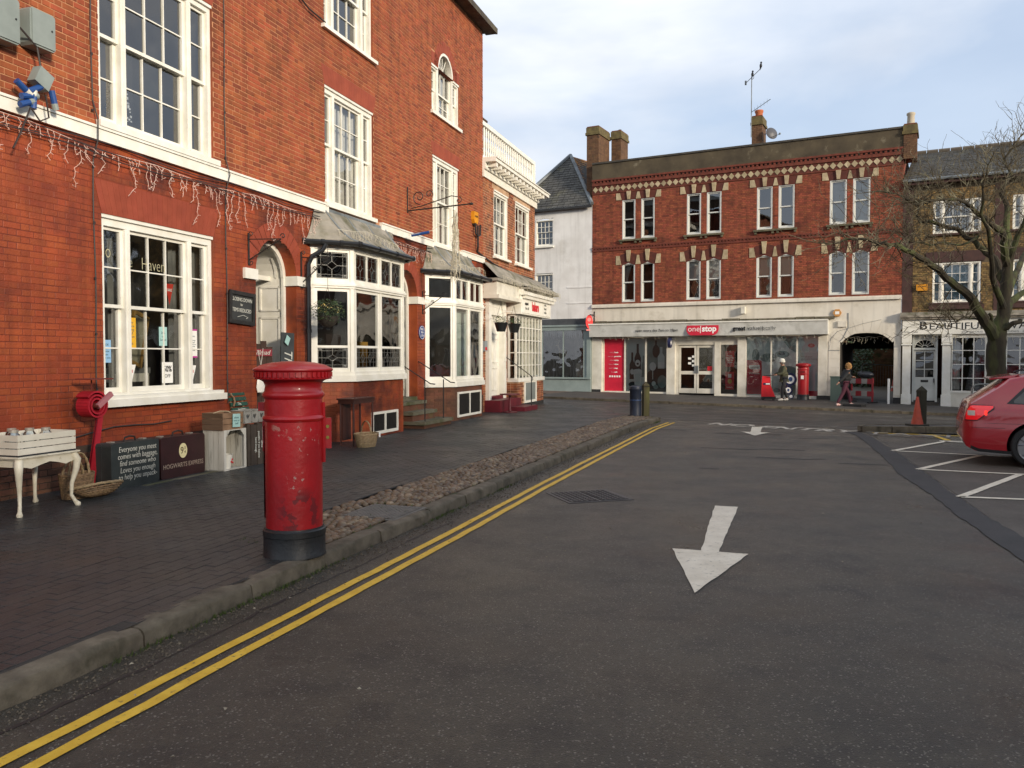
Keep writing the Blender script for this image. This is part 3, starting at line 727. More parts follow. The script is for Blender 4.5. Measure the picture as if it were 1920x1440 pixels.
wb = wall(H1, 'base_wall', -4, 15.65, -.35, .62, OPS_L, BM, rm=BB, y=-.012)
bricks(wb, W1, -4, 15.65, -.06, .60, OPS_L, BB, y=-.012, single=0)
wu = wall(H1, 'upper_wall', -4, 15.65, 4.5, 11.15, OPS_U, UM, rm=UB, reveal=.11, side=9)
bricks(wu, W1, -4, 15.65, 4.64, 11.1, OPS_U+[(1.46, 3.67, 7.05, 7.41, .12), (6.9, 8.87, 6.9, 7.26, .12), (12.0, 13.78, 6.78, 7.11, .12), (11.95, 13.8, 9.0, 9.33)], UB, j=.011)
flat_arch(H1, 1.47, 3.64, 3.56, .42, RB2); flat_arch(H1, 1.46, 3.67, 7.05, .36, RB); flat_arch(H1, 6.9, 8.87, 6.9, .36, RB); flat_arch(H1, 12.0, 13.78, 6.78, .33, RB); flat_arch(H1, 6.9, 8.86, 9.8, .36, RB)
ring(H1, 12.875, 9.03, .5, .78, 15, RB); ring(H1, 5.3, 3.15, .6, .88, 17, RB2, y=-.006); ring(H1, 10.46, 3.15, .6, .88, 17, RB2, y=-.006)
flat_arch(H1, 11.95, 12.38, 9.02, .3, RB, splay=.0); flat_arch(H1, 13.37, 13.8, 9.02, .3, RB, splay=0)
# end wall at the far corner
q = MB(); q.quad((15.65, 0, 4.3), (15.65, 9, 4.3), (15.65, 9, 11.15), (15.65, 0, 11.15)); q.build('end_wall', UB, H1)
# string course
for a, b in ((-4, 6.95), (9.14, 12.0), (13.9, 15.68)):
    q = MB(); q.prism([(a, 4.46), (b, 4.46), (b, 4.6), (a, 4.6)], -.055, 0); q.prism([(a, 4.605), (b, 4.605), (b, 4.635), (a, 4.635)], -.075, 0); q.build('string_course', WHITE, H1)
for a, b in ((6.95, 9.14), (12.0, 13.9)):
    q = MB(); n = int((b-a)/.3)
    for i in range(n): q.prism([(a+(b-a)*i/n, 4.36), (a+(b-a)*(i+1)/n-.01, 4.36), (a+(b-a)*(i+1)/n-.01, 4.56), (a+(b-a)*i/n, 4.56)], -.035+.006*(i % 2), 0)
    q.build('lead_flashing', LEAD, H1)
# eaves
q = MB(); q.box(-4, 15.95, -.32, 0.0, 11.15, 11.2); q.box(-4, 15.95, -.36, -.3, 11.14, 11.3); q.build('eaves', mat('dark_fascia', hx('3a332c'), hx('57503f'), rough=.8), H1)
q = MB(); q.add([(-4, -.36, 11.3), (16, -.36, 11.3), (16, 9, 15.5), (-4, 9, 15.5)], [(0, 1, 2, 3)]); q.add([(15.95, -.36, 11.2), (15.95, 9, 11.2), (15.95, 9, 15.5)], [(0, 1, 2)]); q.build('roof', mat('roof_tile', hx('5a4636'), hx('463a30'), rough=.9, scale=4, bump=.5), H1)
# windows
def cur_pair(x0, x1, z0, z1, y=.26):
    def f(win):
        curtain(win, x0+.05, x0+(x1-x0)*.34, y, z0+.05, z1-.05); curtain(win, x1-(x1-x0)*.3, x1-.05, y, z0+.05, z1-.05); curtain(win, x0+(x1-x0)*.42, x0+(x1-x0)*.72, y+.06, z0+.05, z1-.05)
    return f
def cur_full(x0, x1, z0, z1, y=.26):
    return lambda win: curtain(win, x0+.03, x1-.03, y, z0+.03, z1-.03, amp=.025, wl=.14)
TRI = [(.2, 1), (1, 3), (.2, 1)]
g1 = sash_window(H1, 1.47, 3.64, 1.2, 3.56, [(.33, 1), (1, 3), (.33, 1)], zm=2.39, head_h=.14, over=.19, sill_h=.14, box=.07)
bpy.data.objects.remove([c for c in g1.children if c.name.startswith('sill')][0])
q = MB(); q.box(1.3, 3.78, -.12, .05, 1.08, 1.175); q.box(1.34, 3.74, -.09, .05, 1.175, 1.22); q.build('sill', WHITE, g1)
curtain(g1, 1.86, 1.98, .3, 1.3, 3.45, mat('grey_curtain', hx('7a7a76'), hx('5f5f5c'), rough=.9)); curtain(g1, 3.05, 3.2, .34, 1.3, 3.45, MC['grey_curtain']); curtain(g1, 3.3, 3.6, .3, 1.3, 3.45, MC['grey_curtain'])
u1 = sash_window(H1, 1.46, 3.67, 4.72, 7.05, [(.3, 1), (1, 3), (.3, 1)], zm=5.86, head_h=.12, sill=False, box=.07)
q = MB(); q.box(1.4, 3.73, -.085, .1, 4.64, 4.72); q.build('sill', WHITE, u1)
u2 = sash_window(H1, 6.9, 8.87, 4.67, 6.9, [(.27, 1), (1, 3), (.27, 1)], zm=5.82, rows=(2, 2), head_h=.13, curt=cur_full(6.9, 8.87, 4.67, 6.9), sill=False, label='tall first floor sash window hung with pale curtains')
q = MB(); q.box(6.85, 8.92, -.07, .1, 4.59, 4.67); q.build('sill', WHITE, u2)
u3 = sash_window(H1, 12.0, 13.78, 4.57, 6.78, [(.27, 1), (1, 3), (.27, 1)], zm=5.7, head_h=.13, curt=cur_full(12.0, 13.78, 4.57, 6.78), sill=False)
q = MB(); q.box(11.95, 13.83, -.07, .1, 4.5, 4.57); q.build('sill', WHITE, u3)
sash_window(H1, 6.9, 8.86, 8.0, 9.8, [(.27, 1), (1, 3), (.27, 1)], zm=8.95, over=.1)
sash_window(H1, 1.5, 3.65, 8.0, 9.8, [(.27, 1), (1, 3), (.27, 1)], zm=8.95, over=.1)
# venetian window: two low side lights, arched middle
v3 = ob('window', None, H1, label='arched three light window high under the eaves')
fr = MB(); f2 = MB()
for a, b in ((11.95, 12.38), (13.37, 13.8)):
    f2.box(a, a+.05, .03, .18, 7.85, 9.02); f2.box(b-.05, b, .03, .18, 7.85, 9.02); f2.box(a+.05, b-.05, .03, .18, 8.93, 9.02); f2.box(a, b, .0, .03, 8.97, 9.03)
    light(fr, v3, a+.05, b-.05, 8.42, 8.93, .09, 1, 2); light(fr, v3, a+.05, b-.05, 7.88, 8.46, .13, 1, 2)
light(fr, v3, 12.42, 13.33, 8.42, 9.05, .09, 3, 1); light(fr, v3, 12.42, 13.33, 7.88, 8.46, .13, 3, 2)
f2.box(12.37, 12.43, .02, .18, 7.85, 9.03); f2.box(13.32, 13.38, .02, .18, 7.85, 9.03)
n = 18
for i in range(n):
    t0, t1 = math.pi*i/n, math.pi*(i+1)/n; cs0, sn0, cs1, sn1 = math.cos(t0), math.sin(t0), math.cos(t1), math.sin(t1)
    f2.prism([(12.875+.43*cs0, 9.03+.43*sn0), (12.875+.5*cs0, 9.03+.5*sn0), (12.875+.5*cs1, 9.03+.5*sn1), (12.875+.43*cs1, 9.03+.43*sn1)], .0, .18)
    pane(v3, 12.875-.43*max(cs0, cs1) if 0 else 12.875+.43*min(cs0, cs1), 12.875+.43*max(cs0, cs1), .12, 9.04, 9.03+.43*min(sn0, sn1)+.02)
for t in (60, 90, 120): f2.tube([(12.875, .1, 9.05), (12.875+.43*math.cos(R(t)), .1, 9.03+.43*math.sin(R(t)))], .012, 4)
f2.box(11.88, 13.88, -.07, .12, 7.77, 7.85)
f2.build('window_frame', WHITE, v3); fr.build('sash', WHITE, v3); interior(v3, 11.96, 13.79, .2, 7.86, 9.5, 1.2); curtain(v3, 13.0, 13.3, .24, 7.9, 9.3)
# ---- arched doorways with panelled linings
def doorway(cx, zf, lab):
    x0, x1 = cx-.6, cx+.6; d = ob('doorway', None, H1, label=lab); q = MB(); y0, y1 = .22, .85; t = .04
    q.box(x0-.0, x0+.07, y0, y0+.05, zf, 3.15); q.box(x1-.07, x1, y0, y0+.05, zf, 3.15)
    for s in (0, 1):
        xx = x1-.03 if s else x0+.03
        q.quad((xx, y0, zf), (xx, y1, zf), (xx, y1, 3.15), (xx, y0, 3.15))
        zz = [zf+.15, zf+.95, zf+1.05, 2.45, 2.55, 3.0]
        for i in (0, 2, 4):
            for a, b, c, e in ((y0+.1, y1-.1, zz[i], zz[i]+.035), (y0+.1, y1-.1, zz[i+1]-.035, zz[i+1]), (y0+.1, y0+.135, zz[i], zz[i+1]), (y1-.135, y1-.1, zz[i], zz[i+1])):
                if s: q.box(xx-.02, xx, a, b, c, e)
                else: q.box(xx, xx+.02, a, b, c, e)
    n = 14; r_ = .57
    for i in range(n):
        t0, t1 = math.pi*i/n, math.pi*(i+1)/n
        A_ = (cx+r_*math.cos(t0), 3.15+r_*math.sin(t0)); B_ = (cx+r_*math.cos(t1), 3.15+r_*math.sin(t1))
        q.quad((A_[0], y0, A_[1]), (B_[0], y0, B_[1]), (B_[0], y1, B_[1]), (A_[0], y1, A_[1]))
        ro = .6; C_ = (cx+ro*math.cos(t0), 3.15+ro*math.sin(t0)); D_ = (cx+ro*math.cos(t1), 3.15+ro*math.sin(t1)); ri = .52
        E_ = (cx+ri*math.cos(t0), 3.15+ri*math.sin(t0)); F_ = (cx+ri*math.cos(t1), 3.15+ri*math.sin(t1))
        q.prism([E_, C_, D_, F_], y0, y0+.05)
        if i % 4 != 3:
            m0, m1 = .55, .55
            q.quad((cx+m0*math.cos(t0), y0+.15, 3.15+m0*math.sin(t0)), (cx+m1*math.cos(t1), y0+.15, 3.15+m1*math.sin(t1)), (cx+m1*math.cos(t1), y0+.2, 3.15+m1*math.sin(t1)), (cx+m0*math.cos(t0), y0+.2, 3.15+m0*math.sin(t0)))
    q.box(x0+.03, x1-.03, y0+.3, y0+.36, 3.1, 3.18)
    q.build('door_lining', WHITE, d)
    q = MB(); q.box(x0, x1, 0, y1+1.2, zf-.1, zf); q.build('threshold', mat('step_stone', hx('6f6a5a'), hx('55523f'), rough=.85, scale=3, bump=.6, bscale=30, col3=hx('46492a'), s3=1.8, t3=(.5, .66)), d)
    interior(d, x0+.02, x1-.02, y1, zf, 3.74, 2.2)
    q = MB(); q.box(x0+.05, x0+.1, y1, y1+.85, zf, 3.05)     # door leaf standing open
    q.build('door_leaf', WHITE2, d); return d
d1 = doorway(5.3, .12, 'arched doorway behind the pillar box with its white panelled lining'); d2 = doorway(10.46, .78, 'arched doorway up the stone steps between the two bays')
q = MB(); q.tube([(4.87, 1.6, 1.0), (4.87, 1.6, 2.2)], .012, 6); q.build('door_pull', BLACK, d1)
for cx in (5.3, 10.46):
    for s in (-1, 1):
        xa = cx+s*.6; q = MB(); a, b = (xa-.34, xa+.004) if s < 0 else (xa-.04, xa+.32)
        q.box(a, b, -.05, .24, 3.0, 3.17) if s > 0 else q.box(a, b, -.05, .2, 3.0, 3.17); q.build('impost_block', WHITE, H1)
# ---- canted bay windows
STG = glass('stained_glass', (.25, .24, .2), .06, .06)
CAME = mat('lead_came', hx('8b8b86'), hx('6c6c68'), rough=.4, metal=.4)
def leaded(M, win, x0, x1, y, z0, z1, kind):
    pane(win, x0, x1, y, z0, z1, STG, M)
    q = MB(); q.T = M; r_ = .0045; w_, h = x1-x0, z1-z0; cx, cz = (x0+x1)/2, (z0+z1)/2
    L3 = lambda a, b: q.tube([(a[0], y-.004, a[1]), (b[0], y-.004, b[1])], r_, 4, False)
    for f in ((.03, .97), (.15, .85)) if kind != 'grid' else ((.03, .97),):
        a, b = f; A_, B_, C_, D_ = (x0+w_*a, z0+h*a), (x0+w_*b, z0+h*a), (x0+w_*b, z0+h*b), (x0+w_*a, z0+h*b)
        L3(A_, B_); L3(B_, C_); L3(C_, D_); L3(D_, A_)
    if kind == 'diamond':
        for p in ((x0, z0+h*.15, x1, z0+h*.15), (x0, z0+h*.85, x1, z0+h*.85), (x0+w_*.15, z0, x0+w_*.15, z1), (x0+w_*.85, z0, x0+w_*.85, z1), (cx, z0, cx, cz-h*.16), (cx, cz+h*.16, cx, z1), (x0, cz, cx-w_*.17, cz), (cx+w_*.17, cz, x1, cz)): L3((p[0], p[1]), (p[2], p[3]))
        D = [(cx, cz-h*.16), (cx+w_*.17, cz), (cx, cz+h*.16), (cx-w_*.17, cz)]
        for i in range(4): L3(D[i], D[(i+1) % 4])
        if w_ > .35:
            for a in (.09, .91):
                for b in (.09, .91): q.ball(tuple((x0+w_*a, y-.005, z0+h*b)), .028, nu=8, nv=4)
    else:
        for i in range(1, 6): L3((x0+w_*i/6, z0), (x0+w_*i/6, z1))
        for j in (.28, .5, .78): L3((x0, z0+h*j), (x1, z0+h*j))
        for c in (.33, .67):
            px = x0+w_*c; D = [(px, cz-h*.25), (px+w_*.1, cz), (px, cz+h*.25), (px-w_*.1, cz)]
            for i in range(4): L3(D[i], D[(i+1) % 4])
    q.build('leading', CAME, win)
def bay(xa, xb, cant, b, zs, z_tr0, z_tr1, z_top, stained, zb0, lab):
    """xa..xb at the wall; canted sides; zs = sill"""
    B = ob('bay_window', None, H1, label=lab)
    P = [(xa, 0), (xa+cant, -b), (xb-cant, -b), (xb, 0)]
    ofs = lambda e: [(xa-e*1.2, 0), (xa+cant-e*.42, -b-e), (xb-cant+e*.42, -b-e), (xb+e*1.2, 0)]
    q = MB(); q.slab(ofs(-.02), zb0, zs-.14); q.build('bay_base', PB if stained else BB, B)
    # courses of the base as real bricks on each face
    q = MB()
    for i in range(3):
        A_, E = Vector((*ofs(-.02)[i], 0)), Vector((*ofs(-.02)[i+1], 0)); L = (E-A_).length; ang = math.atan2((E-A_).y, (E-A_).x)
        q.T = Matrix.Translation(A_) @ Matrix.Rotation(ang, 4, 'Z'); z = .1; r_ = 0
        vx = (0, 0, 0, 0)
        if i == 1: vx = vents[0] if stained else vents[1]
        while z < zs-.2:
            x = -(.11 if r_ % 2 else 0)
            while x < L:
                for ln_ in (.215, .1025):
                    a, c = max(.003, x), min(L-.003, x+ln_)
                    if c-a > .03 and not (i == 1 and z+.04 > vx[2]-.02 and z < vx[3]+.02 and c > vx[0]-xa-cant-.02 and a < vx[1]-xa-cant+.02): q.add([(a, 0, z), (c, 0, z), (c, 0, z+.064), (a, 0, z+.064), (a+.002, -.006, z+.002), (c-.002, -.006, z+.002), (c-.002, -.006, z+.062), (a+.002, -.006, z+.062)], [(4, 5, 6, 7), (0, 1, 5, 4), (1, 2, 6, 5), (2, 3, 7, 6), (3, 0, 4, 7)])
                    x += ln_+.011
            z += .075; r_ += 1
    q.build('bricks', PB if stained else BB, B, kind='stuff')
    q = MB(); q.slab(ofs(.06), zs-.14, zs-.02); q.slab(ofs(.03), zs-.02, zs+.05); q.build('bay_sill', WHITE, B)
    q = MB(); q.slab(ofs(.03), z_tr0+.06, z_tr1-.06); q.slab(ofs(.055), z_tr0+.1, z_tr1-.1); q.slab(ofs(.02), z_top-.0, z_top+.1); q.slab(ofs(.05), z_top+.1, z_top+.14)
    fr = MB()
    for i in range(3):
        A_, E = Vector((*P[i], 0)), Vector((*P[i+1], 0)); L = (E-A_).length; ang = math.atan2((E-A_).y, (E-A_).x)
        M = Matrix.Translation(A_) @ Matrix.Rotation(ang, 4, 'Z'); q.T = M; e = .07
        q.box(0, e, -.01, .08, zs+.05, z_top); q.box(L-e, L, -.01, .08, zs+.05, z_top)
        segs = [(e, L-e)] if i != 1 else ([(e, L/2-.04), (L/2+.04, L-e)] if stained or True else [(e, L-e)])
        if i == 1: q.box(L/2-.04, L/2+.04, -.01, .08, zs+.05, z_top)
        for a, c in segs:
            # lower light
            q.box(a, a+.05, .01, .07, zs+.05, z_tr0+.06); q.box(c-.05, c, .01, .07, zs+.05, z_tr0+.06); q.box(a, c, .012, .068, zs+.05, zs+.12); q.box(a, c, .012, .068, z_tr0+.0, z_tr0+.06)
            if stained:
                zr = zs+.5; q.box(a, c, .012, .068, zr, zr+.045); leaded(M, B, a+.05, c-.05, .04, zs+.12, zr, 'grid' if i == 1 else 'diamond'); pane(B, a+.05, c-.05, .04, zr+.045, z_tr0, GLASS, M)
            else: pane(B, a+.05, c-.05, .04, zs+.12, z_tr0, GLASS, M)
            # top light
            q.box(a, a+.04, .01, .07, z_tr1-.06, z_top); q.box(c-.04, c, .01, .07, z_tr1-.06, z_top); q.box(a, c, .012, .068, z_tr1-.06, z_tr1); q.box(a, c, .012, .068, z_top-.05, z_top)
            parts = [(a+.04, c-.04)] if i != 1 else [(a+.04, (a+c)/2-.02), ((a+c)/2+.02, c-.04)]
            if i == 1: q.box((a+c)/2-.02, (a+c)/2+.02, .014, .066, z_tr1, z_top-.05)
            for s, t in parts:
                if stained: leaded(M, B, s, t, .04, z_tr1, z_top-.05, 'diamond')
                else: pane(B, s, t, .04, z_tr1, z_top-.05, GLASS, M)
    q.T = None
    q.build('window_frame', WHITE, B)
    q = MB(); q.quad((xa, .1, z_top+.18), (xb, .1, z_top+.18), (xb, 2.6, z_top+.18), (xa, 2.6, z_top+.18)); q.quad((xa, .02, zs), (xb, .02, zs), (xb, 2.6, zs), (xa, 2.6, zs)); q.quad((xa, 2.6, zs), (xb, 2.6, zs), (xb, 2.6, z_top+.2), (xa, 2.6, z_top+.2)); q.quad((xa, .02, zs), (xa, 2.6, zs), (xa, 2.6, z_top+.2), (xa, .02, z_top+.2)); q.quad((xb, .02, zs), (xb, .02, z_top+.2), (xb, 2.6, z_top+.2), (xb, 2.6, zs))
    q.build('interior', mat('bay_room', hx('4a463f'), hx('302d29'), rough=.9, scale=1.2), B)
    # lead roof
    q = MB(); ze = z_top+.15; zt = 4.5; e = ofs(.13); t0, t1 = xa+.45, xb-.45
    # swept profile
    def pt(i, t): A_ = e[i]; Bt = (xa+.1, 0) if i == 0 else ((t0, 0) if i == 1 else ((t1, 0) if i == 2 else (xb-.1, 0))); s = t; zz = ze+(zt-ze)*(s**1.5); return (A_[0]+(Bt[0]-A_[0])*s*.92, A_[1]+(-.04-A_[1])*s, zz)
    for i in range(3):
        for j in range(5): q.quad(pt(i, j/5), pt(i+1, j/5), pt(i+1, (j+1)/5), pt(i, (j+1)/5))
    q.slab(e, ze-.03, ze); q.build('bay_roof', mat('weathered_lead', hx('989287'), hx('7a7669'), rough=.75, scale=3, bump=.4, bscale=20, col3=hx('59573f'), s3=2.2, t3=(.5, .68)), B)
    q = MB()
    for i in (1, 2): q.tube([pt(i, j/5) for j in range(6)], .022, 6)
    for k in (.33, .66):
        q.tube([tuple(Vector(pt(1, j/5)).lerp(Vector(pt(2, j/5)), k)) for j in range(6)], .018, 6)
    q.build('lead_roll', LEAD, B)
    q = MB(); g = ofs(.19); q.tube([(x, y, ze-.05) for x, y in g], .05, 8)
    for i in range(3):
        for t in (.0, .33, .66, 1.): 
            a = Vector((*g[i], ze-.05)).lerp(Vector((*g[i+1], ze-.05)), t); d_ = (Vector((*g[i+1], 0))-Vector((*g[i], 0))).normalized(); q.tube([a-d_*.03, a+d_*.03], .06, 8)
    q.build('gutter', mat('black_plastic', (.012, .012, .013), rough=.3), B, smooth=True)
    return B
vents = [(7.7, 8.86, .17, .62), (12.3, 13.98, .2, .84)]
b1 = bay(6.38, 9.78, .61, .55, 1.40, 2.96, 3.2, 3.74, True, -.1, 'bay window with leaded glass lights above and below')
b2 = bay(11.52, 14.72, .6, .55, 1.12, 2.95, 3.2, 3.72, False, -.1, 'bay window with large clear panes and white blind')
# a blind behind the clear panes of the far bay
BX(12.75, 13.75, -.3, -.28, 1.2, 2.92).build('blind', mat('pale_green_blind', hx('b9c5bc'), hx('a9b5ad'), rough=.8), b2)
BX(7.9, 8.5, .6, .64, 1.42, 2.2).build('chair_back', mat('dark_furniture', (.03, .02, .015), rough=.5), b1)
BX(8.6, 8.95, .2, .5, 1.42, 2.05).build('lamp_shade', mat('ochre_cloth', hx('b58a3a'), rough=.8), b1)
for (a, b, c, d), B in zip(vents, (b1, b2)):
    v = MB(); v.box(a, b, -.565, -.50, c, c+.06); v.box(a, b, -.565, -.50, d-.05, d); m_ = (a+b)/2
    for x in (a, m_-.03, b-.05): v.box(x, x+.055, -.564, -.5, c+.06, d-.05)
    v.build('cellar_window', WHITE, B)
    v = MB(); n = int((b-a)/.045)
    for i in range(n): x = a+.05+(b-a-.1)*i/n; v.box(x, x+.018, -.55, -.53, c+.05, d-.04)
    v.build('cellar_bars', BLACK, B); BX(a+.03, b-.03, -.54, -.5365, c+.03, d-.03).build('cellar_void', mat('void', (.006, .006, .006), rough=1), B)
# down pipe of the first bay
q = MB(); q.tube([(6.42, -.3, 3.8), (6.36, -.26, 3.68), (6.2, -.14, 3.56), (6.14, -.1, 3.4), (6.14, -.1, .14)], .042, 8)
for z in (3.2, 2.2, 1.2, .4): q.tube([(6.14, -.1, z-.03), (6.14, -.1, z+.03)], .055, 8)
q.build('down_pipe', MC['black_plastic'], H1, smooth=True)
# steps to the second doorway
st = thing('stone_steps', 'worn grey stone steps rising to the doorway between the bays', 'steps', ML(9.8, 0)+(0,), 72)
SS = MC['step_stone']
for i, (a, b, y, z) in enumerate(((-.05, 1.62, -.78, .28), (-.06, 1.3, -.5, .49), (-.05, 1.28, -.24, .7))):
    q = MB(); q.box(a, b, y, .2, z-.075, z); q.build('tread', SS, st); q = MB(); q.box(a+.05, b-.05, y+.04, .2, z-.21, z-.077); q.build('riser', BB, st)
for i, (x, lab) in enumerate(((9.93, 'black iron handrail on the near side of the stone steps'), (11.1, 'black iron handrail on the far side of the stone steps'))):
    hr = thing('handrail', lab, 'handrail', ML(x, 0)+(0,), 72, 'handrails of the stone steps'); y = -.7 if i == 0 else -.66
    q = MB(); q.tube([(0, .1, 1.66), (0, -.05, 1.6), (0, -.84, 1.13), (0.0, -.95, 1.12)], .014, 6); q.build('rail', BLACK, hr)
    q = MB(); q.tube([(0, y, .25), (0, y, 1.2)], .013, 6); q.build('post', BLACK, hr)
# ================================================================ second house on the left, with the balustrade
OB = mat('mottled_orange_brick', hx('a4613c'), hx('7f4a31'), rough=.85, scale=7, bump=.5, island=.42, col3=hx('5f3c2b'), s3=2.5, t3=(.5, .7))
OM = mat('pale_lime_joints', hx('c2a283'), hx('a58467'), rough=.95, scale=5, bump=.3)
H2 = thing('balustraded_brick_house', 'two storey orange brick house with white balustrade above its bow shop window', 'house', ML(15.66, 0)+(0,), 72)
W2 = Wm(H2); E2 = 5.35
O2 = [(.94, 2.27, 4.8, 6.8), (3.07, 4.65, 4.8, 6.85), (.2, 1.75, -.5, 3.6), (2.25, 5.3, -.5, 3.55)]
w2 = wall(H2, 'wall', 0, E2, -.4, 7.05, O2, OM, rm=OB, reveal=.1, side=7.5); bricks(w2, W2, 0, E2, 0, 7.0, O2+[(.8, 2.4, 6.8, 7.0), (2.9, 4.8, 6.85, 7.0)], OB, single=60)
RC = mat('rose_curtain', hx('8e4a44'), hx('b9a79a'), rough=.9, scale=5)
for a, b, z1 in ((.94, 2.27, 6.8), (3.07, 4.65, 6.83)):
    sash_window(H2, a, b, 4.8, z1, [(1, 3)], zm=5.82, y=.05, head_h=.12, curt=lambda win, a=a, b=b, z1=z1: (curtain(win, a+.5, a+.75, .26, 4.85, z1-.1, RC), curtain(win, b-.45, b-.1, .22, 4.85, z1-.1)))
# cornice with modillions, balustrade
q = MB(); q.prism([(-.05, 6.98), (E2+.1, 6.98), (E2+.1, 7.2), (-.05, 7.2)], -.06, .2); q.prism([(-.05, 7.2), (E2+.15, 7.2), (E2+.15, 7.26), (-.05, 7.26)], -.12, .2); q.prism([(-.05, 7.4), (E2+.4, 7.4), (E2+.4, 7.5), (-.05, 7.5)], -.42, .3); q.prism([(-.05, 7.5), (E2+.42, 7.5), (E2+.42, 7.53), (-.05, 7.53)], -.46, .3); q.prism([(-.05, 7.26), (E2+.15, 7.26), (E2+.15, 7.4), (-.05, 7.4)], -.1, .2)
q.build('cornice', WHITE, H2); cor = H2.children[-1]
for i in range(14):
    x = .12+i*.385; BX(x, x+.13, -.38, -.1, 7.28, 7.4).build('modillion', WHITE, H2)
bal = ob('balustrade', None, H2)
BX(-.02, E2+.05, .0, .14, 8.5, 8.62).build('rail', WHITE, bal); BX(-.02, E2+.05, .0, .14, 7.53, 7.62).build('rail', WHITE, bal)
q = MB(); q.lathe([(.034, 7.62), (.034, 7.76), (.042, 7.8), (.022, 7.86), (.038, 7.98), (.034, 8.08), (.018, 8.22), (.036, 8.3), (.03, 8.36), (.03, 8.5)], n=8); bm_ = q.mesh('baluster', WHITE, True)
for i in range(28): ob('baluster', bm_, bal, loc=(.1+i*.19, .07, 0))
BX(E2-.08, E2+.05, -.01, .15, 7.53, 8.62).build('pier', WHITE, bal)
BX(-.02, E2+.02, .9, 1.0, 7.2, 7.9).build('parapet_wall', mat('dark_render', hx('55524a'), hx('45423c'), rough=.9), H2)  # dark grey, so the gaps between the balusters read dark
# attic storey set back, with its eaves
BX(.4, 4.4, 1.9, 6, 7.5, 9.9).build('attic', mat('attic_boards', hx('6d6a60'), hx('5a574e'), rough=.8), H2)
q = MB(); q.box(.2, 4.9, 1.6, 6.3, 10.0, 10.06); q.add([(.2, 1.6, 10.06), (4.9, 1.6, 10.06), (4.0, 3.9, 11.1), (.2, 3.9, 11.1)], [(0, 1, 2, 3)]); q.add([(4.9, 1.6, 10.06), (4.9, 6.3, 10.06), (4.0, 3.9, 11.1)], [(0, 1, 2)]); q.build('attic_roof', MC['roof_tile'], H2); BX(.35, 4.6, 1.75, 6, 9.75, 10.0).build('attic_cornice', WHITE, H2)
q = MB(); q.box(E2-.1, E2+.38, 3.0, 3.6, 7, 9.4); q.box(E2-.14, E2+.42, 2.96, 3.64, 9.15, 9.25); q.build('chimney', OB, H2)
# canopy and door case
q = MB(); q.add([(-.1, 0, 4.55), (5.9, 0, 4.45), (6.0, -.75, 3.95), (2.2, -.75, 3.95), (2.2, -.5, 4.0), (-.1, -.5, 4.05)], [(0, 1, 2, 3, 4, 5)[::-1]]); q.box(-.1, 2.2, -.5, 0, 3.95, 4.03); q.box(2.2, 5.95, -.74, 0, 3.88, 3.94); q.build('canopy_roof', MC['weathered_lead'], H2)
q = MB(); q.box(.02, 2.2, -.42, 0, 3.55, 3.95); q.box(-.02, 2.22, -.5, 0, 3.45, 3.56); q.build('door_hood', WHITE2, H2)
q = MB(); q.box(2.22, 5.75, -.48, 0, 3.1, 3.7); q.box(2.18, 5.85, -.66, 0, 3.7, 3.8); q.box(2.2, 5.8, -.56, 0, 3.8, 3.88); q.box(2.26, 5.6, -.5, -.48, 3.14, 3.62); q.build('shop_fascia', WHITE, H2)
for i in range(26): BX(2.3+i*.135, 2.37+i*.135, -.62, -.48, 3.6, 3.69).build('dentil', WHITE, H2)
SIGNRED = mat('sign_red', hx('c4202c'), rough=.5); SIGNBLK = mat('sign_black', (.01, .01, .01), rough=.5); SIGNWHT = mat('sign_white', hx('efeee8'), rough=.5); GREYTX = mat('sign_grey', hx('6a6a66'), rough=.6)
text('bakers', .4, SIGNRED, H2, 3.75, -.505, 3.38, bold=.02, sx=.75); text('~~', .3, SIGNBLK, H2, 2.75, -.505, 3.45, bold=.02); text('the old', .14, GREYTX, H2, 2.8, -.505, 3.3); text('cakes\nbread\ncoffee', .13, GREYTX, H2, 4.95, -.505, 3.4)
q = MB(); q.box(.2, .42, -.12, .1, .4, 3.5); q.box(1.55, 1.8, -.12, .1, .4, 3.5); q.box(.42, 1.55, -.05, .1, 3.0, 3.45)
for z in (.6, 1.6, 2.5): q.box(1.58, 1.77, -.14, -.12, z, z+.75)
q.build('door_case', WHITE, H2)
q = MB(); q.box(.42, 1.55, .06, .12, .55, 3.0)
for a, b in ((.52, .95), (1.02, 1.45)):
    for c, d in ((.7, 1.4), (1.55, 2.3), (2.42, 2.9)): q.box(a, b, .04, .06, c, c+.03); q.box(a, b, .04, .06, d-.03, d); q.box(a, a+.03, .04, .06, c, d); q.box(b-.03, b, .04, .06, c, d)
q.build('door', WHITE, H2)
RED = mat('maroon_paint', hx('6b1f2b'), hx('541821'), rough=.5, scale=3)
q = MB(); q.box(.42, 1.55, -.1, .1, .3, .55); q.build('step', RED, H2)
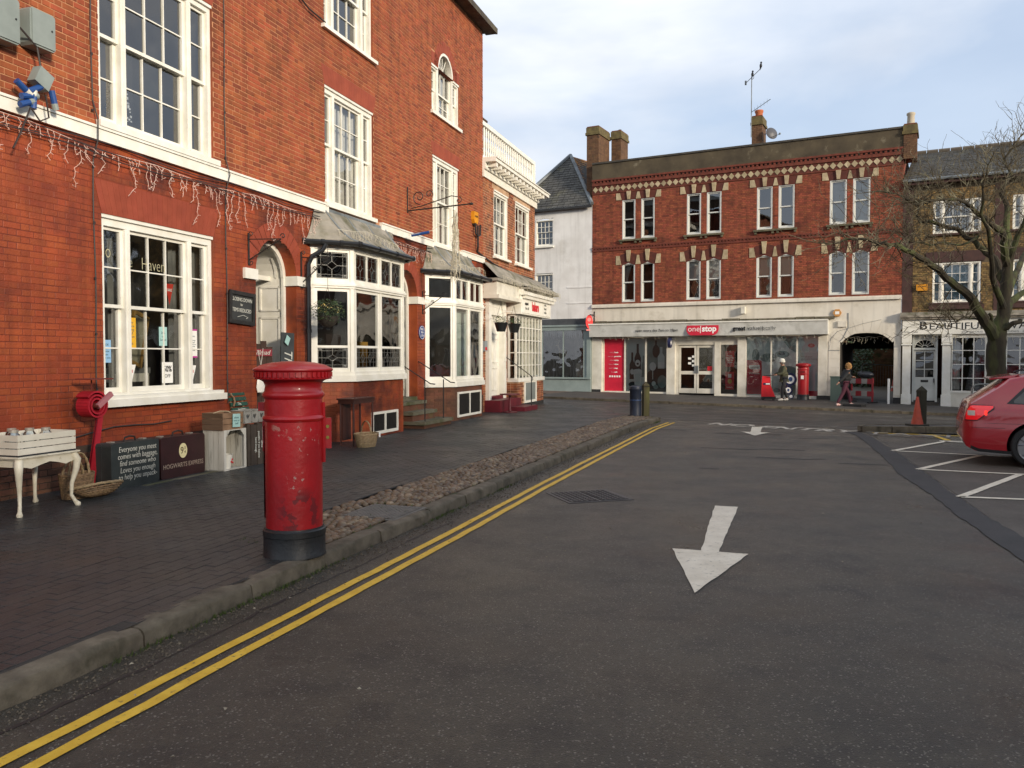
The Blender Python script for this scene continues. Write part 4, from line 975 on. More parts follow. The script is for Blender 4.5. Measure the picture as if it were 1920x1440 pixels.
# bow window of small panes
bw = ob('shop_window', None, H2); q = MB(); xa, xb, yb, z0, z1 = 2.3, 5.25, -.3, 1.05, 3.1
q.box(xa-.05, xb+.08, yb-.08, 0, z0-.12, z0); q.box(xa, xa+.07, yb, yb+.07, z0, z1); q.box(xb-.07, xb, yb, yb+.07, z0, z1); q.box(xa, xa+.07, -.07, 0, z0, z1); q.box(xa, xb, yb, 0, z1-.06, z1+.02); q.box(xb-.07, xb, -.07, 0, z0, z1)
nc, nr = 8, 5
for i in range(1, nc): x = xa+(xb-xa)*i/nc; q.box(x-.016, x+.016, yb+.01, yb+.05, z0, z1)
for j in range(1, nr): z = z0+(z1-z0)*j/nr; q.box(xa, xb, yb+.012, yb+.048, z-.014, z+.014); q.box(xa+.012, xa+.048, yb, 0, z-.014, z+.014)
q.build('window_frame', WHITE, bw)
for i in range(nc):
    for j in range(nr): pane(bw, xa+(xb-xa)*i/nc, xa+(xb-xa)*(i+1)/nc, yb+.03, z0+(z1-z0)*j/nr, z0+(z1-z0)*(j+1)/nr, GLASS)
Ms = Matrix.Translation((xa+.03, 0, 0)) @ Matrix.Rotation(R(-90), 4, 'Z')
for j in range(nr): pane(bw, 0, .3, 0, z0+(z1-z0)*j/nr, z0+(z1-z0)*(j+1)/nr, GLASS, Ms)
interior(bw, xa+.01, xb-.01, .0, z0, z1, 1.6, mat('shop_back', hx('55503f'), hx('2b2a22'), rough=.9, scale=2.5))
curtain(bw, 2.9, 5.2, -.18, 1.1, 3.05, mat('cream_blind', hx('cfcab6'), hx('b9b49f'), rough=.9), amp=.012, wl=.3)
q = MB(); q.slab([(xa-.02, 0), (xa-.02, -.33), (xb+.05, -.33), (xb+.05, 0)], .22, z0-.12); q.build('stall_riser', OM, bw)
bb = MB(); z = .22; r_ = 0
for z in [.22+.075*i for i in range(9)]:
    r_ += 1; x = xa-.02-(.1 if r_ % 2 else 0)
    while x < xb+.05:
        a, c = max(x, xa-.02), min(x+.215, xb+.05)
        if c-a > .03 and not (a < 4.42 and c > 2.98 and .18 < z+.04 < .98): bb.box(a, c, -.338, -.329, z, z+.064)
        x += .226
    y = -.33
    while y < 0: bb.box(xa-.028, xa-.019, y+.005, min(0, y+.215), z, z+.064); y += .226
bb.build('bricks', OB, bw, kind='stuff')
q = MB(); q.box(xa-.03, xb+.06, -.345, 0, -.3, .22); q.build('plinth', mat('black_plinth', hx('232324'), hx('30302f'), rough=.7), bw)
q = MB(); q.box(3.0, 4.4, -.36, -.3, .22, .3); q.box(3.0, 4.4, -.36, -.3, .88, .96); q.box(3.0, 3.12, -.36, -.3, .3, .88); q.box(4.28, 4.4, -.36, -.3, .3, .88); q.build('cellar_frame', WHITE, bw); BX(3.12, 4.28, -.35, -.345, .3, .88).build('cellar_panel', mat('frosted_pane', hx('79807e'), rough=.3), bw)
# red steps and hoop table before the door, baskets, rail
rs = thing('red_steps', 'maroon painted steps below the white shop door with a handrail', 'steps', ML(15.66, 0)+(0,), 72)
for a, b, c, z in ((.1, 2.15, -.5, .45), (.9, 2.3, -1.0, .22)): BX(a, b, c, 0, -.1, z).build('tread', RED, rs)
q = MB(); q.tube([(1.75, -.1, 1.75), (1.85, -.95, 1.12), (1.85, -.98, 1.04), (1.85, -.95, 1.0)], .014, 6); q.tube([(1.85, -.93, .2), (1.85, -.93, 1.14)], .016, 6); q.build('handrail', BLACK, rs)
tb = thing('pedestal_table', 'small round maroon pedestal table beside the maroon steps', 'table', ML(15.9, -.75)+(.1,), 72)
q = MB(); q.lathe([(0, .52), (.3, .52), (.3, .55), (0, .55)], 20); q.build('table_top', RED, tb); q = MB(); q.lathe([(.22, 0), (.22, .02), (.05, .05), (.035, .1), (.035, .52)], 14); q.build('pedestal', RED, tb, smooth=True)
def leafy(q, c, r_, n, flat=.7, s=.02, m=None):
    for i in range(n):
        a, b = rnd.uniform(0, 6.3), rnd.uniform(-.35, 1); rr = r_*rnd.uniform(.45, 1.05); p = Vector((c[0]+math.cos(a)*rr*math.sqrt(max(0, 1-b*b*.7)), c[1]+math.sin(a)*rr*math.sqrt(max(0, 1-b*b*.7)), c[2]+b*r_*flat))
        d = Vector((rnd.gauss(0, 1), rnd.gauss(0, 1), rnd.gauss(0, .7))).normalized(); e = d.orthogonal().normalized(); f = s*rnd.uniform(.6, 1.4)
        q.add([p, p+d*f+e*f*.45, p+d*2.1*f, p+d*f-e*f*.45], [(0, 1, 2, 3)])
LEAF = mat('leaf_green', hx('3d5226'), hx('22341a'), rough=.6, scale=9, island=.35)
BLU = mat('flower', hx('e7e1a6'), hx('d0a93a'), rough=.6, scale=15)
for i, (x, y, lab) in enumerate(((15.1, -.75, 'black hanging basket of greenery nearer the clear bay window'), (16.15, -.8, 'black hanging basket of greenery in front of the small paned window'))):
    hb = thing('hanging_basket', lab, 'hanging basket', ML(x, y)+(2.45,), 72, 'black hanging baskets by the bakery door')
    q = MB(); q.lathe([(.12, 0), (.19, .24), (.2, .26), (.17, .26)], 14); q.build('bowl', mat('black_plastic_pot', (.012, .013, .014), rough=.4), hb, smooth=True)
    q = MB(); leafy(q, (0, 0, .3), .24, 220, .5, .02); q.build('foliage', LEAF, hb)
    q = MB()
    for a in (0, 2.1, 4.2): q.tube([(.18*math.cos(a), .18*math.sin(a), .26), (0, 0, .8)], .004, 4)
    q.build('chain', BLACK, hb)
br = thing('basket_bracket', 'white scrolled bracket holding the black baskets', 'bracket', ML(15.6, -.02)+(0,), 72)
def scroll(q, c, r0, turns, a0, r_, plane='yz', x=0, sgn=1, n=24):
    P = []
    for i in range(n+1):
        t = i/n; a = a0+sgn*turns*2*math.pi*t; rr = r0*(1-.8*t); u, v = c[0]+rr*math.cos(a), c[1]+rr*math.sin(a); P.append((x, u, v) if plane == 'yz' else (u, x, v))
    q.tube(P, r_, 5)
q = MB(); q.tube([(0, 0, 2.7), (0, 0, 3.35)], .012, 5); q.tube([(0, 0, 3.3), (0, -.75, 3.05), (.5, -.8, 3.05)], .008, 5); q.tube([(0, 0, 2.75), (0, -.75, 3.05)], .008, 5); scroll(q, (-.1, 3.2), .08, 1.2, 0, .008); scroll(q, (-.1, 2.9), .08, 1.2, 0, .008, sgn=-1); q.build('arm', WHITE, br)
al = thing('alarm_box', 'yellow alarm box on the red brick wall near its far corner', 'alarm box', ML(14.85, -.0)+(5.65,), 72)
YB = mat('alarm_yellow', hx('d9921f'), hx('c5841c'), rough=.4)
q = MB(); q.prism([(-.17, -.06), (-.1, -.16), (.1, -.16), (.17, -.06), (.17, .17), (-.17, .17)], -.1, 0); q.build('housing', YB, al); text('ALARM', .08, SIGNBLK, al, 0, -.103, .04)
q = MB(); q.box(-.08, .08, -.08, 0, -.21, -.16); q.build('strobe', SIGNBLK, al)
pbx = thing('letter_box', 'small grey and red letter box on the narrow brick pier by the white door', 'letter box', ML(15.62, -.02)+(1.9,), 72)
BX(-.14, .1, -.1, 0, 0, .3).build('case', mat('grey_metal', hx('8d979b'), rough=.4), pbx); BX(-.1, .06, -.105, -.1, .03, .12).build('flap', SIGNRED, pbx)

# ================================================================ white rendered house across the side street
WR = mat('white_render', hx('e2e1de'), hx('d2d0cc'), streak=.12, rough=.85, scale=1.4, bump=.35, bscale=22, col3=hx('c5c2bb'), s3=.8, t3=(.55, .75))
H3 = thing('white_rendered_house', 'white rendered house with slate hipped roof and grey shopfront', 'house', OP0, -27.8)
W3 = Wm(H3)
O3 = [(-2.98, -2.06, 7.15, 8.5), (-2.98, -2.06, 4.35, 5.84), (-2.6, -.3, -.3, 3.25)]
wall(H3, 'wall', -4.4, -.01, -.4, 8.95, O3, WR, reveal=.14, side=8)
sash_window(H3, -2.98, -2.06, 7.15, 8.42, [(1, 4)], zm=7.85, y=.06, head_h=.05, box=.03, st=.02, bar=.022, over=.05, rows=(2, 2)); sash_window(H3, -2.98, -2.06, 4.38, 5.8, [(1, 4)], zm=5.1, y=.06, head_h=.05, box=.03, st=.02, bar=.022, over=.05, rows=(2, 2))
ring(H3, -2.52, 8.42-.9, .95, 1.04, 8, WR, y=-.012, a0=62, a1=118)
q = MB(); q.box(-1.3, -.02, -.02, 0, 5.05, 5.12); q.box(-1.3, -.02, -.02, 0, 4.3, 4.35); q.build('render_band', WR, H3)
SL = mat('slate', hx('55544f'), hx('43423f'), rough=.65, scale=3, bump=.4, bscale=30, island=.3, col3=hx('6c6a55'), s3=1.2, t3=(.56, .72))
SL2 = mat('slate_bed', hx('2e2d2b'), rough=.9)
def slates(house, A_, B_, C_, D_, m, w_=.28, h=.22, name='slates', trim=None, lift=.02, parent=None):
    """courses of slates over the quadrilateral A B (eaves) C D (ridge)"""
    A_, B_, C_, D_ = map(Vector, (A_, B_, C_, D_)); nrm = (B_-A_).cross(D_-A_).normalized(); q = MB(); hs = (D_-A_).length; n = max(2, int(hs/h))
    for j in range(n):
        l0, l1 = A_.lerp(D_, j/n), A_.lerp(D_, (j+1)/n); r0, r1 = B_.lerp(C_, j/n), B_.lerp(C_, (j+1)/n); L = (r0-l0).length; k = max(1, round(L/w_)); o = .5 if j % 2 else 0
        for i in range(-1, k+1):
            t0, t1 = max(0, (i+o)/k), min(1, (i+1+o)/k)
            if t1-t0 < .15/k: continue
            g = .01/max(L, .1); li = lift*rnd.uniform(.7, 1.4)
            p0, p1, p2, p3 = l0.lerp(r0, t0+g), l0.lerp(r0, t1-g), l1.lerp(r1, t1-g), l1.lerp(r1, t0+g)
            q.add([p0+nrm*li, p1+nrm*li, p2+nrm*.003, p3+nrm*.003, p0, p1], [(0, 1, 2, 3), (4, 5, 1, 0)])
    o_ = q.build(name, m, house, kind='stuff'); q = MB(); q.quad(A_, B_, C_, D_); q.build('roof_deck', SL2, house); return o_
a, b, ap = (-4.5, -.15, 8.95), (.05, -.15, 8.95), (-2.15, 2.3, 12.0)
slates(H3, a, b, (ap[0]+.05, ap[1], ap[2]), (ap[0]-.05, ap[1], ap[2]), SL, .3, .2)
rd = (-2.15, 8.5, 12.6)
OT = mat('lichen_tile', hx('8b5a2c'), hx('5c4630'), rough=.9, scale=4, bump=.6, island=.3, col3=hx('a8762c'), s3=2, t3=(.5, .65))
slates(H3, b, (.05, 8.5, 8.95), rd, ap, OT, .25, .2)
q = MB()
for t in ((a, ap), (b, ap)):
    A_, B_ = Vector(t[0]), Vector(t[1]); q.tube([A_+Vector((0, -.02, .04)), B_+Vector((0, 0, .04))], .09, 6)
q.build('hip_flashing', LEAD, H3)
q = MB(); q.box(-4.5, .02, -.24, -.12, 8.82, 8.93); q.build('gutter', mat('dark_gutter', (.02, .02, .02), rough=.5), H3)
# grey shopfront
GP = mat('grey_green_paint', hx('8d9a97'), hx('7f8c89'), rough=.5, scale=2)
sf = ob('shopfront', None, H3); q = MB()
q.box(-4.3, -.02, -.12, 0, .0-.3, .68); q.box(-4.3, -.02, -.2, 0, .68, .76); q.box(-4.3, -.02, -.14, 0, 3.02, 3.2); q.box(-4.3, -.02, -.2, 0, 3.2, 3.28)
for x in (-2.62, -1.5, -.42): q.box(x, x+(.2 if x > -1 else .05), -.08, 0, .76, 3.02)
q.box(-.22, -.02, -.14, 0, .76, 3.02)
q.build('shop_frame', GP, sf)
q = MB(); q.box(-4.3, -.02, -.1, 0, 3.28, 3.58); q.build('fascia', mat('dark_grey_sign', hx('3a3d40'), hx('4c4f52'), rough=.7), sf)
pane(sf, -2.57, -1.5, -.05, .76, 3.02); pane(sf, -1.45, -.42, -.05, .76, 3.02)
interior(sf, -2.6, -.4, .0, .76, 3.02, 1.6, mat('grey_shop_room', hx('3f4044'), hx('2a2b2e'), rough=.9, scale=2))
q = MB(); rr = random.Random(3)
for i in range(46):
    x = -2.55+i*.047; h = rr.uniform(.1, .42); q.add([(x, .0, 3.0), (x+.045, .0, 3.0), (x+.022, .02, 3.0-h)], [(0, 1, 2)]); q.add([(x, .01, 3.0), (x+.022, .03, 3.0-h), (x+.045, .01, 3.0)], [(0, 1, 2)])
q.build('icicle_garland', mat('silver_tinsel', hx('b8bcc0'), rough=.4), sf)
curtain(sf, -2.55, -2.1, .5, .8, 3.0, MC['grey_curtain'], tie=1, wl=.12); curtain(sf, -1.3, -.5, .9, .8, 3.0, MC['grey_curtain'], wl=.16)
q = MB(); q.box(-2.2, -1.2, .3, .7, 1.55, 1.62)
for x in (-2.18, -1.26): q.box(x, x+.05, .3, .35, .78, 1.55); q.box(x, x+.05, .65, .7, .78, 1.55)
q.build('display_table', mat('grey_wood', hx('6a6c6e'), rough=.7), sf)
q = MB(); q.box(-.95, -.5, .3, .65, .78, 1.42)
q.build('small_chest', mat('cream_wood', hx('b5b2a5'), rough=.6), sf); q = MB()
for z in (.9, 1.1, 1.28): q.ball((-.72, .29, z), .02)
q.build('knob', BLACK, sf)
# gilded deer ornament on the table
q = MB(); q.tube([(-1.93, .5, 1.98), (-1.75, .5, 2.0), (-1.55, .5, 2.02)], [.07, .1, .08], 8); q.tube([(-1.9, .5, 2.02), (-1.98, .5, 2.2), (-2.02, .5, 2.35)], [.05, .035, .03], 6); q.tube([(-1.98, .5, 2.34), (-2.12, .5, 2.3)], [.04, .02], 6)
for x in (-1.94, -1.86, -1.62, -1.55): q.tube([(x, .5, 1.98), (x+.02, .5, 1.8), (x, .5, 1.62)], [.03, .016, .014], 5)
for s in (-1, 1): q.tube([(-2.0, .5, 2.38), (-1.96, .5+s*.05, 2.5), (-2.0, .5+s*.09, 2.64)], .01, 4); q.tube([(-1.96, .5+s*.05, 2.5), (-1.9, .5+s*.07, 2.58)], .008, 4)
q.build('deer_ornament', mat('pale_gilt', hx('b3a98b'), rough=.4, metal=.3), sf, smooth=True)

# ================================================================ shop with the diamond frieze
FB = mat('deep_red_brick', hx('9a5036'), hx('80412b'), streak=.35, rough=.85, scale=6, bump=.5, island=.35, col3=hx('5e2b1e'), s3=1.2, t3=(.52, .72))
FM = mat('red_brick_joints', hx('6f3b29'), hx('5c3022'), rough=.95, scale=5)
CR = mat('cream_render', hx('dcd6c8'), hx('cec7b8'), streak=.15, rough=.8, scale=.8, bump=.2, bscale=20, col3=hx('b5ad9c'), s3=1.1, t3=(.55, .75))
H4 = thing('corner_shop_building', 'three storey red brick building with diamond frieze over a convenience shop', 'building', OP0, -27.8)
W4 = Wm(H4); XE = 13.33
px_ = [(1.5, 2.14), (2.42, 3.06), (4.56, 5.2), (5.46, 6.1), (7.63, 8.28), (8.53, 9.18), (10.58, 11.23), (11.47, 12.12)]
OT4 = [(a, b, 7.22, 9.05) for a, b in px_]; OF4 = [(a, b, 4.3, 6.12) for a, b in px_]
w4 = wall(H4, 'upper_wall', 0, XE, 4.2, 9.9, OT4+OF4, FM, rm=FB, reveal=.1, side=9)
bricks(w4, W4, 0, XE, 4.2, 9.4, OT4+OF4+[(a-.04, b+.04, c, c+.42) for a, b, _, c in OT4+OF4], FB, single=0)
STO = mat('buff_stone', hx('b9a98a'), hx('9b8b6c'), rough=.85, scale=5, bump=.4, island=.2)
DKB = mat('dark_red_arch', hx('5d2c20'), hx('4c241b'), rough=.85, scale=6, island=.1)
GREY = mat('grey_window_frame', hx('c9cac4'), rough=.5)
STS = mat('mossy_sill', hx('6d6650'), hx('4f4c3a'), rough=.9, scale=5, bump=.4)
BLN = mat('roller_blind', hx('b3b6b3'), hx('a6a9a6'), rough=.9)
blinds = {2: .45, 3: .5, 4: .42, 5: .42, 6: .44, 7: .44}
for r_, OPx in ((0, OT4), (1, OF4)):
    for i, (a, b, c, d) in enumerate(OPx):
        def cc(win, i=i, a=a, b=b, c=c, d=d, r_=r_):
            if r_ and i in blinds: BX(a+.05, b-.05, .2, .21, d-.1-(d-c)*blinds[i], d-.06).build('blind', BLN if i < 4 else mat('cream_roller_blind', hx('b5afa0'), rough=.9), win)
            if not r_ and i in (6, 7): BX(a+.05, b-.05, .2, .21, c+.06, d-.06).build('blind', BLN, win)
            if not r_ and i in (1, 2, 3): BX(a+.05, b-.05, .2, .21, d-.32, d-.06).build('blind', BLN, win)
            if r_ and i in (0, 4, 6): curtain(win, a+.06, a+.4, .26, c+.1, d-.1, tie=1, wl=.07)
            if r_ and i == 5: curtain(win, b-.4, b-.06, .26, c+.1, d-.1, tie=-1, wl=.07)
        sash_window(H4, a, b, c, d, [(1, 1)], rows=(1, 1), y=.05, head=False, m=GREY, sill=False, st=.05, box=.05, curt=cc, depth=1.2, gm=GLASS2 if (i < 6 and not r_) else GLASS)
        # lintel of dark brick with stone key
        q = MB(); cx = (a+b)/2
        if r_:
            for k in range(8):
                t0, t1 = R(58+64*k/8), R(58+64*(k+1)/8); r0, r1 = .62, .96; zc = d-.5
                q.prism([(cx+r0*math.cos(t0), zc+r0*math.sin(t0)), (cx+r1*math.cos(t0), zc+r1*math.sin(t0)), (cx+r1*math.cos(t1), zc+r1*math.sin(t1)), (cx+r0*math.cos(t1), zc+r0*math.sin(t1))], -.012, 0)
            q.prism([(a, d-.12), (cx, d-.0), (b, d-.12), (b+.12, d+.22), (cx, d+.4), (a-.12, d+.22)], -.008, 0)
        else: q.prism([(a-.02, d-.02), (b+.02, d-.02), (b+.12, d+.34), (a-.12, d+.34)], -.012, 0)
        q.build('lintel', DKB, H4)
        q = MB(); k0, k1, h0, h1 = (.06, .1, 0, .38) if not r_ else (.06, .11, .06, .58)
        q.prism([(cx-k0, d+h0), (cx+k0, d+h0), (cx+k1, d+h1), (cx-k1, d+h1)], -.07, 0); q.build('keystone', STO, H4)
for OPx, r_ in ((OT4, 0), (OF4, 1)):
    for i in range(0, 8, 2):
        a, b, c, d = OPx[i]; a2, b2 = OPx[i+1][:2]; z = d+(.0 if not r_ else -.08); hh = .32 if not r_ else .42
        for x0, x1, t0, t1 in ((a-.3, a-.04, a-.3, a-.12), (b2+.04, b2+.3, b2+.12, b2+.3), (b+.02, a2-.02, b+.09, a2-.09)):
            q = MB(); q.prism([(x0, z), (x1, z), (t1, z+hh), (t0, z+hh)], -.03, 0); q.build('springer_stone', STO, H4)
        if not r_:
            q = MB(); q.box(a-.12, b2+.12, -.14, 0, c-.1, c-.02)
            for x in (a-.08, b-.02, a2-.06, b2-.0): q.box(x, x+.09, -.1, 0, c-.2, c-.1)
            q.build('window_sill', STS, H4)
# courses between the storeys and the frieze
q = MB(); q.prism([(0, 6.72), (XE, 6.72), (XE, 6.8), (0, 6.8)], -.04, 0); q.prism([(0, 6.86), (XE, 6.86), (XE, 6.93), (0, 6.93)], -.06, 0)
WRB = mat('shaded_weathered_brick', hx('74392a'), hx('5e2e22'), rough=.9, scale=7, bump=.5, streak=.3); q.build('string_course', WRB, H4); q = MB()  # brick colour darkened as shade on the courses, plus weather streaks
for i in range(int(XE/.15)): q.box(i*.15+.02, i*.15+.1, -.05, 0, 6.8, 6.86)
for i in range(int(XE/.18)): q.box(i*.18+.03, i*.18+.12, -.07, 0, 9.93, 10.02)
q.build('dentil_course', WRB, H4, kind='stuff')
q = MB(); q.box(0, XE, -.03, 0, 9.42, 9.46); q.box(0, XE, -.06, 0, 9.8, 9.93); q.box(0, XE, -.1, 0, 10.02, 10.1); q.build('cornice_course', WRB, H4)
BX(0, XE, -.012, 0, 9.46, 9.8).build('frieze', DKB, H4)
q = MB(); q.prism([(-.13, 0), (0, -.14), (.13, 0), (0, .14)], -.03, 0); dm = q.mesh('diamond_tile', STO)
for i in range(48): ob('diamond_tile', dm, H4, loc=(.16+i*.277, 0, 9.63))
PR = mat('stained_parapet', hx('564c3a'), hx('40382b'), rough=.9, scale=1.5, bump=.4, col3=hx('7a725f'), s3=2.5, t3=(.6, .75))
q = MB(); q.box(0, XE, -.05, .25, 10.1, 10.82); q.build('parapet', PR, H4); q = MB()
for i in range(22): q.box(i*XE/22, (i+1)*XE/22-.01, -.1, .32, 10.82, 10.9)
q.build('coping', mat('dark_coping', hx('4a463f'), hx('3a3732'), rough=.9), H4)
q = MB(); q.quad((0, .25, 10.4), (XE, .25, 10.4), (XE, 9, 10.4), (0, 9, 10.4)); q.build('flat_roof', LEAD, H4)
CB = mat('chimney_brick', hx('6d5138'), hx('5a4230'), rough=.9, scale=6, bump=.6, island=.2, col3=hx('43352a'), s3=4)
for a, b, y, yl, z0, z1, lab in ((-.42, .18, .3, 1.4, 8.5, 12.75, 'tall chimney at the left end'), (.3, .78, 1.7, 1.0, 10, 12.8, 'shorter chimney beside the tall one'), (7.08, 7.52, 1.5, .9, 10, 12.55, 'slim chimney with a clay pot'), (13.32, 13.78, -.1, .9, 9.6, 10.98, 'chimney at the right end')):
    ch = ob('chimney', None, H4, label=lab); q = MB(); q.box(a, b, y, y+yl, z0, z1); q.build('stack', CM_ if 0 else FM, ch); bb = MB()
    z = z0; r_ = 0
    while z < z1-.3:
        x = a-(.11 if r_ % 2 else 0)
        while x < b:
            s, e = max(a, x), min(b, x+.215)
            if e-s > .03: bb.box(s, e, y-.008, y, z, z+.065)
            x += .225
        yy = y-(.11 if r_ % 2 else 0)
        while yy < y+yl:
            s, e = max(y, yy), min(y+yl, yy+.215)
            if e-s > .03: bb.box(b, b+.008, s, e, z, z+.065); bb.box(a-.008, a, s, e, z, z+.065)
            yy += .225
        z += .075; r_ += 1
    bb.build('bricks', CB, ch, kind='stuff')
    q = MB(); q.box(a-.06, b+.06, y-.06, y+yl+.06, z1-.42, z1-.3); q.box(a-.03, b+.03, y-.03, y+yl+.03, z1-.3, z1-.05); q.box(a+.03, b-.03, y+.05, y+yl-.05, z1-.05, z1); q.build('cap', mat('lichen_cap', hx('6b603c'), hx('50462f'), rough=.95, scale=5, bump=.5), ch)
    if a > 7 and a < 9: q = MB(); q.lathe([(.17, 12.55), (.16, 12.75), (.19, 12.8), (.19, 12.88), (.15, 12.88)], 14, c=(7.3, 1.95)); q.build('chimney_pot', mat('terracotta', hx('b0623d'), rough=.8), ch, smooth=True)
    if a > 13: q = MB(); q.lathe([(.15, 10.96), (.13, 11.35), (.16, 11.4), (.16, 11.47), (.1, 11.5)], 12, c=(13.55, .3)); q.build('chimney_pot', mat('pale_pot', hx('b5ab98'), rough=.8), ch, smooth=True)
    if .2 < a < .4: q = MB(); q.lathe([(.06, 12.7), (.06, 12.95), (.08, 12.95)], 8, c=(.55, 2.2)); q.build('flue', LEAD, ch)
ae = thing('tv_aerial', 'tall television aerial on a mast beside the chimney pot', 'aerial', OL(7.06, 1.45)+(11.6,), -27.8)
q = MB(); q.tube([(0, 0, 0), (0, 0, 2.6)], .022, 6); q.build('mast', LEAD, ae)
q = MB(); q.tube([(-.33, .2, 2.48), (.47, -.3, 2.9)], .015, 5); q.tube([(0, 0, 2.55), (.1, -.05, 2.6), (.1, -.06, 2.7)], .012, 4); q.tube([(-.3, .18, 2.42), (-.3, .18, 2.6)], .05, 4); q.build('boom', LEAD, ae)
q = MB(); q.tube([(0, -.02, 1.1), (.9, -.4, 1.45)], .015, 5)
for i in range(6): t = i/6; q.tube([(.9*t, -.02-.38*t, 1.0+.35*t), (.9*t, -.02-.38*t, 1.22+.35*t)], .006, 4)
q.build('lower_boom', LEAD, ae)
BK = mat('black_feather', (.012, .012, .014), rough=.6)
for x, y, z, lab in ((.03, 0, 2.67, 'small dark bird perched on the middle of the aerial'), (.45, -.29, 2.9, 'small dark bird perched at the tip of the aerial')):
    p = W4 @ Vector((7.06+x, 1.45+y, 11.6+z)); q = MB(); q.ball((0, 0, .11), .075, (.8, .8, 1.3)); q.ball((0, -.04, .23), .045); q.tube([(0, -.08, .23), (0, -.12, .225)], [.012, .003], 5); q.tube([(0, .03, .06), (0, .12, -.04)], [.04, .015], 5)
    for s in (-1, 1): q.tube([(s*.02, 0, .03), (s*.02, 0, 0)], .005, 4)
    bd = q.build('bird', BK, smooth=True, label=lab, cat='bird', group='birds on the aerial'); bd.location = p
dish = thing('satellite_dish', 'grey satellite dish on the right of the middle chimney', 'satellite dish', W4 @ Vector((8.0, 1.4, 11.68)), -27.8+10)
q = MB(); q.T = Matrix.Rotation(R(75), 4, 'X') @ Matrix.Rotation(R(30), 4, 'Y')
q.lathe([(0, 0), (.15, -.02), (.27, -.07), (.275, -.075), (.15, -.03), (0, -.015)], 20); q.build('dish', mat('dish_grey', hx('4c4c50'), rough=.5), dish, smooth=True)
q = MB(); q.tube([(-.35, .2, 0), (-.1, .15, .02), (0, .05, 0)], .02, 6); q.tube([(0, -.05, -.2), (.3, -.4, -.2)], .012, 5); q.ball((.3, -.4, -.18), .05); q.build('arm', LEAD, dish)
# ground floor: cream wall, shopfront, awning box, carriage arch
AR = (11.05, 13.07, -.4, 2.76, 12.06, 1.35, 2.38)
arcz = 2.36
def arch_z(x): c, h = 12.06, .36; t = (x-c)/1.01; return arcz+h*math.sqrt(max(0, 1-t*t*.93))
q = MB(); q.quad((0, 0, 2.62), (10.55, 0, 2.62), (10.55, 0, 4.2), (0, 0, 4.2))
q.quad((10.15, 0, -.35), (11.05, 0, -.35), (11.05, 0, 4.2), (10.15, 0, 4.2)) if 0 else q.quad((10.55, 0, -.35), (11.05, 0, -.35), (11.05, 0, 4.2), (10.55, 0, 4.2)); q.quad((13.07, 0, -.35), (XE, 0, -.35), (XE, 0, 4.2), (13.07, 0, 4.2))
n = 16
for i in range(n):
    xa, xb = 11.05+2.02*i/n, 11.05+2.02*(i+1)/n; za, zb = arch_z(xa), arch_z(xb); q.quad((xa, 0, za), (xb, 0, zb), (xb, 0, 4.2), (xa, 0, 4.2))
    q.k = 1; q.quad((xb, 0, zb), (xa, 0, za), (xa, 5.5, za), (xb, 5.5, zb)); q.k = 0
q.k = 1; q.quad((11.05, 0, -.4), (11.05, 5.5, -.4), (11.05, 5.5, arcz), (11.05, 0, arcz)); q.quad((13.07, 0, -.4), (13.07, 0, arcz), (13.07, 5.5, arcz), (13.07, 5.5, -.4))
q.quad((11.05, 5.5, 2.12), (13.07, 5.5, 2.12), (13.07, 5.5, 3), (11.05, 5.5, 3)); q.build('cream_wall', [CR, mat('passage_wall', hx('35302b'), hx('25211d'), rough=.9)], H4)
q = MB(); q.box(0, XE, -.1, 0, 4.06, 4.16); q.box(0, XE, -.06, 0, 4.16, 4.22); q.build('cornice', CR, H4)
q = MB()
for i in range(14): q.box(i*.775, i*.775+.75, -.16-.03*rnd.random(), 0, 3.32+rnd.uniform(-.01, .02), 3.4+rnd.uniform(-.02, .03))
q.build('awning_flashing', mat('rotten_board', hx('4b4538'), hx('6c6655'), rough=.95, scale=9, bump=.7), H4)
# quoin blocks beside the arch
q = MB()
for side_ in ((10.6, 11.05), (13.07, 13.33)):
    for k in range(6): q.box(side_[0]+.01, side_[1]-.005, -.02, 0, .18+k*.37, .54+k*.37)
for k in range(9):
    t0, t1 = R(35+110*k/9), R(35+110*(k+1)/9)
    f = lambda t, r_: (12.06+math.cos(t)*r_*1.12, 1.72+math.sin(t)*r_)
    A_, B_, C_, D_ = f(t0+.01, 1.05), f(t0+.01, 1.55), f(t1-.01, 1.55), f(t1-.01, 1.05)
    q.prism([A_, B_, C_, D_], -.007, 0)
q.build('rusticated_block', CR, H4)
q = MB(); q.box(10.15, 11.05, -.03, 0, -.4, .12); q.box(13.07, 13.34, -.03, 0, -.4, .1); q.box(0, .45, -.03, 0, -.3, .2); q.build('black_plinth', MC['black_plinth'], H4)
aw = ob('awning_box', None, H4); AWM = mat('pale_grey_awning', hx('cfcfc9'), hx('bdbdb6'), rough=.6, scale=2.5, col3=hx('a8a8a0'), s3=2)
q = MB(); q.add([(0, -.42, 3.26), (10.6, -.42, 3.26), (10.6, -.34, 2.68), (0, -.34, 2.68), (0, 0, 3.32), (10.6, 0, 3.32), (10.6, 0, 2.68), (0, 0, 2.68)], [(0, 3, 2, 1), (0, 1, 5, 4), (3, 7, 6, 2), (1, 2, 6, 5), (0, 4, 7, 3)]); q.build('box', AWM, aw)
BX(-.02, 10.62, -.45, -.41, 3.24, 3.3).build('white_lip', WHITE, aw)
CL = mat('crimson', hx('cc1f3a'), hx('bb1a34'), rough=.5); tilt = Matrix.Translation((0, -.395, 2.97)) @ Matrix.Rotation(R(-7.8), 4, 'X')
q = MB(); q.T = tilt; P = [(4.75, .27), (6.1, .27)]; 
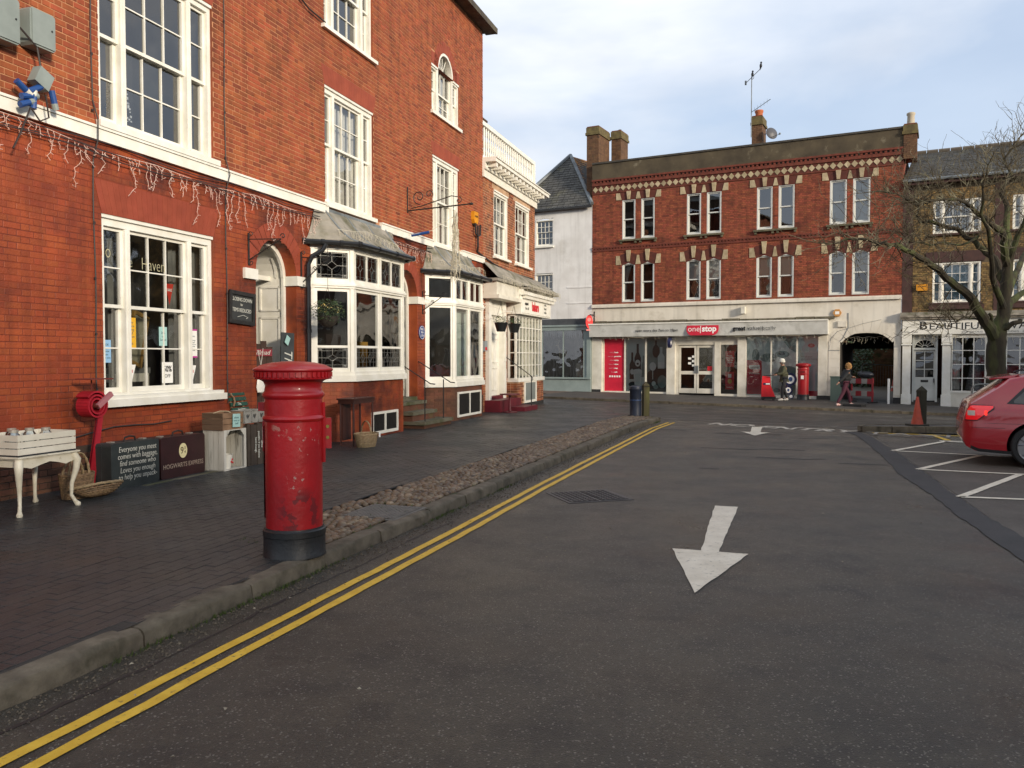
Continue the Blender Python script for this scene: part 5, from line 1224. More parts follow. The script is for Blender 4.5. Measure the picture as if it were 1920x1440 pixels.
pp = [(4.7, .28), (4.7, 0)]+[(4.95+.25*math.cos(R(180+90*i/6)), -.02+.26*math.sin(R(180+90*i/6))) for i in range(7)]+[(5.87+.25*math.cos(R(270+90*i/6)), -.02+.26*math.sin(R(270+90*i/6))) for i in range(7)]+[(6.12, 0), (6.12, .28)]
q.prism([(x, z) for x, z in pp], -.03, 0); q.build('logo_panel', CL, aw)
text('one', .36, SIGNWHT, aw, 5.03, -.035, .0, M=tilt, bold=-.003); text('|', .36, SIGNWHT, aw, 5.33, -.035, .0, M=tilt); text('stop', .36, SIGNWHT, aw, 5.71, -.035, .0, M=tilt, bold=.012)
text('open every day 7am to 10pm', .17, SIGNBLK, aw, 3.3, -.006, -.03, M=tilt); text('great', .26, SIGNBLK, aw, 7.0, -.006, .0, M=tilt, bold=.008); text('| value |', .26, SIGNBLK, aw, 7.62, -.006, .0, M=tilt, bold=-.002); text('locally', .26, GREYTX, aw, 8.22, -.006, .0, M=tilt, bold=-.003)
sh = ob('shopfront', None, H4); q = MB(); yb = .22
q.box(0, .5, -.02, .25, -.3, 2.62); q.box(.5, .58, .1, yb, .1, 2.62); q.box(1.58, 1.66, .1, yb, .1, 2.6); q.box(2.6, 2.68, .1, yb, .1, 2.6); q.box(3.66, 4.05, .0, yb, -.1, 2.62); q.box(4.05, 4.18, .1, yb+.1, .0, 2.4); q.box(5.84, 6.1, .05, yb, -.1, 2.4); q.box(6.86, 7.22, .0, yb, -.1, 2.62); q.box(8.24, 8.3, .1, yb, .1, 2.6); q.box(9.3, 9.37, .1, yb, .1, 2.6); q.box(10.2, 10.55, -.02, .25, -.1, 2.62)
q.box(.5, 3.66, .08, yb, .05, .13); q.box(7.22, 10.2, .08, yb, -.08, .08); q.box(6.1, 6.86, .08, yb, -.05, .1); q.box(4.05, 7.22, .08, yb, 2.28, 2.62); q.box(0, 10.55, .0, .3, 2.6, 2.66)
q.build('shop_frame', WHITE2, sh)
doors = ob('double_doors', None, H4); q = MB(); SIL = WHITE2
for a, b in ((4.2, 5.0), (5.02, 5.82)):
    q.box(a, a+.09, .14, .2, .1, 2.26); q.box(b-.09, b, .14, .2, .1, 2.26); q.box(a, b, .141, .199, 2.16, 2.26); q.box(a, b, .141, .199, .95, 1.1); q.box(a, b, .141, .199, .1, .32)
    pane(doors, a+.09, b-.09, .17, 1.1, 2.16, GLASS); pane(doors, a+.09, b-.09, .17, .32, .95, GLASS)
q.build('door_frame', SIL, doors)
q = MB(); q.box(4.93, 4.98, .1, .14, 1.0, 1.35); q.box(5.05, 5.1, .1, .14, 1.0, 1.35); q.build('handle', LEAD, doors)
for x, z in ((4.62, 1.62), (4.62, 1.4), (4.8, 1.7), (4.8, 1.5), (4.8, 1.3)): BX(x, x+.14, .155, .165, z, z+.1).build('door_notice', SIGNWHT, doors)
BX(5.5, 5.72, .155, .165, 1.12, 1.32).build('door_notice', SIGNRED, doors)
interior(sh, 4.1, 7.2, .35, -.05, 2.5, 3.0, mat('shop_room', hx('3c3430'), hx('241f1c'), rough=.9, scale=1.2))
# poster panels behind glass
TEAL = mat('poster_pale_teal', hx('c3d8d3'), hx('d2e2dd'), rough=.5, scale=.9); DT = mat('poster_dark', hx('23302f'), hx('3a4a48'), rough=.5, scale=2); MT = mat('poster_mid', hx('6d8783'), hx('87a09b'), rough=.5, scale=2); PT = mat('poster_pale', hx('e6eeea'), hx('d5dfdb'), rough=.5, scale=4)
BX(.58, 1.58, .15, .18, .13, 2.6).build('red_panel', CL, sh)
for k, (a_, b_) in enumerate((('chilled', 'foods'), ('everyday', 'groceries'), ('chilled', 'drinks'), ('beers &', 'wines'), ('news &', 'mags'), ('free', 'cash'))):
    text(a_, .085, mat('pink_text', hx('d58a94'), rough=.6), sh, 1.06, .147, 1.95-.185*k, align='RIGHT'); text(b_, .085, SIGNWHT, sh, 1.08, .147, 1.95-.185*k, align='LEFT', bold=.003)
for i in range(5): BX(.82+i*.12, .9+i*.12, .145, .15, .78, .86).build('service_icon', SIGNWHT, sh)
def poster(x0, x1, z0, z1, base, shapes, name='poster'):
    q = MB(); mats = [base]; q.box(x0, x1, .19, .2, z0, z1)
    for m, pts in shapes:
        if m not in mats: mats.append(m)
        q.k = mats.index(m); yy = .189-.0012*len(q.f)/10; n_ = len(pts); q.add([(x, max(.16, yy), z) for x, z in pts], [tuple(range(n_))])
    return q.build(name, mats, sh)
def bottle(x, z, h, w_): return [(x-w_, z), (x+w_, z), (x+w_, z+h*.55), (x+w_*.35, z+h*.72), (x+w_*.35, z+h), (x-w_*.35, z+h), (x-w_*.35, z+h*.72), (x-w_, z+h*.55)]
def ell(x, z, a, b, n=16): return [(x+a*math.cos(2*math.pi*i/n), z+b*math.sin(2*math.pi*i/n)) for i in range(n)]
poster(1.66, 2.6, .13, 2.6, TEAL, [(DT, bottle(1.95, .7, 1.25, .13)), (DT, bottle(2.22, .9, 1.45, .16)), (MT, bottle(2.5, .8, 1.0, .09)), (PT, ell(1.95, 1.05, .1, .13)), (PT, ell(2.22, 1.45, .13, .16)), (DT, ell(2.22, 1.42, .06, .05)), (DT, ell(2.0, .45, .22, .14)), (PT, [(2.08, .42), (2.36, .42), (2.44, 1.1), (2.3, 1.18), (2.06, 1.16), (2.0, 1.08)]), (TEAL, [(2.12, .5), (2.32, .5), (2.38, .95), (2.07, .95)])])
poster(2.68, 3.66, .13, 2.6, MT, [(DT, [(2.68, .13), (3.66, .13), (3.66, 1.2), (3.1, 1.3), (2.68, 1.0)]), (DT, ell(3.1, 2.0, .17, .3)), (DT, [(3.06, 2.1), (3.14, 2.1), (3.14, 2.5), (3.06, 2.5)]), (TEAL, bottle(3.35, 1.2, 1.0, .16)), (PT, [(3.2, 1.25), (3.5, 1.25), (3.5, 1.5), (3.2, 1.5)]), (PT, ell(2.95, 1.3, .16, .2)), (TEAL, [(2.93, .7), (2.97, .7), (2.97, 1.1), (2.93, 1.1)]), (MT, ell(3.4, .6, .22, .3)), (TEAL, ell(3.0, .5, .1, .12)), (MT, ell(3.1, .35, .12, .1))])
poster(7.22, 8.24, .08, 2.6, TEAL, [(PT, ell(7.85, 1.4, .42, .35)), (MT, ell(8.15, 1.7, .35, .2)), (PT, ell(8.0, .8, .4, .3)), (DT, ell(8.0, .45, .2, .22)), (TEAL, ell(8.05, .5, .1, .12)), (MT, ell(7.6, 1.8, .16, .3))])
poster(8.3, 9.3, .08, 2.6, PT, [(MT, [(8.6, 2.6), (9.3, 2.6), (9.3, 1.9), (9.0, 2.1)]), (PT, ell(8.75, 1.75, .4, .28)), (MT, ell(8.72, 1.85, .3, .15)), (DT, ell(8.7, 1.87, .15, .06)), (MT, ell(9.0, 1.1, .35, .25)), (TEAL, ell(8.6, .6, .2, .2)), (MT, ell(8.5, .3, .15, .1)), (TEAL, ell(9.0, .6, .3, .35))])
po = poster(9.37, 10.2, .08, 2.6, mat('poster_slate_blue', hx('b3c8c9'), hx('bfd0d0'), rough=.5, scale=1), [(CL, [(9.37, .08), (10.2, .08), (10.2, .3), (9.37, .3)])], 'post_office_panel')
q = MB(); q.prism(ell(9.9, 2.22, .14, .085), .185, .19); q.build('post_office_logo', CL, sh); text('POST\nOFFICE', .05, SIGNWHT, sh, 9.9, .183, 2.22)
text('Post Office', .13, SIGNWHT, sh, 9.5, .185, 1.95, align='LEFT', bold=-.002); text('for all your\npost and money', .1, GREYTX, sh, 9.5, .185, 1.7, align='LEFT'); text('OPEN HERE', .12, CL, sh, 9.6, .185, 1.2, spin=R(90))
q = MB(); q.prism([(7.24, .12), (7.86, .12), (7.86, 1.45)]+[(7.76+.1*math.cos(R(90*i/5)), 1.5+.1*math.sin(R(90*i/5))) for i in range(6)]+[(7.24, 1.6)], .15, .185); q.build('welcome_panel', CL, sh)
text('welcome to', .07, MC['pink_text'], sh, 7.55, .148, 1.45); q = MB(); q.prism([(7.33, 1.38), (7.33, 1.25), (7.4, 1.2), (7.72, 1.2), (7.79, 1.25), (7.79, 1.38)], .144, .15); q.build('logo_badge', SIGNWHT, sh); text('one|stop', .1, GREYTX, sh, 7.56, .142, 1.29, bold=.003); text('Winslow', .13, SIGNWHT, sh, 7.55, .148, 1.02)
for z0, z1 in ((1.3, 2.0), (.3, 1.08)):
    BX(6.3, 6.68, .17, .18, z0, z1).build('red_poster', SIGNRED, sh)
text('open\nevery day\n7am to\n10pm', .1, SIGNWHT, sh, 6.49, .167, 1.65); text('lottery', .1, SIGNWHT, sh, 6.49, .167, .4); BX(6.42, 6.56, .16, .17, .82, .98).build('poster_badge', SIGNWHT, sh); q = MB(); q.prism(ell(6.49, .66, .09, .11), .162, .17); q.build('poster_badge', mat('gold', hx('b59a35'), rough=.5), sh)
for a, b in ((1.66, 2.6), (2.68, 3.66), (7.22, 8.24), (8.3, 9.3), (9.37, 10.2), (6.1, 6.86)): pane(sh, a, b, .13, .1, 2.6 if a != 6.1 else 2.28, GLASS)
q = MB(); q.lathe([(.0, -.06), (.17, -.06), (.17, .06), (0, .06)], 20); q.T = None
ls = ob('lottery_disc', None, H4); m_ = q.mesh('disc', mat('navy', hx('1c2146'), rough=.5), True); ob('disc', m_, ls, M=Matrix.Translation((3.88, -.22, 2.38)) @ Matrix.Rotation(R(90), 4, 'Y') @ Matrix.Diagonal((1.4, 1, 1, 1)))
q = MB(); q.ball((3.88, -.22, 2.38), .1, (.75, 1, 1.8)); q.build('disc_face', SIGNWHT, ls, smooth=True)
# bits fixed to the cream wall
lb = thing('flood_light', 'small cream floodlight box on the cream wall above the awning', 'light', OL(7.12, -.12)+(3.77,), -27.8); BX(-.08, .08, -.12, .12, -.15, .15).build('housing', WHITE2, lb)
hx_ = thing('hexagonal_alarm', 'hexagonal orange and white alarm box near the carriage arch', 'alarm box', OL(10.93, -.01)+(3.56,), -27.8)
q = MB(); q.prism([(.17*math.cos(R(60*i)), .17*math.sin(R(60*i))) for i in range(6)], -.07, 0); q.build('housing', mat('pale_orange', hx('c08a4a'), rough=.5), hx_); BX(-.08, .08, -.075, -.07, -.06, .06).build('label_plate', SIGNWHT, hx_)
eb = thing('meter_box', 'square cream box below the hexagonal alarm', 'box', OL(11.12, -.01)+(3.1,), -27.8); BX(-.16, .16, -.08, 0, -.12, .12).build('housing', CR, eb)
cb_ = thing('wall_cable', 'grey cable looping over the carriage arch wall', 'cable', OL(0, -.015)+(0,), -27.8)
q = MB(); q.tube([(11.35, 0, 3.55), (11.36, 0, 2.95), (11.15, 0, 2.5), (11.0, 0, 2.35)], .012, 5); q.tube([(10.62, 0, 2.05), (10.7, 0, 2.5), (10.95, 0, 2.8), (11.3, 0, 2.9), (11.9, 0, 3.1), (12.6, 0, 3.25)], .008, 4); q.tube([(10.6, 0, 2.0), (11.04, 0, 2.0)], .015, 4); q.build('cable', LEAD, cb_)
ps = thing('projecting_sign', 'oval red hanging sign at the corner of the white house', 'sign', OL(.12, -.0)+(3.5,), -27.8)
q = MB(); q.box(-.02, .02, -.02, 0, -.3, .4); q.box(-.02, .02, -.55, 0, .2, .25); q.build('bracket', BLACK, ps)
q = MB(); q.T = Matrix.Translation((0, -.42, -.12)) @ Matrix.Rotation(R(35), 4, 'Z') @ Matrix.Rotation(R(90), 4, 'Z') @ Matrix.Translation((0, .0, 0))
q.T = Matrix.Translation((-.12, -.35, -.1)) @ Matrix.Rotation(R(20), 4, 'Z'); q.prism(ell(0, 0, .16, .33, 20), -.05, .05); q.build('sign_oval', mat('lit_red_sign', hx('e8403c'), rough=.4, emit=.35), ps)
q = MB(); q.T = Matrix.Translation((-.12, -.35, -.1)) @ Matrix.Rotation(R(20), 4, 'Z'); q.prism(ell(0, 0.1, .09, .09, 14), -.055, -.051); q.box(-.14, .14, -.05, .05, -.42, -.35); q.build('sign_mark', mat('pink', hx('f0908a'), rough=.5), ps)

# ================================================================ stone and brick shop on the right
YBk = mat('yellow_stock_brick', hx('94794c'), hx('6f5a3b'), rough=.95, scale=9, bump=.8, bscale=40, island=.4, col3=hx('4b3d2a'), s3=3.5, t3=(.5, .68))
YM = mat('dark_yellow_joints', hx('4d4230'), hx('5f5340'), rough=.95, scale=6)
BRN = mat('brown_paint', hx('49302b'), hx('3b2723'), rough=.8, scale=4)
H5 = thing('stock_brick_shop', 'yellow stock brick house with slate roof over a white pilastered shopfront', 'building', OP0, -27.8)
W5 = Wm(H5); X0, X1 = 13.335, 24
O5 = [(14.4, 16.05, 6.55, 7.86), (14.42, 16.06, 3.84, 5.42), (17.08, 18.7, 6.55, 7.86), (17.08, 18.7, 3.84, 5.42), (13.4, 19.2, -.6, 2.62), (20, 23, -.6, 2.62)]
w5 = wall(H5, 'wall', X0, X1, -.6, 8.6, O5, YM, rm=BRN, reveal=.1, y=.02, side=8)
bricks(w5, W5, X0+.38, X1, 3.5, 8.3, O5+[(14.1, 16.35, 5.42, 5.85), (14.3, 16.15, 3.5, 3.84), (16.5, 16.82, 3.5, 8.3), (16.8, 19, 5.42, 5.85)], YBk, y=.02, single=0, jit=.014, proud=.008)
BX(X0, X0+.37, -.012, .02, 3.5, 8.5).build('brown_pier', BRN, H5); BX(16.5, 16.8, -.012, .02, 3.5, 8.4).build('brown_pier', BRN, H5)
def flatb(x0, x1, z):
    for i in range(3):
        q = MB(); a0, a1 = (0, .42, .58, 1)[i:i+2]; w_ = x1-x0; t0, t1 = (-.18/w_, .38, .62, 1+.18/w_)[i:i+2]; q.prism([(x0+w_*a0+.006, z), (x0+w_*a1-.006, z), (x0+w_*t1-.006, z+.42), (x0+w_*t0+.006, z+.42)], -.02-.01*(i == 1), .02); q.build('lintel', BRN, H5)
flatb(14.3, 16.18, 5.44); flatb(17.0, 18.8, 5.44)
for a, b in ((14.4, 16.05), (17.08, 18.7)):
    sash_window(H5, a, b, 6.55, 7.86, [(.25, 1), (1, 3), (.25, 1)], y=.07, head=False, sillm=BRN, curt=lambda win, a=a, b=b: [BX(a+.1+.09*i, a+.15+.09*i, .28, .3, 6.6, 7.8).build('vertical_blind', BLN, win) for i in range(17)], rows=(1, 2), box=.05)
    sash_window(H5, a, b, 3.86, 5.42, [(.25, 1), (1, 3), (.25, 1)], y=.07, head=False, sillm=BRN, curt=lambda win, a=a, b=b: BX(a+.05, b-.05, .26, .28, 3.9, 5.4).build('blind', mat('blue_blind', hx('7599a8'), hx('678b9b'), rough=.9), win), rows=(2, 2), box=.05)
for a in (14.3, 17.0): BX(a, a+1.9, -.08, .02, 3.6, 3.78).build('sill_band', BRN, H5)
slates(H5, (X0-.0, -.3, 8.72), (X1, -.3, 8.72), (X1, 3.4, 10.5), (X0+.3, 3.4, 10.5), SL, .3, .15)
q = MB(); q.tube([(X0, -.36, 8.66), (X1, -.36, 8.66)], .06, 6); q.build('gutter', LEAD, H5); q = MB()
for i in range(24): q.tube([(X0+.3+i*.45, 3.4, 10.53), (X0+.3+i*.45+.43, 3.4, 10.53)], .1, 6)
q.build('ridge_tile', mat('ridge_clay', hx('5a5248'), rough=.9), H5); BX(X0, X1, -.3, .02, 8.5, 8.62).build('soffit', BRN, H5)
q = MB(); q.quad((X0+.3, 3.4, 10.5), (X1, 3.4, 10.5), (X1, 8, 8.6), (X0, 8, 8.6)); q.add([(X0, -.3, 8.7), (X0, 8, 8.7), (X0+.3, 3.4, 10.5)], [(0, 1, 2)]); q.build('rear_roof', SL, H5)
# shopfront
sf5 = ob('shopfront', None, H5); q = MB(); q.box(13.38, 24, -.12, .02, 2.63, 3.22); q.build('fascia', WHITE, sf5)
q = MB(); q.box(13.3, 24, -.28, .02, 3.3, 3.38); q.box(13.3, 24, -.22, .02, 3.22, 3.3); q.build('fascia_cornice', mat('flaking_cornice', hx('a79f90'), hx('6a6358'), rough=.9, scale=5, bump=.5), sf5); BX(13.3, 24, -.24, .02, 3.38, 3.5).build('lead_capping', MC['weathered_lead'], sf5)
text('B', .46, SIGNBLK, sf5, 14.12, -.125, 2.96, sx=1.15, bold=.002); text('EAUTIFULL', .37, SIGNBLK, sf5, 14.32, -.125, 2.925, sx=1.2, align='LEFT', bold=.001); text('D', .46, SIGNBLK, sf5, 16.75, -.125, 2.96, sx=1.1, bold=.002); text('IVA', .37, SIGNBLK, sf5, 16.95, -.125, 2.925, sx=1.2, align='LEFT', bold=.001)
text('gorgeous clothes  shoes  accessories', .15, GREYTX, sf5, 15.45, -.125, 2.72, align='LEFT', sx=1.3, bold=-.002); text('01296  714200', .08, mat('faint_text', hx('b5b3aa'), rough=.6), sf5, 13.7, -.125, 2.72)
for x in (13.39, 14.8, 19.3):
    q = MB(); q.box(x, x+.3, -.1, .02, .1, 2.45); q.box(x-.04, x+.34, -.15, .02, 2.2, 2.26); q.box(x-.03, x+.33, -.13, .02, 2.3, 2.62); q.box(x-.03, x+.33, -.13, .02, -.5, .25); q.build('pilaster', WHITE, sf5)
dr = ob('door', None, H5); q = MB(); DW = mat('pale_grey_door', hx('c4c6c1'), hx('b8bab5'), rough=.5)
q.box(13.74, 13.8, .1, .3, -.05, 2.62); q.box(14.56, 14.64, .1, .3, -.05, 2.62); q.box(13.8, 14.56, .12, .3, 2.02, 2.1); q.box(13.8, 14.56, .2, .25, .0, .93); q.box(13.8, 13.86, .2, .25, .93, 2.02); q.box(14.5, 14.56, .2, .25, .93, 2.02); q.box(13.86, 14.5, .2, .25, 1.95, 2.02); q.box(14.165, 14.195, .2, .25, .93, 1.95)
for z in (1.25, 1.6): q.box(13.86, 14.5, .201, .249, z-.015, z+.015)
q.box(13.9, 14.46, .19, .2, .1, .13); q.box(13.9, 14.46, .19, .2, .6, .63)
q.build('door_frame', DW, dr); BX(14.05, 14.32, .185, .2, .73, .82).build('letter_plate', SIGNBLK, dr); BX(14.5, 14.53, .14, .2, .72, .88).build('handle', BLACK, dr)
for i in range(2):
    for j in range(3): pane(dr, 13.86+.32*i, 14.17+.32*i, .23, .95+.34*j, 1.27+.34*j)
n = 9; q = MB()
for i in range(n):
    t0, t1 = math.pi*i/n, math.pi*(i+1)/n; q.tube([(14.18+.36*math.cos(t0), .2, 2.12+.3*math.sin(t0)), (14.18+.36*math.cos(t1), .2, 2.12+.3*math.sin(t1))], .015, 4)
for t in (25, 50, 75, 105, 130, 155): q.tube([(14.18+.1*math.cos(R(t)), .2, 2.12+.08*math.sin(R(t))), (14.18+.36*math.cos(R(t)), .2, 2.12+.3*math.sin(R(t)))], .01, 4)
q.tube([(14.18+.1*math.cos(R(t)), .2, 2.12+.08*math.sin(R(t))) for t in range(0, 181, 30)], .012, 4); q.build('fanlight', WHITE, dr)
for s in (-1, 1):
    q = MB(); P = [(14.18+s*.4, 2.1)]+[(14.18+s*.37*math.cos(R(t)), 2.12+.31*math.sin(R(t))) for t in range(0, 91, 15)]+[(14.18, 2.62), (14.18+s*.4, 2.62)]
    q.prism(P if s > 0 else P[::-1], .21, .24); q.build('fanlight_spandrel', DW, dr)
interior(dr, 13.8, 14.56, .3, -.05, 2.6, 1.5)
stp = thing('shop_doorstep', 'dark stone doorsteps below the pale grey shop door', 'steps', OP0, -27.8)
for y, z in ((-.02, -.05), (-.25, -.17)): BX(13.72, 14.72, y, .3, -.5, z).build('tread', mat('dark_stone', hx('3b3732'), hx('4c4740'), rough=.9, scale=4), stp)
wn = ob('shop_window', None, H5); q = MB(); xs_ = [15.14, 15.5, 15.88, 16.27, 16.97, 17.4, 17.8, 18.2]; zs_ = [.42, .91, 1.45, 1.99, 2.5]
q.box(15.1, 19.2, -.02, .06, .34, .42); q.box(15.1, 19.2, -.02, .06, 2.48, 2.62); q.box(16.29, 16.95, -.01, .06, .42, 2.5)
for x in xs_: q.box(x-.018, x+.018, .0, .05, .42, 2.5)
for z in zs_[1:-1]: q.box(15.12, 18.2, .002, .048, z-.014, z+.014)
q.build('window_frame', WHITE, wn)
for i in range(len(xs_)-1):
    if i == 3: continue
    for j in range(4): pane(wn, xs_[i], xs_[i+1], .03, zs_[j], zs_[j+1])
interior(wn, 15.12, 18.25, .07, .42, 2.5, 1.8, mat('boutique_room', hx('3c2624'), hx('262020'), rough=.9, scale=2)); curtain(wn, 15.15, 15.42, .2, .45, 2.48)
q = MB(); q.lathe([(.34, .45), (.26, .9), (.14, 1.6), (.02, 2.0)], 12, c=(15.95, .7)); q.build('white_tree_display', mat('white_display', hx('9a9a9c'), hx('5a5a5e'), rough=.8, scale=14), wn)
BX(15.1, 19.2, .0, .04, -.6, .34).build('stall_riser', WHITE2, sf5)
bx5 = thing('sign_plate', 'small orange sign box beside the first floor window', 'sign', OL(14.05, -.02)+(4.48,), -27.8); BX(-.2, .2, -.08, 0, -.13, .13).build('plate', YB, bx5); text('SECURITY', .07, SIGNBLK, bx5, 0, -.083, .03)
# what shows through the carriage arch
q = MB(); q.quad((9.5, 9, -.5), (17, 9, -.5), (17, 22, -.2), (9.5, 22, -.2)); 
yd = q.build('yard_ground', mat('yard_gravel', hx('8a8377'), hx('5d574c'), rough=.9), kind='structure'); yd.location = OP0; yd.rotation_euler = (0, 0, OA)
gw = thing('garden_wall', 'old brown brick garden wall seen through the carriage arch', 'wall', OP0, -27.8)
q = MB(); q.box(9, 14.4, 20, 20.3, -.5, 3.4); q.build('body', FM, gw); bb = MB()
for r_ in range(44):
    x = 9-(.11 if r_ % 2 else 0)
    while x < 14.3: bb.box(x, x+.215, 19.99, 20, -.3+r_*.083, -.3+r_*.083+.07); x += .228
bb.build('bricks', mat('old_brown_brick', hx('7a5a3e'), hx('5f452f'), rough=.95, scale=3, island=.3, col3=hx('39401f'), s3=1, t3=(.5, .6)), gw, kind='stuff')
sw = thing('side_outbuilding', 'plain reddish outbuilding wall at the right of the passage', 'outbuilding', OP0, -27.8); q = MB(); q.box(13.2, 17, 8.5, 19.5, -.5, 3.2); q.build('body', mat('pinkish_brick', hx('6b4436'), hx('573629'), rough=.95, scale=3, bump=.4), sw); BX(13.1, 17.1, 8.4, 19.6, 3.2, 3.35).build('roof', SL2, sw)
ivy = thing('ivy', 'dark green ivy and shrubs behind the carriage arch', 'shrub', OP0, -27.8); q = MB()
for i in range(2600): 
    x, y, z = rnd.uniform(9.5, 12.6), rnd.uniform(17.5, 19.8), rnd.uniform(-.2, 3.2)
    if x > 11.0 and z < 2.3+.3*math.sin(x*9): continue
    d = Vector((rnd.gauss(0, 1), rnd.gauss(0, 1), rnd.gauss(0, 1))).normalized(); e = d.orthogonal(); p = Vector((x, y, z)); f = .09; q.add([p, p+d*f+e*f*.5, p+d*2*f, p+d*f-e*f*.5], [(0, 1, 2, 3)])
q.build('foliage', LEAF, ivy)
CONE = mat('cone_orange', hx('b3472f'), hx('9c3f2c'), rough=.6, scale=6); CW = mat('cone_white', hx('c9c5bc'), rough=.6)
def cone(loc, h, lab, white=True, rz=0):
    c = thing('traffic_cone', lab, 'traffic cone', loc, rz); q = MB(); q.box(-h*.27, h*.27, -h*.27, h*.27, 0, h*.06); q.build('base', mat('cone_base', hx('3b3a30'), hx('2c2b26'), rough=.8), c)
    q = MB(); q.lathe([(h*.2, h*.06), (h*.13, h*.38), (h*.045, h*.97), (h*.03, h)], 16); q.build('body', CONE, c, smooth=True)
    if white: q = MB(); q.lathe([(h*.134, h*.38), (h*.085, h*.66), (h*.08, h*.66)], 16); q.build('sleeve', CW, c, smooth=True)
    return c
cone(OL(12.35, 15)+(-.3,), .75, 'white sleeved traffic cone standing beyond the carriage arch', rz=10)
fb = thing('crowd_barrier', 'grey steel pedestrian barrier standing inside the carriage arch', 'barrier', OL(11.3, 7.5)+(-.1,), -27.8)
q = MB(); q.tube([(0, 0, .3), (0, 0, 1.4), (.1, 0, 1.5), (1.6, .3, 1.4), (1.7, .3, 1.3), (1.6, .3, .3)], .025, 6); q.build('frame', LEAD, fb)
for i in range(12): t = i/12; q = MB(); q.tube([(.1+1.45*t, .3*t, .35), (.1+1.45*t, .3*t, 1.45-.08*t)], .01, 4); q.build('bar', LEAD, fb)
# ================================================================ unseen houses across the square, added for their shade and glass reflections
HB = mat('square_brick', hx('6a584c'), hx('5a4c42'), rough=.9, scale=2)
def unseen_row_house(x, y, wx, wy, h, rz, lab, mt):
    RH = 1.6
    t = thing('shade_house', lab, 'house', (x, y, -.3), rz); q = MB(); q.box(0, wx, 0, wy, 0, h); q.build('wall', mt, t)
    q = MB(); q.prism([(0, h), (wx, h), (wx, h+.12), (0, h+.12)], -.3, wy+.3); q.add([(-.2, -.3, h+.1), (-.2, wy+.3, h+.1), (wx/2, wy+.3, h+RH), (wx/2, -.3, h+RH)], [(0, 1, 2, 3)]); q.add([(wx+.2, -.3, h+.1), (wx/2, -.3, h+RH), (wx/2, wy+.3, h+RH), (wx+.2, wy+.3, h+.1)], [(0, 1, 2, 3)]); q.add([(-.2, -.3, h+.1), (wx/2, -.3, h+RH), (wx+.2, -.3, h+.1)], [(0, 1, 2)]); q.add([(-.2, wy+.3, h+.1), (wx+.2, wy+.3, h+.1), (wx/2, wy+.3, h+RH)], [(0, 1, 2)]); q.build('roof', SL, t)
    q = MB(); g = MB()
    for z in [1.0+2.9*i for i in range(int(h/2.9))]:
        for k in range(int(wy/2.2)):
            y0 = .8+k*2.2; q.box(-.05, 0, y0-.08, y0+1.08, z-.08, z+1.6); g.box(-.06, -.05, y0, y0+.48, z, z+1.5); g.box(-.06, -.05, y0+.52, y0+1, z, z+1.5)
    q.build('window_frame', WHITE2, t); g.build('window_glass', mat('far_glass', hx('2c3238'), rough=.1), t)
ROWS = [(23, -40, 8, 20, 12.2, 'tall pale townhouse at the south end of the square', WR), (23, -19.8, 8, 11, 10.2, 'plain brick townhouse on the east side of the square', HB), (23, -8.6, 8, 10.0, 8.0, 'cream townhouse on the east side of the square', CR), (23, 1.6, 8, 13.2, 3.0, 'low brick cottage on the east side of the square', HB), (24, 15.2, 9, 12, 5.2, 'tall brick townhouse at the north east of the square', HB)]  # heights chosen for the shade thrown on ground and fronts
for x, y, wx, wy, h, lab, mt in ROWS: unseen_row_house(x, y, wx, wy, h, 0, lab, mt)
# ================================================================ pillar boxes
PR_ = mat('pillar_red', hx('a80e18'), hx('930c15'), rough=.42, scale=2.5, bump=.35, bscale=22, coat=.25, col3=hx('8c0e16'), s3=1.5, t3=(.55, .75))
# chipped patches on the large pillar box
def chips(m, col, sc, lo, box):
    n = m.node_tree; b = n.nodes['Principled BSDF']; src = b.inputs['Base Color'].links[0].from_socket; l = n.links.new
    g = n.nodes.new('ShaderNodeNewGeometry'); t = n.nodes.new('ShaderNodeTexNoise'); t.inputs['Scale'].default_value = sc; t.inputs['Detail'].default_value = 5; t.inputs['Roughness'].default_value = .6; l(g.outputs['Position'], t.inputs[0])
    q = n.nodes.new('ShaderNodeMapRange'); q.inputs[1].default_value = lo; q.inputs[2].default_value = lo+.012; l(t.outputs[0], q.inputs[0])
    s = n.nodes.new('ShaderNodeVectorMath'); s.operation = 'DISTANCE'; s.inputs[1].default_value = box[:3]; l(g.outputs['Position'], s.inputs[0])
    r = n.nodes.new('ShaderNodeMapRange'); r.inputs[1].default_value = box[3]; r.inputs[2].default_value = box[3]*.6; l(s.outputs['Value'], r.inputs[0])
    m_ = n.nodes.new('ShaderNodeMath'); m_.operation = 'MULTIPLY'; l(q.outputs[0], m_.inputs[0]); l(r.outputs[0], m_.inputs[1])
    mx = n.nodes.new('ShaderNodeMix'); mx.data_type = 'RGBA'; mx.inputs[7].default_value = tuple(col)+(1,); l(m_.outputs[0], mx.inputs[0]); l(src, mx.inputs[6]); l(mx.outputs[2], b.inputs['Base Color'])
PRn = PR_.copy(); PRn.name = 'pillar_red_chipped'
PX, PY = -1.775, 6.62; PZ = pav_h(PX, PY)-.004
chips(PRn, hx('a9807a'), 26, .625, (PX+.15, PY-.2, PZ+.95, .17)); chips(PRn, hx('a9807a'), 30, .61, (PX+.08, PY-.22, PZ+.62, .1)); chips(PRn, hx('a8695f'), 9, .56, (PX-.06, PY-.23, PZ+1.04, .085)); chips(PRn, hx('6b121a'), 8, .5, (PX+.12, PY-.22, PZ+.36, .23))
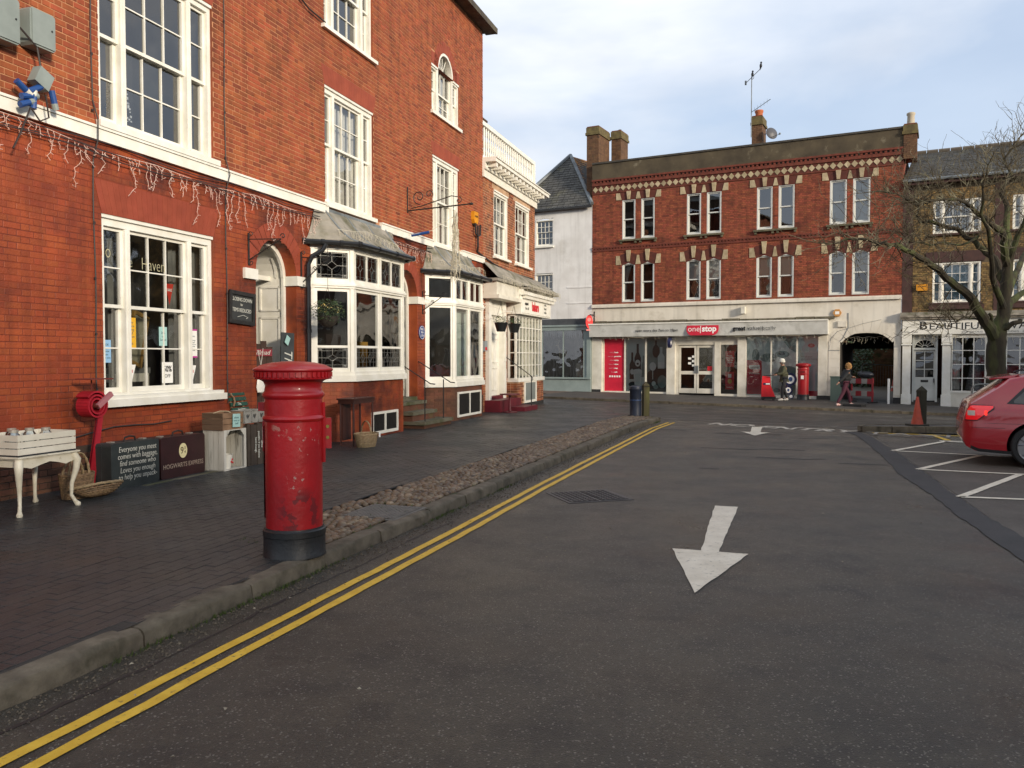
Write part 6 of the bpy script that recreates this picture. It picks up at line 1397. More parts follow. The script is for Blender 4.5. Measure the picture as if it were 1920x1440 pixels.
def pillar_box(name, lab, loc, rz, m, sc=1.):
    p = thing(name, lab, 'post box', loc, rz, None); p.scale = (sc, sc, sc)
    q = MB(); q.lathe([(.252, 0), (.252, .012), (.246, .02), (.246, .165), (.25, .17), (.25, .215), (.238, .225), (.236, .235)], 40); q.build('black_base', mat('black_base_paint', hx('131518'), hx('1e2124'), rough=.45, scale=6, bump=.4, bscale=30), p, smooth=True)
    q = MB(); q.lathe([(.225, .23), (.228, 1.09), (.24, 1.1), (.246, 1.115), (.24, 1.13), (.229, 1.14), (.228, 1.27), (.236, 1.28), (.246, 1.295), (.246, 1.31), (.236, 1.325), (.228, 1.335), (.222, 1.38), (.236, 1.41), (.272, 1.43), (.29, 1.44)], 44); q.build('body', m, p, smooth=True)
    q = MB(); q.lathe([(.27, 1.425), (.303, 1.43), (.307, 1.437), (.3, 1.445), (.3, 1.487), (.31, 1.493), (.316, 1.503), (.314, 1.513), (.302, 1.52), (.25, 1.545), (.17, 1.562), (.08, 1.571), (0, 1.573)], 48); q.build('cap', m, p, smooth=True)
    q = MB()
    for i in range(44):
        a = 2*math.pi*i/44; q.T = Matrix.Rotation(a, 4, 'Z'); q.box(.298, .311, -.0125, .0125, 1.447, 1.487)
    q.build('dentils', m, p, kind='stuff')
    # door with its hinges on the far side, aperture and plates facing the shops
    q = MB(); q.lathe([(.232, .3), (.236, .305), (.236, 1.05), (.232, 1.055)], 14, a0=R(-35), a1=R(35)); q.build('door', m, p, smooth=True)
    q = MB(); q.T = Matrix.Translation((0, 0, 0)); q.box(.2, .262, -.11, .11, 1.17, 1.24); q.build('posting_slot', m, p); BX(.255, .265, -.09, .09, 1.185, 1.215).build('slot_opening', SIGNBLK, p)
    q = MB(); q.prism([(-.09, 0), (.09, 0), (.09, .25), (-.09, .25)], -.0, .02); q.T = None
    o = q.build('collection_plate', m, p); o.matrix_local = Matrix.Translation((.236, 0, .84)) @ Matrix.Rotation(R(90), 4, 'Z')
    o = BX(-.06, .06, -.004, 0, .05, .2).build('notice', SIGNWHT, p); o.matrix_local = Matrix.Translation((.256, 0, .84)) @ Matrix.Rotation(R(90), 4, 'Z')
    for z in (.45, .9): q = MB(); q.T = Matrix.Rotation(R(-38), 4, 'Z'); q.tube([(.235, 0, z), (.235, 0, z+.09)], .014, 6); q.build('hinge', m, p)
    return p
pb1 = pillar_box('pillar_box', 'large worn red pillar box with chipped paint at the kerb in the foreground', (PX, PY, PZ), 160, PRn)
q = MB(); q.box(.2, .3, -.012, .012, .86, 1.11); o = q.build('side_flange', PRn, pb1); o.matrix_local = Matrix.Rotation(R(-150), 4, 'Z')
for z in (.95, 1.04): q = MB(); q.tube([(.27, -.016, z), (.27, -.012, z)], .014, 8); o = q.build('bolt', mat('brass', hx('8a8240'), rough=.5, metal=.6), pb1); o.matrix_local = Matrix.Rotation(R(-150), 4, 'Z')
q = MB(); q.tube([(-.235, 0, .75), (-.235, 0, 1.24)], .02, 6); q.build('hinge_post', PRn, pb1).matrix_local = Matrix.Rotation(R(25), 4, 'Z')
x, y = OL(9.72, -.75); pb2 = pillar_box('pillar_box', 'smaller distant red pillar box in front of the post office window', (x, y, far_h(x, y)), -27.8-90, PR_, .97)
# ================================================================ things outside the shop, near side of the painted wall (coordinates along the wall)
def MT_(x, y, z=0.): a, b = ML(x, y); return (a, b, pav_h(a, b)+z)
CRM = mat('chipped_cream_paint', hx('d8d2c0'), hx('c5bea9'), rough=.5, scale=7, bump=.1, col3=hx('a59a80'), s3=9, t3=(.62, .72))
tbl = thing('white_side_table', 'cream painted side table with curved cabriole legs against the red wall', 'table', MT_(-.3, -.65), 72)
q = MB(); q.slab([(-.4, -.4), (-.4, .24), (.36, .24), (.36, -.4)][::-1], .585, .6); q.slab([(-.38, -.38), (.34, -.38), (.34, .22), (-.38, .22)], .57, .586); q.build('table_top', CRM, tbl)
q = MB(); q.prism([(-.35, .5), (-.22, .47), (-.1, .5), (0, .52), (.1, .5), (.2, .47), (.31, .5), (.31, .58), (-.35, .58)], -.37, -.345); q.build('apron', CRM, tbl)
for xx in (-.35, .3): BX(xx, xx+.025, -.35, .2, .49, .575).build('apron', CRM, tbl)
q = MB(); q.slab([(-.37, -.37), (.33, -.37), (.33, .2), (-.37, .2)], .6, .615); q.build('dark_inset', mat('dark_cloth', (.012, .012, .015), rough=.9), tbl)
for sx, sy in ((-1, -1), (1, -1), (1, 1), (-1, 1)):
    bx_, by_ = (-.02+sx*.33), (-.08+sy*.27); q = MB()
    q.tube([(bx_, by_, .57), (bx_+sx*.028, by_+sy*.028, .5), (bx_+sx*.02, by_+sy*.02, .4), (bx_-sx*.01, by_-sy*.01, .25), (bx_-sx*.015, by_-sy*.015, .12), (bx_+sx*.01, by_+sy*.01, .05), (bx_+sx*.03, by_+sy*.03, .015), (bx_+sx*.03, by_+sy*.03, 0)], [.04, .042, .033, .022, .018, .02, .032, .026], 10); q.build('leg', CRM, tbl, smooth=True)
wc = thing('white_slatted_crate', 'white slatted crate of glass jars standing on the cream side table', 'crate', MT_(-.28, -.7, .615), 72)
for z in (0, .07, .14):
    for args in ((-.38, .33, -.3, -.287), (-.38, .33, .187, .2), (.317, .33, -.287, .187), (-.38, -.367, -.287, .187)): BX(*args, z, z+.06).build('slat', WHITE2, wc)
for x, y in ((-.36, -.285), (.3, -.285), (-.36, .17), (.3, .17)): BX(x, x+.02, y, y+.02, 0, .2).build('corner_post', WHITE2, wc)
BX(-.37, .32, -.29, .19, 0, .012).build('crate_base', WHITE2, wc)
NOTE = mat('pale_teal_paper', hx('a9cfca'), hx('9cc3be'), rough=.8); INK = mat('ink', hx('3c5560'), rough=.8)
def note(name, parent_pos, w_, h, m, txt, lab, cat='notice', size=.04, rot=0, rz=72, ink=None, tilt=0, grp=None):
    n = thing(name, lab, cat, parent_pos, rz, grp, rot=(R(tilt), R(rot), R(rz)))
    BX(-w_/2, w_/2, -.003, 0, -h/2, h/2).build('paper', m, n)
    if txt: text(txt, size, ink or INK, n, 0, -.004, 0, thick=.0004)
    return n
note('paper_note', Vector(MT_(.055, -.85, .745)), .2, .13, NOTE, 'for sale\nmake offer', 'pale teal note on the side of the white jar crate', rz=72+90, size=.042)
GJ = glass('jar_glass', (.85, .9, .9), .15, .0); LID = mat('tin_lid', hx('b9b4a8'), rough=.35, metal=.6)
for i, (x, y) in enumerate(((-.25, -.1), (-.02, -.05), (.08, -.16), (-.12, .08))):
    lab = ('leftmost', 'rear', 'rightmost', 'middle')[i]+' glass jar standing in the white crate'
    j = thing('glass_jar', lab, 'jar', MT_(-.28+x, -.7+y, .63), 72, 'glass jars in the white crate'); q = MB(); q.lathe([(.045, 0), (.06, .01), (.065, .1), (.06, .17), (.04, .2), (.04, .215)], 14); q.build('jar_body', GJ, j, smooth=True); q = MB(); q.lathe([(.044, .2), (.044, .23), (0, .235)], 14); q.build('lid', LID, j)
# wicker
WK = mat('wicker', hx('8a7153'), hx('6c563d'), rough=.7, scale=30, bump=.3, bscale=90, island=.3); WK2 = mat('pale_wicker', hx('a08b6c'), hx('84704f'), rough=.7, scale=30, bump=.3, bscale=90, island=.25)
def basket(t, a, b, a2, b2, h, m, rows=None, stakes=22, z0=0., r_=.0085):
    rows = rows or int(h/(r_*1.9)); q = MB()
    for j in range(rows):
        f = j/(rows-1); A_, B_ = a+(a2-a)*f, b+(b2-b)*f; z = z0+r_+(h-2*r_)*f; P = []
        for i in range(stakes*2+1):
            th = 2*math.pi*i/(stakes*2); w_ = 1+.022*(1 if (i+j) % 2 else -1); P.append((A_*w_*math.cos(th), B_*w_*math.sin(th), z))
        q.tube(P, r_, 4, False)
    q.build('weave', m, t, kind='stuff'); q = MB()
    for i in range(stakes): th = 2*math.pi*i/stakes; q.tube([(a*math.cos(th), b*math.sin(th), z0), (a2*math.cos(th), b2*math.sin(th), z0+h)], r_*.8, 4)
    q.build('stakes', m, t, kind='stuff'); q = MB()
    for k in range(3): q.tube([(a2*1.02*math.cos(2*math.pi*i/36), b2*1.02*math.sin(2*math.pi*i/36), z0+h+.008*math.sin(i*1.3+k*2.1)) for i in range(37)], r_*1.1, 5, False)
    q.build('rim', m, t); q = MB(); q.add([(a*math.cos(2*math.pi*i/24), b*math.sin(2*math.pi*i/24), z0+.01) for i in range(24)], [tuple(range(24))]); q.build('basket_base', m, t)
def handle(t, span, h, z0, m, r_=.014, y=0., rz=0.):
    q = MB()
    for k in range(3):
        P = []
        for i in range(25): th = math.pi*i/24; tw = i*.9+k*2.1; P.append((span*math.cos(th)+.008*math.cos(tw), y+.008*math.sin(tw), z0+h*math.sin(th)))
        q.tube([Matrix.Rotation(rz, 4, 'Z') @ Vector(p) for p in P], r_*.62, 5)
    q.build('handle', m, t, smooth=True)
bk1 = thing('tall_wicker_basket', 'tall oval wicker basket with two hoop handles beside the cream table', 'basket', MT_(.42, -.62), 72)
basket(bk1, .17, .12, .2, .15, .27, WK); handle(bk1, .17, .27, .24, WK2, y=-.03, rz=.15); handle(bk1, .15, .2, .24, WK2, y=.05, rz=.05)
tr = thing('flat_wicker_trug', 'flat oval wicker tray propped in front of the tall wicker basket', 'basket', MT_(.5, -.86, .02), 72, rot=(R(-16), R(4), R(72+8)))
q = MB()
for k in range(9):
    f = .25+.75*k/8; q.tube([(.36*f*math.cos(2*math.pi*i/40), .2*f*math.sin(2*math.pi*i/40), .11*f**3+.004*((i+k) % 2)) for i in range(41)], .009, 4, False)
q.build('weave', WK, tr, kind='stuff'); q = MB()
for i in range(20): th = 2*math.pi*i/20; q.tube([(.36*f*math.cos(th), .2*f*math.sin(th), .11*f**3+.006) for f in (.1, .4, .7, .9, 1.02)], .007, 4)
q.build('stakes', WK, tr, kind='stuff'); q = MB()
for k in range(3): q.tube([(.365*math.cos(2*math.pi*i/40), .205*math.sin(2*math.pi*i/40), .115+.007*math.sin(i+k*2.1)) for i in range(41)], .01, 5, False)
q.build('rim', WK2, tr)
RS = mat('red_fabric_hose', hx('a81a2b'), hx('8d1524'), rough=.5, scale=4, bump=.2)
rc = thing('red_coiled_strap', 'red coiled fire hose strap hanging on the wall with its tail reaching the ground', 'hose', MT_(.97, -.2), 72)
q = MB(); P = []
for i in range(60): t = i/59; a = t*2*math.pi*2.4; rr = .07+.1*t; P.append((rr*math.cos(a), 1.02+rr*math.sin(a)))
for (x0, z0), (x1, z1) in zip(P, P[1:]):
    d = Vector((x1-x0, z1-z0)); n_ = Vector((-d.y, d.x)).normalized()*.011; q.prism([(x0-n_.x, z0-n_.y), (x1-n_.x, z1-n_.y), (x1+n_.x, z1+n_.y), (x0+n_.x, z0+n_.y)], -.19, .0)
q.build('coil', RS, rc, smooth=True)
for k, (dx, w_) in enumerate(((0, .05), (.06, .045))):
    q = MB(); q.add([(.12+dx-w_/2-.02, -.16+.09*k, 1.05), (.12+dx+w_/2, -.16+.09*k, 1.05), (-.1+dx+w_/2, -.2+.09*k, .05), (-.14+dx-w_/2, -.2+.09*k, .05), (.12+dx-w_/2-.02, -.15+.09*k, 1.05), (.12+dx+w_/2, -.15+.09*k, 1.05), (-.1+dx+w_/2, -.18+.09*k, .05), (-.14+dx-w_/2, -.18+.09*k, .05)], [(3, 2, 1, 0), (4, 5, 6, 7), (0, 1, 5, 4), (1, 2, 6, 5), (2, 3, 7, 6), (3, 0, 4, 7)]); q.build('strap', RS, rc)
q = MB(); q.tube([(0, 0, 1.0), (0, -.22, 1.02)], .03, 8); q.box(-.15, .2, -.24, 0, 1.33, 1.345); q.tube([(0, -.1, 1.33), (0, -.1, 1.18)], .008, 5); q.build('bracket', mat('red_brown_iron', hx('6a2a22'), rough=.7), rc)
q = MB(); q.T = Matrix.Translation((.09, -.22, 1.08)) @ Matrix.Rotation(R(-35), 4, 'Y'); q.slab([(-.13, -.01), (.13, -.01), (.13, .03), (-.13, .03)], -.03, .03); q.build('buckle', mat('dusky_pink', hx('a56a70'), rough=.6), rc)
# suitcases
def suitcase(x, y, w_, h, th, m, lab, rz=72):
    s = thing('suitcase', lab, 'suitcase', MT_(x, y, .0), rz, 'old suitcases on the pavement'); q = MB(); r_ = .035
    def rr(x0, x1, z0, z1, r_): return [(x0+r_-r_*math.cos(R(a)), z0+r_-r_*math.sin(R(a))) for a in (0, 45, 90)]+[(x1-r_+r_*math.sin(R(a)), z0+r_-r_*math.cos(R(a))) for a in (0, 45, 90)]+[(x1-r_+r_*math.cos(R(a)), z1-r_+r_*math.sin(R(a))) for a in (0, 45, 90)]+[(x0+r_-r_*math.sin(R(a)), z1-r_+r_*math.cos(R(a))) for a in (0, 45, 90)]
    q.prism(rr(0, w_, 0, h, r_), 0, th*.6); q.build('case_front', m, s); q = MB(); q.prism(rr(0, w_, 0, h, r_), th*.6+.006, th); q.build('case_back', m, s)
    q = MB(); q.prism(rr(.004, w_-.004, .004, h-.004, r_), th*.6, th*.6+.006); q.build('seam', LEAD, s)
    q = MB(); q.tube([(w_*.38, th*.4, h), (w_*.4, th*.4, h+.05), (w_*.5, th*.4, h+.065), (w_*.6, th*.4, h+.05), (w_*.62, th*.4, h)], .012, 6); q.build('handle', mat('dark_leather', (.02, .012, .01), rough=.6), s)
    for k in (.14, .8): BX(w_*k, w_*k+.06, th*.45, th*.75, h, h+.014).build('latch', LID, s)
    return s
s1 = suitcase(.93, -.62, .8, .555, .24, mat('black_suitcase', hx('23292a'), hx('2f3534'), rough=.55, scale=5, bump=.3, bscale=90), 'black suitcase with white handwritten verse on its front')
CHK = mat('white_handwriting', hx('c9c9bf'), rough=.8)
for i, ln_ in enumerate(('Everyone you meet', 'comes with baggage,', 'find someone who', 'Loves you enough', 'to help you unpack-')):
    text(ln_, .098, CHK, s1, .43, -.004, .47-.085*i, shear=.15, sx=.82, thick=.001, bold=-.001)
s2 = suitcase(1.78, -.6, .86, .545, .24, mat('maroon_suitcase', hx('34191a'), hx('2a1415'), rough=.45, scale=5, bump=.2, bscale=90), 'maroon suitcase with a cream oval badge on its front')
q = MB(); q.prism(ell(.42, .345, .078, .1, 24), -.004, 0); q.build('oval_badge', mat('cream_badge', hx('d9cfa0'), rough=.6), s2); text('9', .13, mat('badge_brown', hx('4a3a22'), rough=.7), s2, .395, -.006, .345, thick=.001); text('3\n4', .055, MC['badge_brown'], s2, .452, -.006, .35, thick=.001)
text('HOGWARTS EXPRESS', .088, mat('dim_gilt', hx('9b8a7c'), rough=.6), s2, .43, -.003, .155, sx=.92, thick=.001)
q = MB(); q.box(-.4, 1.1, -.1, .0, .0, .004); o = q.build('mossy_slab', SS, kind='structure'); o.location = MT_(1.75, -.68, -.001); o.rotation_euler = (0, 0, MA)
# white crate on end with a planter bucket, brown crate above
WP = mat('whitewashed_board', hx('c9c6bc'), hx('a9a599'), rough=.85, scale=6, bump=.4, bscale=30, col3=hx('6d675c'), s3=7, t3=(.6, .7), stretch=(1, 1, .15))
cw = thing('whitewashed_crate', 'whitewashed apple crate standing on its end with a flowered bucket inside', 'crate', MT_(2.72, -.86), 72)
for k in range(4):
    BX(0, .012, .01+.087*k, .09+.087*k, 0, .56).build('board', WP, cw); BX(.49, .502, .01+.087*k, .09+.087*k, 0, .56).build('board', WP, cw); BX(.01+.12*k, .125+.12*k, .345, .357, 0, .56).build('board', WP, cw)
BX(0, .5, 0, .35, -.0, .014).build('end_board', WP, cw); BX(0, .5, 0, .35, .56, .574).build('end_board', WP, cw)
for x in (0, .455): BX(x, x+.045, -.001, .012, .015, .56).build('corner_strip', WP, cw)
q = MB(); q.prism([(.045, .56), (.045, .47), (.13, .56)], -.001, .012); q.prism([(.455, .56), (.37, .56), (.455, .47)], -.001, .012); q.build('corner_gusset', WP, cw, kind='stuff')
bu = thing('enamel_bucket', 'white enamel bucket with red painted flowers inside the whitewashed crate', 'bucket', MT_(2.9, -.74, .014), 72)
q = MB(); q.lathe([(.07, 0), (.1, .2), (.106, .205), (.098, .205), (.068, .01)], 20); q.build('body', WHITE, bu, smooth=True); q = MB()
for x, z in ((.02, .1), (.04, .13), (.05, .085)): q.ball((x, -.085, z), .014)
q.build('painted_flower', SIGNRED, bu)
cbn = thing('brown_slatted_crate', 'small brown slatted crate stacked on the whitewashed crate', 'crate', MT_(2.7, -.85, .574), 72); BW = mat('stained_brown_wood', hx('6b5543'), hx('54412f'), rough=.8, scale=5, bump=.3, stretch=(.3, .3, 1)); BW2 = mat('bare_brown_wood', hx('94755a'), hx('7a5d45'), rough=.8, scale=5, bump=.3)
for z in (0, .083, .166):
    BX(0, .012, .0, .34, z, z+.075).build('slat', BW, cbn); BX(.012, .46, 0, .012, z, z+.075).build('slat', BW2, cbn); BX(.012, .46, .328, .34, z, z+.075).build('slat', BW2, cbn); BX(.46, .472, 0, .34, z, z+.075).build('slat', BW, cbn)
BX(.01, .46, .01, .33, 0, .01).build('crate_base', BW2, cbn)
q = MB(); q.tube([(.0, .15, .24), (.08, .1, .27), (.2, .05, .26), (.26, -.01, .2)], .006, 5); q.build('rope', mat('twine', hx('b5a78a'), rough=.9), cbn)
note('paper_note', Vector(MT_(2.98, -.875, .7)), .17, .19, NOTE, 'please\nnote no\nshelf', 'pale teal note hanging on the brown slatted crate', size=.042, rot=2)
# heart planter over printed planks
HP = mat('grey_washed_wood', hx('97958e'), hx('7f7d77'), rough=.85, scale=7, bump=.3)
pk = thing('printed_planks', 'bundle of dark wooden planks printed with white lettering standing upright', 'sign', MT_(3.28, -.84), 72)
for i in range(6): BX(.0+.075*i, .07+.075*i, .0-.01*(i % 2), .05, 0, .62-.012*(i % 3)).build('plank', mat('dark_plank', hx('4b4138'), hx('39312a'), rough=.85, scale=6, bump=.5, island=.2), pk)
for i, s in enumerate(('hard enough', 'possible if you believe', 'dance', 'love')): text(s, .06, CHK, pk, .185+.075*i, -.014, .3, spin=R(90), sx=.75, thick=.001, bold=.001)
hp = thing('heart_planter', 'grey washed planter with cut out hearts standing on the printed planks', 'planter', MT_(3.2, -.85, .63), 72)
for x0, nh in ((0, 3),):
    for k in range(nh):
        q = MB(); a = .005+.165*k; 
        H_ = [(a+.08+.042*(16*math.sin(t)**3)/16, .1+.05*(13*math.cos(t)-5*math.cos(2*t)-2*math.cos(3*t)-math.cos(4*t))/16) for t in [2*math.pi*i/20 for i in range(20)]]
        O_ = []
        for i in range(20):
            t = math.pi/2-2*math.pi*i/20; c, s = math.cos(t), math.sin(t); f = 1/max(abs(c), abs(s)); O_.append((a+.08+.08*c*f, .095+.09*s*f))
        for i in range(20):
            j = (i+1) % 20; q.add([(H_[i][0], 0, H_[i][1]), (H_[j][0], 0, H_[j][1]), (O_[j][0], 0, O_[j][1]), (O_[i][0], 0, O_[i][1]), (H_[i][0], .012, H_[i][1]), (H_[j][0], .012, H_[j][1])], [(0, 1, 2, 3), (0, 4, 5, 1)])
        q.build('heart_panel', HP, hp)
BX(0, .5, .012, .25, 0, .01).build('planter_base', HP, hp); BX(0, .012, .012, .25, 0, .19).build('side_panel', HP, hp); BX(.49, .502, .012, .25, 0, .19).build('side_panel', HP, hp); BX(0, .5, .24, .25, 0, .19).build('side_panel', HP, hp); BX(-.01, .51, -.012, .0, .185, .2).build('rim', HP, hp)
GRN = mat('bottle_green_paint', hx('1d4a3a'), hx('173b2f'), rough=.6, scale=6, col3=hx('8a7a60'), s3=12, t3=(.6, .68))
gs = thing('green_slatted_rack', 'dark green slatted wooden rack with white lettering hung on the painted wall', 'rack', MT_(3.93, -.06, .72), 72)
for k in range(5):
    q = MB(); q.T = Matrix.Rotation(R(-14), 4, 'X'); q.box(0+.01*k, .42+.012*k, -.02, .0, .36-.085*k, .42-.085*k); q.build('slat', GRN, gs)
for x in (.05, .35): q = MB(); q.T = Matrix.Rotation(R(-14), 4, 'X'); q.box(x, x+.035, .0, .02, .0, .42); q.build('batten', BW2, gs)
T_ = Matrix.Rotation(R(-14), 4, 'X'); text('The', .06, CHK, gs, .24, -.023, .138, M=T_, thick=.001); text('meadows', .05, CHK, gs, .27, -.023, .052, M=T_, thick=.001)
q = MB(); q.T = T_; q.tube([(.06, -.03, .3), (.11, -.04, .24), (.11, -.04, .17), (.07, -.03, .1)], .015, 5); q.build('crescent', BW2, gs)
cb2 = thing('chalk_board', 'small black framed chalkboard on the wall left of the arched doorway', 'chalkboard', MT_(4.27, -.015, 2.39), 72, rot=(R(0), R(3), R(72)))
BX(-.3, .3, -.02, 0, -.24, .24).build('slate_panel', mat('chalkboard', hx('2c2e2e'), hx('3a3c3c'), rough=.8, scale=5), cb2)
for a in ((-.33, .33, .2, .26), (-.33, .33, -.26, -.2), (-.33, -.27, -.2, .2), (.27, .33, -.2, .2)): BX(a[0], a[1], -.05, -.02, a[2], a[3]).build('frame_rail', BLACK, cb2)
for i, (s, z) in enumerate((('CLOSING DOWN', .13), ('for', .05), ('ITEMS REDUCED', -.04))): text(s, .085 if i != 1 else .06, CHK, cb2, 0, -.022, z, sx=.8, thick=.001)
q = MB(); q.tube([(-.1, -.022, -.15), (.05, -.022, -.11), (.17, -.022, -.14), (.12, -.022, -.16)], .004, 4); q.build('chalk_flourish', CHK, cb2)
# inside the arched doorway
PLK = mat('dark_red_brown_plank', hx('4a3328'), hx('38261d'), rough=.8, scale=4, bump=.4, island=.15)
pd = thing('plank_board', 'dark plank board with a small red sign leaning in the arched doorway', 'sign', MT_(4.86, .26, .0), 72, rot=(0, 0, R(72-26)))
for k in range(4): BX(.11*k, .105+.11*k, 0, .025, 0, 1.78+.05*((k*7) % 3)).build('plank', PLK, pd)
BX(-.02, .42, -.02, 0, 1.62, 1.74).build('red_sign', mat('dusty_red_sign', hx('7d2430'), rough=.7), pd); text('Millmad', .11, CHK, pd, .2, -.023, 1.68, shear=.3, thick=.001)
note('paper_note', Vector(MT_(5.2, .05, 1.42)), .1, .14, NOTE, '', 'pale teal note on the plank board in the arched doorway', rz=46)
sl = thing('tall_slate_sign', 'tall narrow slate sign with vertical white script beside the doorway jamb', 'sign', MT_(5.4, .05, 0), 72, rot=(0, R(2), R(72-14)))
BX(0, .3, 0, .02, 0, 2.04).build('slate', mat('slate_sign', hx('34383a'), hx('3f4446'), rough=.7, scale=4), sl); text('Theslow', .26, CHK, sl, .16, -.003, 1.35, spin=R(90), shear=.3, thick=.001, sx=.9)
note('paper_note', Vector(MT_(5.56, -.03, 1.9)), .12, .15, NOTE, '', 'pale note stuck askew at the top of the tall slate sign', rot=30)
hg = thing('white_hanging_heart', 'white fabric teardrop hanging by strings at the edge of the arched doorway', 'decoration', MT_(4.78, -.03, 1.0), 72)
q = MB(); q.lathe([(0, 0), (.1, .02), (.13, .1), (.1, .25), (.05, .38), (.015, .45), (0, .46)], 14); q.v = [(x, y*.3, z) for x, y, z in q.v]; q.build('teardrop', WHITE, hg, smooth=True); q = MB(); q.tube([(0, 0, .45), (-.08, 0, .72)], .004, 4); q.tube([(0, 0, .45), (.06, 0, .75)], .004, 4); q.build('string', WHITE, hg)
# table and basket by the bay
MH = mat('mahogany', hx('4a2a22'), hx('351c17'), rough=.4, scale=4, coat=.2)
mt_ = thing('mahogany_side_table', 'dark mahogany side table beneath the leaded bay window', 'table', MT_(6.42, -.98), 72)
q = MB(); q.box(-.32, .5, -.05, .3, .83, .86); q.box(-.3, .48, -.03, .28, .76, .83); q.build('table_top', MH, mt_)
for x, y in ((-.28, -.02), (.44, -.02), (.44, .24), (-.28, .24)): q = MB(); q.tube([(x, y, 0), (x, y, .3), (x, y, .76)], [.012, .02, .018], 8); q.build('leg', MH, mt_)
BX(-.28, .02, .2, .22, .1, .76).build('side_panel', MH, mt_)
bk2 = thing('shopping_basket', 'pale wicker shopping basket with hoop handle in front of the mahogany table', 'basket', MT_(6.2, -1.22), 72)
basket(bk2, .2, .14, .27, .19, .23, WK2, stakes=18, r_=.011); handle(bk2, .22, .26, .2, WK2, r_=.013, rz=.9)
BX(.05, .11, -.23, -.225, .17, .26).build('price_tag', SIGNWHT, bk2)
# flower basket, brackets, cables
hb = thing('flower_hanging_basket', 'wicker hanging basket with yellow winter pansies by the leaded bay', 'hanging basket', MT_(6.0, -.58, 2.13), 72)
q = MB(); q.lathe([(.02, 0), (.1, .03), (.17, .11), (.19, .19), (.195, .2)], 18); q.build('bowl', mat('grey_wicker', hx('413b33'), hx('292620'), rough=.8, scale=40, bump=.8, bscale=60), hb, smooth=True)
q = MB(); leafy(q, (0, 0, .27), .3, 620, .75, .022); leafy(q, (.1, -.05, .15), .2, 130, .8, .02); leafy(q, (-.14, 0, .16), .18, 130, .8, .02); q.build('foliage', LEAF, hb); q = MB(); leafy(q, (0, 0, .3), .26, 60, .5, .016); q.build('flowers', BLU, hb); q = MB()
for a in (0, 2.1, 4.2): q.tube([(.18*math.cos(a), .18*math.sin(a), .2), (0, 0, .72)], .003, 4)
q.tube([(0, 0, .72), (0, 0, 1.45)], .004, 4); q.build('chain', BLACK, hb)
def bracket(x, z0, z1, reach, lab, fancy=False, grp=None):
    b_ = thing('iron_bracket', lab, 'bracket', MT_(x, -.01, 0), 72, grp); q = MB(); q.T = None
    q.box(-.018, .018, -.012, 0, z0, z1)
    if fancy:
        q.tube([(0, -.01, z0+.05), (0, -reach, z0+.12)], .016, 6); q.ball((0, -reach-.03, z0+.122), .03, (1, 2, 1))
        scroll(q, (-.3, z0+.35), .17, 1.3, R(-100), .012); scroll(q, (-.55, z0+.4), .1, 1.2, R(200), .01, sgn=-1)
        q.tube([(0, -.1, z0+.1), (0, -.35, z0+.14), (0, -.75, z0+.24), (0, -1.1, z0+.33), (0, -1.25, z0+.3)], .012, 5); scroll(q, (-1.28, z0+.22), .08, 1.1, R(90), .01)
        q.tube([(0, -1.15, z0+.1), (0, -1.15, z0-.15)], .006, 4)
    else:
        q.tube([(0, 0, z1-.1), (0, -reach, z1-.12)], .009, 5); q.tube([(0, 0, z0+.08), (0, -reach, z1-.12)], .011, 5); scroll(q, (-.05, z1-.02), .045, 1.1, 0, .007); scroll(q, (-.05, z0+.04), .045, 1.1, 0, .007, sgn=-1); scroll(q, (-reach-.03, z1-.08), .05, 1.1, 0, .008); scroll(q, (-reach*.5, (z0+z1)/2+.02), .04, 1.1, 0, .007)
    q.build('arm', BLACK, b_); return b_
bracket(4.5, 3.1, 3.62, .62, 'plain black iron bracket above the left impost of the first arch')
bracket(6.04, 2.85, 3.5, .57, 'black iron bracket holding the pansy basket beside the down pipe')
bracket(11.35, 2.65, 3.2, .55, 'thin black iron bracket left of the clear bay window')
bracket(10.52, 4.95, 5.55, 1.55, 'large scrolled black iron sign bracket high on the wall with no sign', True)
pq = thing('blue_plaque', 'round blue plaque with white lettering on the brick pier by the steps', 'plaque', MT_(11.28, -.012, 2.2), 72)
q = MB(); q.prism(ell(0, 0, .17, .17, 28), -.02, 0); q.build('disc', mat('plaque_blue', hx('2c3f7d'), rough=.4), pq); q = MB()
q.tube([(.155*math.cos(R(10*i)), -.022, .155*math.sin(R(10*i))) for i in range(37)], .005, 4, False); q.build('white_rim', SIGNWHT, pq); text('BELL\nINN\n1779', .08, SIGNWHT, pq, 0, -.022, 0, thick=.001)
tri = thing('iron_trident', 'black iron trident shaped fitting with a drooping cable near the yellow alarm box', 'bracket', MT_(15.0, -.04, 5.05), 72)
q = MB(); q.tube([(-.2, -.05, .35), (-.18, -.05, .05), (0, -.05, 0), (.18, -.05, .05), (.2, -.05, .35)], .03, 5); q.tube([(0, -.05, .3), (0, -.05, -.3), (.1, 0, -.42)], .03, 5); q.build('prongs', BLACK, tri)
q = MB(); q.tube([(.1, 0, -.42), (.6, 0, -.5), (1.5, 0, -.62), (3.2, 0, -.72), (5.6, -.02, -.7)], .022, 5); q.build('cable', BLACK, tri)
CBL = mat('dark_cable', (.03, .022, .02), rough=.6)
